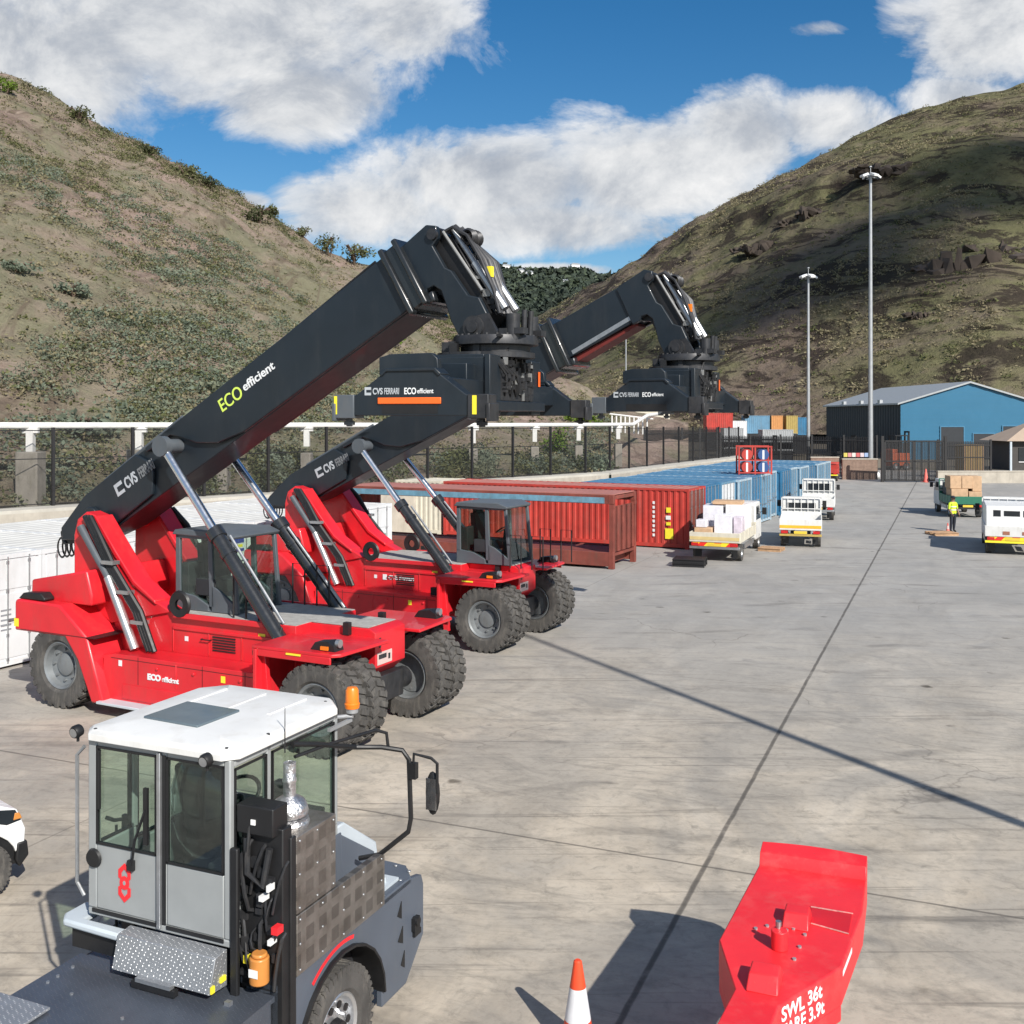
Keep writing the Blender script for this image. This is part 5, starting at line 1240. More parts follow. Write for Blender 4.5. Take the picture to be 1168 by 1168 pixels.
# ------------------------------------------------------------------ person
def person():
    p = G(1087, 607); V = [(0, 0, .92), (0, 0, 1.12), (0, .01, 1.32), (0, .01, 1.46), (0, 0, 1.56), (0, -.02, 1.66), (0, -.01, 1.74),
         (-.10, 0, .86), (-.12, -.02, .48), (-.13, .02, .08), (-.14, -.13, .03), (.10, 0, .86), (.13, .05, .48), (.14, .10, .08), (.15, -.05, .03),
         (-.20, .01, 1.40), (-.26, -.02, 1.14), (-.24, -.16, .95), (-.23, -.22, .88), (.20, .01, 1.40), (.27, .02, 1.14), (.27, -.10, .92), (.26, -.14, .84)]
    E = [(0, 1), (1, 2), (2, 3), (3, 4), (4, 5), (5, 6), (0, 7), (7, 8), (8, 9), (9, 10), (0, 11), (11, 12), (12, 13), (13, 14), (3, 15), (15, 16), (16, 17), (17, 18), (3, 19), (19, 20), (20, 21), (21, 22)]
    rad = [.15, .145, .165, .13, .06, .105, .09, .095, .075, .05, .045, .095, .075, .05, .045, .075, .055, .042, .04, .075, .055, .042, .04]
    me = bpy.data.meshes.new('p'); me.from_pydata(V, E, []); o = bpy.data.objects.new('p', me); COL.objects.link(o)
    m = o.modifiers.new('s', 'SKIN'); o.modifiers.new('b', 'SUBSURF').levels = 2
    for i, sv in enumerate(me.skin_vertices[0].data): sv.radius = (rad[i] * (1.15 if i < 4 else 1), rad[i] * (.75 if i < 4 else 1)); sv.use_root = i == 0
    bpy.context.view_layer.update()
    me2 = bpy.data.meshes.new_from_object(o.evaluated_get(bpy.context.evaluated_depsgraph_get())); bpy.data.objects.remove(o)
    skin = mat('skin', (.22, .12, .08), .6); navy = mat('navy_trousers', (.015, .018, .03), .8); boot = mat('boots', (.02, .018, .016), .6); vest = mat('hi_vis_vest', (.55, .72, .03), .6)
    for mm in (skin, navy, boot, vest): me2.materials.append(mm)
    for f in me2.polygons:
        z = f.center.z; f.use_smooth = True
        f.material_index = 2 if z < .10 else 1 if z < .93 and abs(f.center.x) < .21 else 0 if z > 1.49 or (abs(f.center.x) > .19 and z < 1.16) else 3
    r = bpy.data.objects.new('person', me2); COL.objects.link(r); r.location = (p.x, p.y, 0); r.rotation_euler = (0, 0, R(20))
    tag(r, 'person in yellow hi-vis vest and dark trousers standing by the small red cone', 'person')
    mb = MB(); mb.ball((0, .0, 1.72), .108, 1, 1.05, .75, 14).box(-.07, .07, -.19, -.08, 1.70, 1.715); mb.build('cap', navy, r)
    mb = MB()
    for z in (1.08, 1.24): mb.lathe((0, .005, z), (0, 0, 1), [(.185, 0), (.187, .05)], 24)
    b = mb.build('reflective_band', mat('silver_band', (.7, .72, .68), .3), r); b.scale = (1, .72, 1)
    mb = MB()
    for s in (-1, 1): mb.ball((s * .035, -.108, 1.675), .012).ball((s * .105, -.01, 1.66), .025, .4, .8, 1.3, 8)
    mb.ball((0, -.122, 1.65), .018, .7, 1, 1.2, 8).box(-.03, .03, -.115, -.105, 1.605, 1.612); mb.build('face', skin, r)
    for s, q in ((-1, (-.23, -.22, .88)), (1, (.26, -.14, .84))):
        mb = MB()
        for k in range(4): mb.tube([(q[0] + s * .002, q[1] - .03 + .02 * k, q[2] - .02), (q[0], q[1] - .035 + .02 * k, q[2] - .07), (q[0] - s * .015, q[1] - .035 + .02 * k, q[2] - .10 + .008 * abs(k - 1.3))], .009, 6)
        mb.tube([(q[0] - s * .01, q[1] - .04, q[2] + .0), (q[0] - s * .025, q[1] - .065, q[2] - .04)], .010, 6); mb.build('hand', skin, r)
person()

# ------------------------------------------------------------------ lamp masts
def mast(loc, h, label, r0=.20, r1=.09, heads=4, name='lamp_mast', arm=1.0):
    r = empty(name, loc, R(20), label, 'lamp mast')
    MB().cyl((0, 0, 0), (0, 0, h), r0, r1, 16).build('pole', GALV, r)
    MB().box(-r0 * 1.8, r0 * 1.8, -r0 * 1.8, r0 * 1.8, 0, .06).cyl((0, 0, .06), (0, 0, .5), r0 * 1.25, r0 * 1.1, 12).build('base', GALV, r)
    mb = MB().box(-arm, arm, -.05, .05, h - .45, h - .38).box(-.05, .05, -arm * .8, arm * .8, h - .52, h - .46).cyl((0, 0, h), (0, 0, h + .5), .03, n=6).cyl((0, 0, h + .5), (0, 0, h + .6), .12, n=8); mb.build('crossarm', GALV, r)
    for k in range(heads):
        t = [0, math.pi, math.pi / 2, -math.pi / 2][k % 4]; c = Vector((math.cos(t) * arm * (1 if k < 2 else .8), math.sin(t) * arm * (1 if k < 2 else .8), h - .28))
        u = Vector((math.cos(t), math.sin(t), -.45)).normalized(); v = Vector((-math.sin(t), math.cos(t), 0)); w = u.cross(v)
        hd = MB().obox(c, u * .32, v * .26, w * .10).build('floodlight', WHITE, r, .03); MB().obox(c - w * .105, u * .28, v * .22, w * .012).build('lens', GLASSD, hd)
pl = G(993, 546); mast((pl.x, pl.y, 0), H + (YH - 197) * pl.y / F, 'tall grey lamp mast standing by the black gate', .24, .12, arm=.7)
pm = G(921, 546); mast(((922 - CX) * (pm.y + 6) / F, pm.y + 6, 0), H + (YH - 312) * (pm.y + 6) / F, 'shorter grey lamp mast behind the white trucks', .20, .10, arm=.6)
mast((112, 195, 0), 16.5, 'thin far lamp mast seen under the second boom', .12, .08, 2, arm=.5) if False else None
pf = AT(714, 480, 190); mast((pf.x, 190, 0), H + (YH - 376) * 190 / F, 'thin far lamp mast seen under the second stacker boom', .16, .10, 2, arm=.9)
tip = G(566, 712); hh = 19.0; ln = hh / math.tan(R(SUN_EL)); bs = tip + Vector((math.sin(R(SUN_AZ)), -math.cos(R(SUN_AZ)), 0)) * ln
mast((bs.x, bs.y, 0), hh, 'lamp mast standing to the right of the viewpoint, its shadow crosses the yard', .16, .07, 2, arm=.3)

# ------------------------------------------------------------------ fence line, retaining wall, pipeline
SC = 1.15; ZB = 2.35
fl = [Vector((-47, 0.5)), Vector((-15.9, 33.6)), Vector((4.3, 55.2)), Vector((14.5, 74.0)), Vector((17.2, 79.5))]
fl = [v * SC for v in fl]
def walk(pts, step):
    out = []; acc = 0
    for i in range(len(pts) - 1):
        a, b = pts[i], pts[i + 1]; L = (b - a).length; t = acc
        while t < L: out.append((a + (b - a) * (t / L), (b - a).normalized())); t += step
        acc = t - L
    return out
offs = lambda p, d, k: p + Vector((-d.y, d.x)) * k
r = empty('mesh_fence', (0, 0, 0), 0, 'tall black mesh fence on posts between the containers and the left hillside', 'fence')
mb = MB(); W_ = walk(fl, 2.75 * SC)
for p, d in W_:
    hgt = H - .0095 * p.length - ZB if p.y > 5 else 3.3; mb.part()
    mb.obox((p.x, p.y, ZB + hgt / 2), (d.x * .055, d.y * .055, 0), (-d.y * .055, d.x * .055, 0), (0, 0, hgt / 2))
mb.build('post', FENCEM, r)
mb = MB(); mr = MB()
for i in range(len(W_) - 1):
    (p, d), (q_, d2) = W_[i], W_[i + 1]; h1 = H - .0095 * p.length - ZB - .08 if p.y > 5 else 3.2; h2 = H - .0095 * q_.length - ZB - .08 if q_.y > 5 else 3.2
    mb.add([(p.x, p.y, ZB), (q_.x, q_.y, ZB), (q_.x, q_.y, ZB + h2), (p.x, p.y, ZB + h1)], [(0, 1, 2, 3)])
    for k in (.03, .62, .99): mr.cyl((p.x, p.y, ZB + h1 * k), (q_.x, q_.y, ZB + h2 * k), .018, n=5)
mb.build('mesh_panel', MESHF, r); mr.build('rail', FENCEM, r)
r = empty('retaining_wall', (0, 0, 0), 0, 'pale concrete retaining wall carrying the black mesh fence', 'wall')
mb = MB(); mc = MB()
for i in range(len(fl) - 1):
    a, b = fl[i], fl[i + 1]; d = (b - a).normalized(); n = Vector((-d.y, d.x))
    f0, f1, k0, k1 = a - n * 1.1, b - n * 1.1, a + n * .3, b + n * .3
    mb.add([(*f0, 0), (*f1, 0), (*f1, ZB - .12), (*f0, ZB - .12)], [(0, 1, 2, 3)])
    mc.prism([(f0.x, f0.y, ZB - .12), (f1.x, f1.y, ZB - .12), (k1.x, k1.y, ZB - .12), (k0.x, k0.y, ZB - .12)], (0, 0, .12))
mb.build('wall_face', CONC, r, fix=False); mc.build('coping', CONCL, r)
pr = empty('pipeline', (0, 0, 0), 0, 'white pipe on short posts running along the foot of the left hillside', 'pipeline')
pp = [(AT(-520, 485, 30)), AT(35, 485.5, 40), AT(350, 485, 50), AT(560, 485, 60), AT(680, 484.5, 69), AT(722, 484, 76), AT(738, 474, 80), AT(752, 472, 92)]
def seg_ext(p): return p
MB().tube([tuple(p) for p in pp], .13, 10).build('pipe', PIPEW, pr)
ps, pc = MB(), MB(); pbig = {-90, 35, 159}
for px in (-90, 35, 159, 255, 350, 445, 540, 610, 660, 705):
    for i in range(len(pp) - 1):
        u0, u1 = CX + F * pp[i].x / pp[i].y, CX + F * pp[i + 1].x / pp[i + 1].y
        if u0 <= px < u1:
            k = (px - CX) / F; a, b = pp[i], pp[i + 1]; t = (k * a.y - a.x) / ((b.x - a.x) - k * (b.y - a.y)); p = a + (b - a) * t
            ps.part(); pc.part(); ps.box(p.x - .13, p.x + .13, p.y - .13, p.y + .13, p.z - 1.0, p.z - .05); ps.box(p.x - .3, p.x + .3, p.y - .08, p.y + .08, p.z - .28, p.z - .1)
            bb = .42 if px in pbig else .24; pc.box(p.x - bb, p.x + bb, p.y - .4, p.y + .4, 2.2, p.z - .98 if px in pbig else p.z - 1.3)
ps.build('post', PIPEW, pr); pc.build('plinth', mat('weathered_plinth', (.27, .245, .21), .9, var=.2, scale=2, dirt=.6, dirtcol=(.14, .13, .09)), pr, .05)
mb = MB()
for i in range(9): 
    a = AT(698 + 5 * i, 474 + .4 * i, 84); mb.cyl(a, a - Vector((0, 0, 1.3)), .06, n=6)
a, b = AT(695, 472, 84), AT(745, 478, 84); mb.cyl(a, b, .06, n=6)
tag(mb.build('railing', PIPEW), 'white post railing at the far end of the pipeline', 'railing')

# ------------------------------------------------------------------ far side: palisade fence, gate, walls, buildings
def palisade(a, b, h, label, pitch=.16, z0=0):
    r = empty('palisade_fence', (0, 0, 0), 0, label, 'fence'); a, b = Vector(a), Vector(b); d = (b - a).normalized(); n = int((b - a).length / pitch)
    mb = MB()
    for i in range(n):
        p = a + d * pitch * i; mb.obox((p.x, p.y, z0 + h / 2), (d.x * .04, d.y * .04, 0), (-d.y * .012, d.x * .012, 0), (0, 0, h / 2 * (1 if i % 2 else .985)))
    mb.build('pales', FENCEM, r)
    mb = MB(); L = (b - a).length; m = (a + b) / 2
    sn = MB(); q0, q1 = a + Vector((d.y, -d.x)) * -.05, b + Vector((d.y, -d.x)) * -.05; sn.add([(q0.x, q0.y, z0 + .1), (q1.x, q1.y, z0 + .1), (q1.x, q1.y, z0 + h - .12), (q0.x, q0.y, z0 + h - .12)], [(0, 1, 2, 3)]); sn.build('shade_net', MESHN, r)
    for z in (.35, h * .55, h - .4): mb.obox((m.x + d.y * .03, m.y - d.x * .03, z0 + z), (d.x * L / 2, d.y * L / 2, 0), (-d.y * .03, d.x * .03, 0), (0, 0, .05))
    mb.build('rail', FENCEM, r)
    mb = MB(); k = int(L / 2.6)
    for i in range(k + 1):
        p = a + d * (L * i / k); mb.part().obox((p.x, p.y, z0 + (h + .15) / 2), (.08, 0, 0), (0, .08, 0), (0, 0, (h + .15) / 2))
    mb.build('post', FENCEM, r)
pa, pb = AT(735, 500, 96), AT(818, 500, 103); palisade((pa.x, pa.y), (pb.x, pb.y), 4.5, 'black palisade fence left of the red and blue drums, meeting the mesh fence')
pa, pb = AT(822, 500, 106), AT(1000, 500, 99); palisade((pa.x, pa.y), (pb.x, pb.y), 3.8, 'long black palisade fence across the end of the yard behind the lamp masts')
pa, pb = AT(1070, 500, 99), AT(1130, 500, 99); palisade((pa.x, pa.y), (pb.x, pb.y), 3.4, 'black palisade fence to the right of the gate under the blue warehouse')
def gate():
    c = G(1004, 549); r = empty('yard_gate', (c.x, c.y - 1, 0), R(-3), 'tall black mesh gate of two leaves beside the tall lamp mast', 'gate')
    for k in range(2):
        x0 = k * 2.55; mb = MB()
        for x in (x0, x0 + .62, x0 + 1.24, x0 + 1.86, x0 + 2.42): mb.box(x, x + (.13 if x in (x0, x0 + 2.42) else .05), 0, .1, .1, 3.6)
        for z in (.1, 1.75, 3.5): mb.box(x0, x0 + 2.5, 0, .1, z, z + .12)
        for i in range(12): mb.box(x0 + .2 * i + .12, x0 + .2 * i + .15, .03, .06, .1, 3.6)
        lf = mb.build('gate_leaf', FENCEM, r); MB().box(x0 + .1, x0 + 2.45, .05, .054, .2, 3.5).build('mesh_panel', MESHD, lf)
    mb = MB().box(-.25, -.03, -.05, .17, 0, 4.0).part().box(5.12, 5.34, -.05, .17, 0, 4.0); mb.build('gate_post', FENCEM, r)
gate()
def wallbox(name, pxa, pxb, pyb, pyt, dep, m, label, cat='wall', capm=None):
    a, b = G(pxa, pyb), G(pxb, pyb); h = H - (pyt - YH) * a.y / F
    r = empty(name, (a.x, a.y, 0), 0, label, cat); L = b.x - a.x
    MB().box(0, L, 0, dep, 0, h - .1).build('wall_body', m, r); MB().box(-.03, L + .03, -.04, dep + .04, h - .1, h).build('coping', capm or CONC, r, .01)
    return r
BRICK = mat('brown_blockwork', (.22, .15, .115), .85, var=.25, scale=4)
wallbox('block_wall', 925, 957, 547, 521, .3, BRICK, 'brown block wall behind the shorter lamp mast')
wallbox('block_wall', 961, 1001, 547, 523, .3, BRICK, 'brown block wall with bunting, left of the gate')
a = G(962, 546); 
r = empty('bunting', (a.x, a.y - .08, 0), 0, 'strip of coloured panels along the top of the block wall by the gate', 'bunting')
for i, c in enumerate(((.6, .5, .1), (.6, .25, .25), (.65, .6, .55), (.55, .12, .12), (.62, .5, .52), (.3, .4, .6))):
    h0 = H - (518 - YH) * a.y / F; MB().box(i * .38, i * .38 + .33, -.03, 0, h0 - .25, h0 + .12).build('panel', mat('bunting_%s' % 'abcdef'[i], c, .6), r)
wallbox('boundary_wall', 1070, 1260, 551, 537, .35, CONC, 'low pale concrete wall along the right end of the yard', capm=CONC)
def bollard_box(): 
    p = AT(1100, 531, 105); r = empty('timber_crate', (p.x, 105, 0), .2, 'tan timber crate standing behind the low concrete wall', 'crate')
    z = p.z; mb = MB().box(0, 2.1, 0, 1.6, .3, 2.9); mb.build('crate_panel', mat('crate_tan', (.42, .28, .11), .7), r)
    mb = MB()
    for x in (-.02, .66, 1.36, 2.02): mb.box(x, x + .1, -.03, 0, .3, 2.9)
    mb.box(0, 2.1, -.04, -.0, .3, .4).box(0, 2.1, -.04, 0, 2.8, 2.9).box(.1, .3, .1, 1.5, 0, .3).box(1.8, 2.0, .1, 1.5, 0, .3); mb.build('battens', WOOD, r)
bollard_box()
CLADB = mat('cladding_blue', (.036, .155, .265), .5, var=.05, scale=.3); CLADD = mat('cladding_charcoal', (.018, .022, .028), .6, var=.15); ROOFG = mat('roof_grey_sheet', (.36, .38, .39), .5, metal=.2, var=.1)
def warehouse():
    Y0, Y1 = 140, 172; X0 = 51.4; r = empty('warehouse', (X0, Y0, 0), 0, 'blue clad warehouse with grey roof and charcoal side at the end of the yard', 'warehouse')
    W, L, e, ap = 18.2, 33.0, 7.4, 10.1
    mb = MB()   # gable of horizontal cladding ribs
    mb.yz([(0, 0)], 0, 0) if False else None
    nrow = 20
    for i in range(nrow):
        za, zb = ap * i / nrow, ap * (i + 1) / nrow
        def span(z): 
            k = 0 if z <= e else (z - e) / (ap - e); return (W / 2 * k, W - W / 2 * k)
        (a0, a1), (c0, c1) = span(za), span(zb)
        if zb <= e + .01 or za >= e: mb.add([(a0, -.0, za), (a1, -.0, za), (c1, -.05, zb), (c0, -.05, zb)], [(0, 1, 2, 3)]); 
        else:
            mb.add([(0, 0, za), (W, 0, za), (W, -.03, e), (c1, -.05, zb), (c0, -.05, zb), (0, -.03, e)], [(0, 1, 2, 3, 4, 5)])
        mb.add([(c0, -.05, zb), (c1, -.05, zb), (c1, 0, zb + .001), (c0, 0, zb + .001)], [(0, 1, 2, 3)])
    mb.build('gable_wall', CLADB, r, fix=False, smooth=0)
    mb = MB(); corrugate(mb, (0, L, 0), (0, -1, 0), (0, 0, 1), L, e, (-1, 0, 0), 1.0, .06); corrugate(mb, (W, 0, 0), (0, 1, 0), (0, 0, 1), L, e, (1, 0, 0), 1.0, .06); mb.add([(0, L, 0), (W, L, 0), (W, L, e), (W / 2, L, ap), (0, L, e)], [(0, 1, 2, 3, 4)])
    mb.build('side_wall', CLADD, r, fix=False)
    mb = MB(); 
    for s in (0, 1):
        mb.part(); x0 = -.5 if s == 0 else W + .5; z0 = e - .15
        mb.add([(x0, -.4, z0), (W / 2, -.4, ap + .02), (W / 2, L + .3, ap + .02), (x0, L + .3, z0), (x0, -.4, z0 + .22), (W / 2, -.4, ap + .25), (W / 2, L + .3, ap + .25), (x0, L + .3, z0 + .22)], [(0, 1, 2, 3), (4, 5, 6, 7), (0, 4, 5, 1), (3, 2, 6, 7), (0, 3, 7, 4)])
    mb.build('roof_slope', ROOFG, r)
    for k in range(3): MB().box(-.3, .1, 7 + k * 8, 8 + k * 8, e + .1, e + .6).build('roof_vent', GALV, r)
    for (x0, x1, h, nm) in ((5.3, 8.3, 4.3, 'roller_door'), (9.6, 12.3, 3.4, 'roller_door'), (13.5, 18.0, 4.4, 'roller_door'), (.2, 1.2, 2.2, 'side_door')):
        mb = MB().box(x0, x1, -.12, -.06, 0, h); d = mb.build(nm, CLADD, r)
        MB().box(x0 - .12, x0, -.16, -.06, 0, h + .12).box(x1, x1 + .12, -.16, -.06, 0, h + .12).box(x0, x1, -.16, -.06, h, h + .12).build('door_frame', mat('frame_blue', (.05, .18, .30), .5), d)
warehouse()
def gatehouse():
    r = empty('gatehouse', (52.8, 112, 0), 0, 'low building with tan hipped roof and dark windows at the right edge', 'building'); W, D, e = 17, 5, 3.1
    MB().box(0, W, 0, D, 0, e).build('wall', mat('dark_wall', (.05, .045, .042), .7), r)
    o = .8; ap = 5.3
    mb = MB().add([(-o, -o, e), (W + o, -o, e), (W + o, D + o, e), (-o, D + o, e), (3.6, D / 2, ap), (W - 3.6, D / 2, ap)], [(0, 1, 5, 4), (1, 2, 5), (2, 3, 4, 5), (3, 0, 4), (3, 2, 1, 0)]); mb.build('roof', mat('roof_tan', (.40, .31, .235), .75, var=.08, scale=1), r)
    for k in range(5):
        w = MB().box(.8 + 3.3 * k, 2.4 + 3.3 * k, -.06, -.01, .9, 2.4).build('window', SMOKE, r); MB().box(1.55 + 3.3 * k, 1.68 + 3.3 * k, -.09, -.06, .9, 2.4).box(.8 + 3.3 * k, 2.4 + 3.3 * k, -.09, -.06, .84, .92).build('frame', WHITE, w)
    mb = MB()
    for x in (-.4, 2.8, 6.1, 9.4, 12.7, 16.2): mb.part().box(x, x + .2, -.7, -.5, 0, e)
    mb.build('post', LGREY, r)
gatehouse()
def box_building(pxa, pxb, pyt, Y, dep, m, roofm, label, wins=3, z0=0):
    a, b = AT(pxa, pyt, Y), AT(pxb, pyt, Y); h = a.z; r = empty('far_building', (a.x, Y, z0), 0, label, 'building'); L = b.x - a.x
    MB().box(0, L, 0, dep, 0, h - z0).build('wall', m, r); MB().add([(-.3, -.3, h - z0), (L + .3, -.3, h - z0), (L + .3, dep + .3, h - z0), (-.3, dep + .3, h - z0), (L * .2, dep / 2, h - z0 + 1), (L * .8, dep / 2, h - z0 + 1)], [(0, 1, 5, 4), (1, 2, 5), (2, 3, 4, 5), (3, 0, 4), (3, 2, 1, 0)]).build('roof', roofm, r)
    for k in range(wins): MB().box(L * (k + .3) / wins, L * (k + .62) / wins, -.05, -.01, 1.2, 2.4).build('window', SMOKE, r)
box_building(722, 764, 468, 170, 8, CREAM, CREAM, 'long cream building beyond the end of the pipeline')
gF = 'distant coloured containers beyond the palisade fence'
fc = [(806, 836, 471, 140, CRED, 'orange red container stacked beyond the palisade fence, left of the blue ones', 2.6), (850, 878, 474, 150, CBLUE2, 'pale blue container high beyond the palisade fence', 2.6), (880, 893, 474, 150, mat('container_orange', (.52, .24, .08), .6), 'orange container between the pale blue and yellow ones far off', 2.6),
      (897, 910, 474, 150, mat('container_ochre', (.36, .27, .08), .6), 'yellow container far off beyond the palisade fence', 2.6), (906, 924, 476, 152, CBLUE, 'dark blue container far off left of the warehouse', 2.6), (836, 852, 480, 148, CWHITE, 'white container far off between red and pale blue ones', 2.6), (826, 848, 488, 130, GALV, 'grey container standing low behind the palisade fence', 2.6), (870, 905, 490, 128, GALV, 'long grey container standing low behind the palisade fence', 2.6)]
pc = None
for (xa, xb, yt, Y, m, lab, hh) in fc:
    a = AT(xa, yt, Y); b = AT(xb, yt, Y); top = a.z; n = max(1, round(top / 2.6)); 
    r = container(b.x - a.x, m, m, m, lab, group=gF, doors=False); r.rotation_euler = (0, 0, 0); r.location = (b.x, Y, max(0, top - 2.6))
    if top - 2.6 > .6:
        q2 = container(b.x - a.x, DGREY, DGREY, DGREY, 'x', group=gF, doors=False); q2.rotation_euler = (0, 0, 0); q2.location = (b.x, Y, 0 if top < 5.4 else top - 5.2); q2['label'] = 'dark grey container holding up the ' + lab.split(' container')[0] + ' one beyond the palisade fence'
# dark plant behind the gate
def machine(px, py, w, h, m, label):
    a = AT(px, py, 112); r = empty('forklift', (a.x, 112, 0), .3, label, 'forklift')
    MB().box(0, w, 0, 1.4, .45, h * .5).box(0, w * .35, .1, 1.3, h * .5, h * .62).build('body', m, r, .06)
    mb = MB()
    for x in (.5, w - .2):
        for y in (.1, 1.2): mb.box(x, x + .08, y, y + .08, h * .5, h)
    mb.box(.4, w - .05, .05, 1.35, h, h + .1); mb.build('cage', BLK, r)
    mb = MB().box(w + .05, w + .2, .3, .42, .1, h * 1.15).box(w + .05, w + .2, .95, 1.07, .1, h * 1.15).box(w + .05, w + .2, .3, 1.07, h * 1.1, h * 1.15).box(w + .2, w + 1.3, .35, .45, .15, .2).box(w + .2, w + 1.3, .9, 1.0, .15, .2); mb.build('lifting_mast', BLK, r)
    for (x, y) in ((.45, .05), (.45, 1.35), (w - .45, .05), (w - .45, 1.35)): wheel(r, (x, y, .42), (0, 1, 0), .42, .25, STEEL, out=-1 if y < .5 else 1, lugs=16, lug=.02, bolts=5)
machine(955, 505, 2.4, 3.2, DGREY, 'dark forklift behind the palisade fence near the warehouse side'); machine(1018, 500, 2.2, 3.6, mat('lift_orange', (.5, .1, .03), .5), 'forklift with orange body behind the black gate'); machine(862, 500, 2.6, 3.2, BLK, 'black forklift parked behind the long palisade fence')
#PART4
# ------------------------------------------------------------------ ground
EARTH = mat('earth', (.20, .165, .12), .9, var=.25, scale=.05, dirt=.4, dirtcol=(.10, .115, .055))
tag(MB().add([(-2500, -600, -.012), (2500, -600, -.012), (2500, 4000, -.012), (-2500, 4000, -.012)], [(0, 1, 2, 3)]).build('ground', EARTH, fix=False), kind='structure')
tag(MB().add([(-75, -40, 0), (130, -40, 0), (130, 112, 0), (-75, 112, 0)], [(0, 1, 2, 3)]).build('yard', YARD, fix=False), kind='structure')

# ------------------------------------------------------------------ hills
def interp(tab, u):
    if u <= tab[0][0]: return tab[0][1]
    for (a, va), (b, vb) in zip(tab, tab[1:]):
        if u <= b: t = (u - a) / (b - a); t = t * t * (3 - 2 * t) * .5 + t * .5; return va + (vb - va) * t
    return tab[-1][1]
fbm = lambda v, o=5: noise.fractal(v, 1.0, 2.1, o)
def hillmat(name, soil, soil2, grass, grass2, rock, s1, s2, rocky=.0, streak=(1, 1, 1)):
    m, nt, b = newmat(name)
    tc = nt.new('ShaderNodeTexCoord').outputs['Object']; ge = nt.new('ShaderNodeNewGeometry')
    sv = nt.mapping(tc, streak)
    n1 = nt.noise(sv, s1, 8, .68, .8); n2 = nt.noise(tc, s1 * 4.3, 7, .7); n3 = nt.noise(tc, s2, 8, .72); n4 = nt.noise(sv, s1 * .28, 5, .6)
    c = nt.ramp(n2, [(.3, soil), (.7, soil2)])
    g = nt.mix(nt.ramp(n3, [(.35, 0.0), (.65, 1.0)]), grass, grass2)
    f = nt.math('ADD', nt.math('MULTIPLY', n1, .65), nt.math('MULTIPLY', n4, .6))
    c = nt.mix(nt.ramp(f, [(.53, 0.0), (.68, .85)]), c, g)
    c = nt.mix(nt.math('MULTIPLY', nt.ramp(n3, [(.28, 1.0), (.44, 0.0)]), .6), c, rock)
    if rocky:
        sp = nt.new('ShaderNodeSeparateXYZ'); nt.link(ge.outputs['Normal'], sp.inputs[0])
        steep = nt.math('ADD', nt.math('SUBTRACT', 1.0, sp.outputs[2]), nt.math('MULTIPLY', nt.math('SUBTRACT', n2, .5), .35))
        c = nt.mix(nt.ramp(steep, [(.30, 0.0), (.46, rocky)]), c, rock)
    if rocky:      # layered lava ledges
        ly = nt.noise(nt.mapping(tc, (.038, .038, .10)), 1.0, 10, .74, 1.2)
        c = nt.mix(nt.math('MULTIPLY', nt.ramp(ly, [(.50, 0.0), (.545, 1.0)]), .85), c, rock)
        c = nt.mix(nt.math('MULTIPLY', nt.ramp(ly, [(.36, 1.0), (.43, 0.0)]), .5), c, soil2)
    else:          # eroded soil and dark runnels slanting down the slope
        ru = nt.noise(nt.mapping(tc, (.9, .16, .16), (0, 0, R(-28))), .42, 9, .74, .8)
        c = nt.mix(nt.math('MULTIPLY', nt.ramp(ru, [(.53, 0.0), (.62, 1.0)]), .62), c, rock)
        c = nt.mix(nt.math('MULTIPLY', nt.ramp(ru, [(.34, 1.0), (.44, 0.0)]), .45), c, soil2)
    nt.link(c, b.inputs['Base Color']); b.inputs['Roughness'].default_value = .95; b.inputs['Specular IOR Level'].default_value = .1
    bp = nt.new('ShaderNodeBump', i_Strength=.9, i_Distance=.6 if s1 > .1 else 2.5); nt.link(n3, bp.inputs['Height']); nt.link(bp.outputs[0], b.inputs['Normal'])
    return m
class Hill:
    def __init__(s, us, foot, ridgeY, ridgepy, z0, amp, fs, prof=1.0, nv=90, cliff=None, seed=0, base=None):
        s.us, s.foot, s.rY, s.rp, s.z0, s.amp, s.fs, s.prof, s.nv, s.cliff, s.seed = us, foot, ridgeY, ridgepy, z0, amp, fs, prof, nv, cliff, seed
    def pt(s, u, t):                        # t 0..1 foot to ridge, beyond 1 the back slope
        k = (u - CX) / F; Yf, Yr = s.foot(u), interp(s.rY, u); zr = H + (YH - interp(s.rp, u)) * Yr / F
        Y = Yf + (Yr - Yf) * t; z0 = s.z0(u) if callable(s.z0) else s.z0
        if t <= 1: z = z0 + (zr - z0) * (t ** s.prof)
        else: z = zr - (zr - z0) * ((t - 1) * 1.1 + 0.9 * (t - 1) ** 2)
        X = k * Y; v = Vector((X * s.fs, Y * s.fs, s.seed))
        env = min(1, t * 4) * (1 if t < .93 else .55)
        z += s.amp * env * (fbm(v) + .35 * fbm(v * 4.1, 4) * 1.0)
        if s.cliff and t < 1.0: z += s.cliff(X, Y, z, t)
        return Vector((X, Y, z))
    def mesh(s, name, m, back=.9):
        ts = [i / s.nv for i in range(s.nv + 1)] + [1 + back * (i + 1) / 10 for i in range(10)]
        mb = MB(); nu = len(s.us); vs = [s.pt(u, t) for t in ts for u in s.us]
        fs = [(j * nu + i, j * nu + i + 1, (j + 1) * nu + i + 1, (j + 1) * nu + i) for j in range(len(ts) - 1) for i in range(nu - 1)]
        mb.add(vs, fs); o = mb.build(name, m, fix=False, smooth=70); return tag(o, kind='structure')
def fence_foot(u):
    k = (u - CX) / F
    for i in range(len(fl) - 1):
        a, b = fl[i], fl[i + 1]; den = (b.x - a.x) - k * (b.y - a.y)
        t = (k * a.y - a.x) / den
        if 0 <= t <= 1: return (a.y + (b.y - a.y) * t) * 1.01 + .35
    return 92 if u > 700 else 5
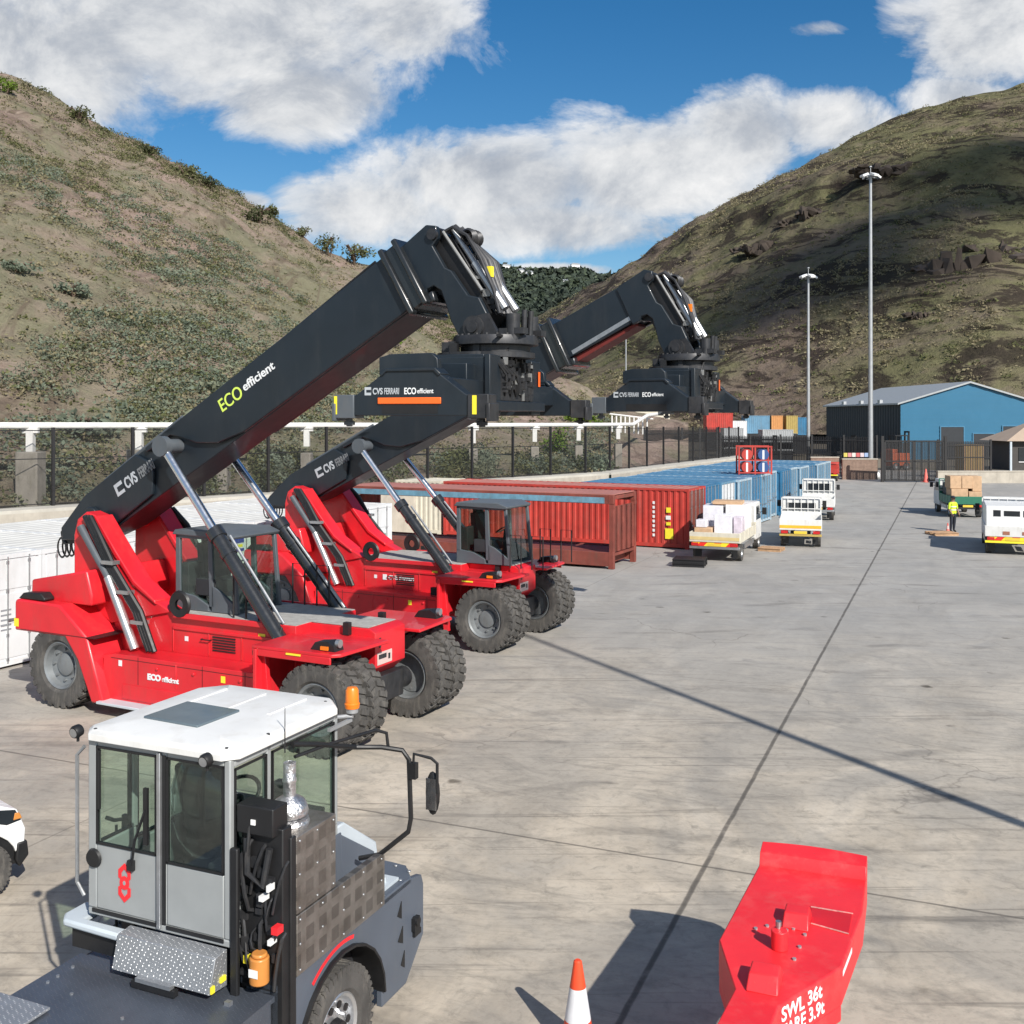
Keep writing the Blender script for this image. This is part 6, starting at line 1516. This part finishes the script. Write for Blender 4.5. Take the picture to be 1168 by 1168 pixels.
us = [-1050 + i * 14 for i in range(74)] + [-14 + i * 7.2 for i in range(112)]
LH_r = [(-1100, 60), (-400, 92), (0, 118), (200, 128), (420, 142), (560, 150), (640, 135), (720, 118), (800, 110)]
LH_p = [(-1100, -120), (-400, -60), (-60, 66), (0, 82), (20, 89), (45, 103), (100, 134), (150, 158), (200, 185), (250, 213), (300, 240), (340, 266), (370, 286), (420, 303), (460, 322), (520, 352), (560, 380), (620, 425), (690, 462), (730, 474), (800, 482)]
lh = Hill(us, fence_foot, LH_r, LH_p, lambda u: ZB if u < 690 else 1.2, 1.15, .085, .97, 100, seed=3.3)
LM = hillmat('dry_hillside', (.235, .168, .136), (.37, .284, .238), (.15, .152, .092), (.21, .205, .13), (.115, .082, .064), .16, .9, streak=(1, .55, 1))
lh.mesh('hillside', LM)
us2 = [520 + i * 3.4 for i in range(215)] + [1251 + i * 16 for i in range(60)]
RH_r = [(500, 640), (600, 560), (700, 470), (900, 440), (1168, 430), (1500, 400), (2300, 330)]
RH_p = [(500, 440), (560, 400), (600, 372), (630, 352), (680, 324), (720, 301), (760, 279), (800, 253), (850, 226), (900, 196), (940, 172), (980, 151), (1020, 134), (1060, 122), (1100, 112), (1140, 104), (1168, 95), (1400, 40), (2300, -120)]
def cliffs(X, Y, z, t):
    d = 0
    n0 = fbm(Vector((X * .012, Y * .012, 7.7)), 4)
    for (zc, amp, w, sd) in ((78, 6.0, 2.2, 1.0), (52, 5.0, 1.8, 4.0), (100, 5.0, 2.0, 9.0), (30, 3.0, 1.5, 12.0)):
        mask = max(0, min(1, 2.8 * noise.noise(Vector((X * .013, Y * .004, sd))) + .15))
        zz = zc + 9 * n0; x = (z - zz) / w
        d += mask * amp * (1 / (1 + math.exp(-x)) - 1 / (1 + math.exp(-(x - 9) / 2.5)))
    # gully and spur added to the face for the shade they throw
    g = (X - 150 + (Y - 250) * -.42 + 22 * n0) / 20
    d -= 9 * math.exp(-g * g) * min(1, 4 * t) * (1 - .5 * t)
    d += 8 * math.exp(-((g - 2.0) / 1.2) ** 2) * min(1, 4 * t) * max(0, 1 - t)
    return d
rh = Hill(us2, lambda u: 235 if u < 800 else 235 - min(40, (u - 800) * .12), RH_r, RH_p, 2.0, 3.4, .017, .95, 150, cliff=cliffs, seed=8.1)
RM = hillmat('rocky_hillside', (.140, .104, .078), (.210, .165, .132), (.115, .115, .055), (.175, .172, .085), (.034, .026, .022), .030, .20, rocky=.95)
rh.mesh('hillside', RM)
us3 = [380 + i * 6 for i in range(75)]
fh = Hill(us3, lambda u: 900, [(300, 1500), (900, 1500)], [(380, 350), (500, 322), (545, 309), (575, 305), (600, 309), (630, 306), (655, 303), (690, 315), (720, 320), (820, 345)], 20, 14, .006, 1.0, 40, seed=2.2)
FM = hillmat('wooded_hill', (.035, .05, .04), (.05, .065, .045), (.03, .048, .035), (.045, .065, .045), (.02, .028, .026), .012, .05)
fh.mesh('hillside', FM)
fh2 = Hill(us3, lambda u: 620, [(300, 900), (900, 900)], [(380, 400), (560, 372), (600, 362), (650, 340), (700, 316), (740, 300), (820, 280)], 20, 8, .008, 1.0, 40, seed=5.2)
FM2 = hillmat('shaded_wooded_hill', (.026, .032, .026), (.034, .042, .032), (.02, .03, .024), (.03, .04, .03), (.014, .018, .016), .014, .06)  # dark colours paint in the shade lying on the lower far hill
fh2.mesh('hillside', FM2)

# ------------------------------------------------------------------ vegetation
def leafmat(name, c1, c2, c3, sc_):
    m, nt, b = newmat(name); tc = nt.new('ShaderNodeTexCoord').outputs['Object']
    n1 = nt.noise(tc, sc_, 3, .6); c = nt.ramp(n1, [(.32, c1), (.5, c2), (.68, c3)])
    nt.link(c, b.inputs['Base Color']); b.inputs['Roughness'].default_value = .8; b.inputs['Specular IOR Level'].default_value = .15
    tl = nt.new('ShaderNodeBsdfTranslucent'); nt.link(c, tl.inputs[0]); mx = nt.new('ShaderNodeMixShader', i_0=.25)
    nt.link(b.outputs[0], mx.inputs[1]); nt.link(tl.outputs[0], mx.inputs[2]); nt.link(mx.outputs[0], nt.n['Material Output'].inputs[0]); return m
LF_SAGE = leafmat('sage_leaves', (.125, .155, .108), (.18, .21, .155), (.215, .22, .14), .35)
LF_OLIVE = leafmat('olive_leaves', (.085, .10, .045), (.125, .135, .06), (.17, .165, .08), .5)
LF_DRY = leafmat('dry_tufts', (.22, .185, .11), (.27, .235, .15), (.18, .175, .085), .3)
LF_LIME = leafmat('bright_leaves', (.09, .15, .02), (.13, .20, .03), (.16, .22, .05), .8)
LF_DARK = leafmat('dark_leaves', (.05, .06, .03), (.075, .085, .04), (.10, .105, .05), .25)
def clump(mb, c, rx, rz, n, s, rnd, flat=.6):
    for _ in range(n):
        t = rnd.uniform(0, 6.283); q = rnd.random() ** .5; h = rnd.random()
        p = c + Vector((math.cos(t) * q * rx, math.sin(t) * q * rx, rz * h * (1 - .6 * q * q)))
        u = Vector((rnd.gauss(0, 1), rnd.gauss(0, 1), rnd.gauss(0, flat))).normalized(); v = u.cross(Vector((rnd.gauss(0, 1), rnd.gauss(0, 1), rnd.gauss(0, 1)))).normalized()
        k = s * rnd.uniform(.6, 1.3)
        mb.add([p - u * k, p + v * k * .55, p + u * k, p - v * k * .55], [(0, 1, 2, 3)])
rnd = random.Random(4)
def scatter(hill, n, u0, u1, t0, t1, rr, cnt, sz, mats_, name, dens):
    mb = MB()
    for _ in range(n):
        u, t = rnd.uniform(u0, u1), rnd.uniform(t0, t1)
        p = hill.pt(u, t)
        d, mi = dens(p, u, t)
        if rnd.random() > d: continue
        k = rnd.uniform(*rr); mb.mat(mi); clump(mb, p - Vector((0, 0, .1 * k)), k, k * .75, cnt, k * sz, rnd)
    return tag(mb.build(name, mats_, fix=False, smooth=0), kind='stuff')
def dens1(p, u, t):
    n = noise.noise(Vector((p.x * .085, p.y * .05, p.z * .05))) + .6 * noise.noise(Vector((p.x * .33, p.y * .22, 3)))
    m = noise.noise(Vector((p.x * .05, p.y * .05, 20)))
    d = max(.05, min(.9, .20 + 1.7 * (n + .0)))
    return d, (2 if n < -.02 else rnd.choice((0, 0, 0, 2, 1)) if t < .62 + m * .3 else rnd.choice((1, 1, 2)))
scatter(lh, 34000, -150, 700, .0, 1.0, (.24, .88), 34, .14, [LF_SAGE, LF_OLIVE, LF_DRY], 'hillside_scrub', dens1)
def dens1b(p, u, t): return (.9 if noise.noise(Vector((p.x * .2, p.y * .2, 9))) > -.2 else .15), (0 if rnd.random() < .5 else 2)
scatter(lh, 9000, -150, 700, .0, 1.0, (.10, .30), 7, .45, [LF_DRY, LF_SAGE, LF_OLIVE], 'dry_grass', dens1b)
def dens2(p, u, t):
    n = noise.noise(Vector((p.x * .02, p.y * .02, p.z * .02))) + .6 * noise.noise(Vector((p.x * .08, p.y * .08, 3)))
    return max(.12, min(1, .3 + 1.4 * n)), (0 if n > .12 else (2 if rnd.random() < .45 else 1))
scatter(rh, 17000, 540, 1250, .0, 1.0, (.5, 1.7), 16, .24, [LF_DRY, LF_OLIVE, LF_DRY], 'hillside_scrub', dens2)
def dens3(p, u, t): return 1, 0 if rnd.random() < .6 else 1
scatter(fh, 2200, 500, 740, .55, 1.01, (5, 10), 10, .5, [mat('far_trees', (.035, .05, .036), .9, var=.3, scale=.02), mat('far_trees_light', (.055, .075, .045), .9, var=.3, scale=.02)], 'far_woodland', dens3)
def dens4(p, u, t): return 1, 0
scatter(fh2, 1800, 540, 740, .6, 1.0, (4, 8), 9, .5, [mat('shaded_wood', (.022, .032, .022), .9)], 'far_woodland', dens4)
def shrub(px, t, w, h, m, label, hill=lh, n=420, trunk=False, name='shrub', cat='shrub'):
    p = hill.pt(px, t); r = empty(name, p - Vector((0, 0, .15)), rnd.uniform(0, 6), label, cat, 'larger shrubs on the left hillside')
    mb = MB()
    for k in range(7):
        c = Vector((rnd.uniform(-.55, .55) * w, rnd.uniform(-.55, .55) * w, h * rnd.uniform(.15, .55)))
        clump(mb, c, w * rnd.uniform(.35, .6), h * rnd.uniform(.35, .55), n // 7, w * .075 + .035, rnd, 1.0)
    mb.build('crown', m, r, fix=False, smooth=0)
    mb = MB()
    for k in range(4): mb.tube([(0, 0, 0), (rnd.uniform(-.3, .3) * w, rnd.uniform(-.3, .3) * w, h * .4), (rnd.uniform(-.5, .5) * w, rnd.uniform(-.5, .5) * w, h * .75)], .05 + .02 * h, 5)
    mb.build('trunk', BARK, r)
for i, (px, t, w, h, m, lab) in enumerate((
    (376, .97, 1.9, 3.4, LF_OLIVE, 'olive tree on the skyline left of the pair above the first boom'), (405, .965, 2.3, 3.6, LF_OLIVE, 'broad olive tree on the skyline just above the first boom'),
    (297, .86, 2.0, 2.6, LF_DARK, 'dark shrub below the skyline at the middle of the left hill'), (213, .90, 1.9, 2.4, LF_OLIVE, 'dark rounded shrub near the crest, upper left hill'), (236, .93, 1.6, 1.9, LF_DARK, 'small dark shrub right of the rounded one near the crest'),
    (90, .92, 1.8, 2.2, LF_OLIVE, 'shrub high on the left hill near its top left'), (8, .86, 1.5, 1.9, LF_LIME, 'bright green bush at the left edge of the frame high on the hill'), (170, .93, 1.8, 1.8, LF_DARK, 'low dark shrub along the crest of the left hill'),
    (310, .97, 1.5, 1.8, LF_OLIVE, 'shrub standing on the crest left of the olive trees'), (345, .985, 1.2, 1.8, LF_OLIVE, 'small shrub on the crest next to the olive trees'), (444, .42, 1.3, 1.8, LF_LIME, 'bright green bush seen under the first boom'),
    (97, .06, 1.6, 1.3, LF_SAGE, 'grey green bush near the pipe at the foot of the hill'), (632, .10, 1.3, 2.2, LF_LIME, 'bright green bush beside the pipe under the first spreader'), (668, .35, 2.0, 2.0, LF_LIME, 'light green bush under the second boom'),
    (22, .26, 1.2, 1.0, LF_SAGE, 'grey green bush low on the hill at the left edge'), (82, .25, 1.2, 1.0, LF_SAGE, 'small sage bush low on the hill right of the left edge one'), (270, .12, 1.7, 1.2, LF_SAGE, 'sage bush low on the hill left of the lime lettering'))):
    shrub(px, t, w, h, m, lab, name='tree' if 'tree' in lab else 'shrub', cat='tree' if 'tree' in lab else 'shrub')
def dens5(p, u, t): return (.9 if noise.noise(Vector((p.x * .12, p.y * .12, 31))) > .0 else .10), rnd.choice((0, 0, 1, 2))
scatter(lh, 620, 10, 520, .80, 1.0, (.35, 1.0), 40, .14, [LF_OLIVE, LF_DARK, LF_DRY], 'ridge_scrub', dens5)
# dark scrub directly behind the mesh fence
mb = MB()
for _ in range(900):
    u = rnd.uniform(180, 740); p = lh.pt(u, rnd.uniform(.0, .05)); 
    if noise.noise(Vector((u * .02, 1, 1))) < -.15: continue
    mb.mat(0 if noise.noise(Vector((u * .03, 5, 1))) > 0 else 1); k = rnd.uniform(.3, .85); clump(mb, p, k, k * 1.3, 44, k * .13, rnd)
tag(mb.build('fence_scrub', [LF_OLIVE, LF_SAGE], fix=False, smooth=0), kind='stuff')
# rocks
ROCK = mat('basalt', (.058, .044, .035), .9, var=.4, scale=.25, bump=.6, bscale=1.5)
def outcrop(px, py_t, w, h, label):
    p = rh.pt(px, py_t); r = MB()
    bm = bmesh.new()
    for k in range(70):
        x = rnd.uniform(-.5, .5); f = 1 - (2 * x) ** 2 * .6; c = Vector((x * w, rnd.uniform(-.14, .14) * w, rnd.uniform(-.55, -.12) * h * f))
        sx, sy, sz = rnd.uniform(.05, .13) * w, rnd.uniform(.05, .12) * w, rnd.uniform(.14, .36) * h * f
        vv = [bm.verts.new(c + Vector((rnd.uniform(-sx, sx), rnd.uniform(-sy, sy), rnd.uniform(-sz, sz)))) for _ in range(13)]
        g = bmesh.ops.convex_hull(bm, input=vv); bmesh.ops.delete(bm, geom=list({q for q in g['geom_interior'] + g['geom_unused'] if isinstance(q, bmesh.types.BMVert)}), context='VERTS')
    bm.verts.index_update(); r.add([v.co.copy() for v in bm.verts], [[v.index for v in f.verts] for f in bm.faces]); bm.free()
    o = r.build('rock_outcrop', ROCK, smooth=15); o.location = p; tag(o, label, 'rock', 'dark rock outcrops on the right hill')
for a in ((1105, .30, 26, 17, 'largest dark rock outcrop low on the right hill, at the right side'), (1148, .34, 22, 11, 'dark outcrop right of the largest one'), (940, .62, 18, 10, 'dark cliff block near the top of the shorter lamp mast'), (905, .63, 10, 5, 'small dark outcrop left of the cliff block above the shorter mast'), (880, .57, 20, 8, 'long low ledge of dark rock left of the masts'), (1020, .62, 26, 8, 'dark ledge right beside the head of the tall mast'), (850, .60, 10, 5, 'dark rock ledge below the ridge above the second stacker'), (1060, .2, 10, 5, 'dark rock low on the slope above the warehouse')): outcrop(*a)
# far houses
def house(px, t, w, h, label):
    p = fh.pt(px, t); r = empty('house', p, rnd.uniform(-.3, .3), label, 'house', 'tiny white houses on the far wooded hill')
    MB().box(-w / 2, w / 2, -4, 4, -3, h).build('wall', WHITE, r); MB().add([(-w / 2 - .5, -4.5, h), (w / 2 + .5, -4.5, h), (w / 2 + .5, 4.5, h), (-w / 2 - .5, 4.5, h), (-w * .3, 0, h + 2.5), (w * .3, 0, h + 2.5)], [(0, 1, 5, 4), (1, 2, 5), (2, 3, 4, 5), (3, 0, 4), (3, 2, 1, 0)]).build('roof', ROOFG, r)
for (px, t, w, h, lab) in ((577, .955, 11, 5, 'leftmost white house on the far wooded hill'), (594, .945, 9, 6, 'middle white house on the far wooded hill'), (604, .93, 10, 5, 'white house right of the middle one on the far wooded hill'), (656, .985, 12, 6, 'white house on the far skyline near the second boom'), (645, .80, 10, 5, 'lone white house lower on the far hill')): house(px, t, w, h, lab)
# ------------------------------------------------------------------ cloud behind the viewpoint that shades a band of the right hill
def cloud():
    tgt = [rh.pt(1230, .62), rh.pt(1160, .58), rh.pt(1090, .50), rh.pt(1020, .42), rh.pt(950, .35), rh.pt(890, .30)]
    mb = MB(); k = 2600
    for i, p in enumerate(tgt):
        c = p + TO_SUN * k
        for j in range(7):
            o0 = len(mb.v); cc = c + Vector((rnd.uniform(-24, 24), rnd.uniform(-12, 12), rnd.uniform(-7, 7))); rr = rnd.uniform(9, 15)
            mb.ball(cc, rr, 1.3, 1.0, .6, 20)
            for q in range(o0, len(mb.v)):
                v = mb.v[q]; mb.v[q] = v + (v - cc).normalized() * fbm(v * .06, 5) * 6
    o = mb.build('cloud', mat('cloud_white', (.85, .85, .85), 1.0, var=.02), fix=False, smooth=60); tag(o, kind='structure')
cloud()

# ------------------------------------------------------------------ sky, sun, camera
w = bpy.data.worlds.new('World'); sc.world = w; w.use_nodes = True
nt = NT(w.node_tree); nt.n.clear()
out = nt.new('ShaderNodeOutputWorld')
sky = nt.new('ShaderNodeTexSky', sky_type='NISHITA', sun_disc=False, sun_elevation=R(SUN_EL), sun_rotation=R(180 - SUN_AZ), altitude=100, air_density=1.0, dust_density=.25, ozone_density=2.2)
hs = nt.new('ShaderNodeHueSaturation', i_Saturation=1.40, i_Value=1.30, i_Hue=.500); nt.link(sky.outputs[0], hs.inputs['Color'])
bg = nt.new('ShaderNodeBackground', i_Strength=SKY_STR); nt.link(hs.outputs[0], bg.inputs[0])
tc = nt.new('ShaderNodeTexCoord').outputs['Generated']
sx = nt.new('ShaderNodeSeparateXYZ'); nt.link(tc, sx.inputs[0])
yy = nt.math('MAXIMUM', sx.outputs[1], .12)
U = nt.math('DIVIDE', sx.outputs[0], yy); V = nt.math('DIVIDE', sx.outputs[2], yy)
cv = nt.new('ShaderNodeCombineXYZ'); nt.link(U, cv.inputs[0]); nt.link(V, cv.inputs[1]); UV = cv.outputs[0]
def fn(scale, det, rough, off=(0, 0, 0), sq=(1, 1.35, 1)):
    return nt.noise(nt.mapping(UV, sq, (0, 0, 0), off), scale, det, rough, .35)
n_big = fn(3.2, 3, .55); n_f = fn(7.0, 12, .64); n_s = fn(7.0, 12, .64, (-.028, -.045, 0)); n_m = fn(2.6, 6, .55, (4, 2, 0))
mask = None
for (px, py, rx, ry, wt) in CLOUDS:
    du = nt.math('MULTIPLY', nt.math('SUBTRACT', U, (px - CX) / F), F / rx); dv = nt.math('MULTIPLY', nt.math('SUBTRACT', V, (YH - py) / F), F / ry)
    d2 = nt.math('ADD', nt.math('MULTIPLY', du, du), nt.math('MULTIPLY', dv, dv))
    g = nt.math('MULTIPLY', nt.math('POWER', 2.718, nt.math('MULTIPLY', d2, -1.0)), wt)
    mask = g if mask is None else nt.math('ADD', mask, g) if wt < 0 else nt.math('MAXIMUM', mask, g)
den = nt.math('ADD', nt.math('ADD', mask, nt.math('MULTIPLY', nt.math('SUBTRACT', n_f, .5), .95)), nt.math('MULTIPLY', nt.math('SUBTRACT', n_big, .5), .45))
dens = nt.ramp(den, [(.31, 0.0), (.38, .30), (.47, .85), (.62, 1.0)])
lit = nt.math('ADD', nt.math('MULTIPLY', nt.math('SUBTRACT', n_f, n_s), 2.3), nt.math('MULTIPLY', nt.math('SUBTRACT', n_m, .5), .9))
# thick cores and undersides are greyer
thick = nt.math('SUBTRACT', den, .55)
shade = nt.math('ADD', nt.math('SUBTRACT', .50, nt.math('MULTIPLY', thick, .62)), lit, clamp=True)
ccol = nt.ramp(shade, [(.0, (.43, .475, .55)), (.28, (.57, .605, .66)), (.55, (.78, .80, .825)), (.92, (1.0, 1.0, 1.0))])
bc = nt.new('ShaderNodeBackground', i_Strength=CLOUD_STR); nt.link(ccol, bc.inputs[0])
front = nt.ramp(sx.outputs[1], [(.10, 0.0), (.3, 1.0)])
zz_ = nt.math('ADD', nt.math('MAXIMUM', sx.outputs[2], 0.0), .12)
cb = nt.new('ShaderNodeCombineXYZ'); nt.link(nt.math('DIVIDE', sx.outputs[0], zz_), cb.inputs[0]); nt.link(nt.math('DIVIDE', sx.outputs[1], zz_), cb.inputs[1])
back = nt.ramp(nt.noise(cb.outputs[0], .9, 9, .6, .4), [(.36, .15), (.56, 1.0)])  # unseen cloud layer added behind the view to whiten the fill light
inv = nt.math('SUBTRACT', 1.0, front)
dall = nt.math('ADD', nt.math('MULTIPLY', dens, front), nt.math('MULTIPLY', nt.math('MULTIPLY', back, .38), inv))
mx = nt.new('ShaderNodeMixShader'); nt.link(dall, mx.inputs[0]); nt.link(bg.outputs[0], mx.inputs[1]); nt.link(bc.outputs[0], mx.inputs[2])
nt.link(mx.outputs[0], out.inputs[0])
sd = bpy.data.lights.new('sun', 'SUN'); sd.energy = SUN_E; sd.angle = R(.53); sd.color = (1.0, .955, .88)
so = bpy.data.objects.new('sun', sd); COL.objects.link(so); so.rotation_euler = (-TO_SUN).to_track_quat('-Z', 'Y').to_euler()
cam = bpy.data.cameras.new('camera'); co = bpy.data.objects.new('camera', cam); COL.objects.link(co)
co.location = (0, 0, H); co.rotation_euler = (R(90), 0, 0); cam.sensor_width = 36; cam.lens = 36 * F / 1168; cam.shift_y = -(584 - YH) / 1168
cam.clip_end = 8000; cam.clip_start = .1; sc.camera = co
sc.view_settings.view_transform = 'Standard'; sc.view_settings.look = 'None'; sc.view_settings.exposure = EXPO; sc.view_settings.gamma = 1
sc.cycles.max_bounces = 6; sc.cycles.transparent_max_bounces = 16; sc.cycles.use_denoising = True
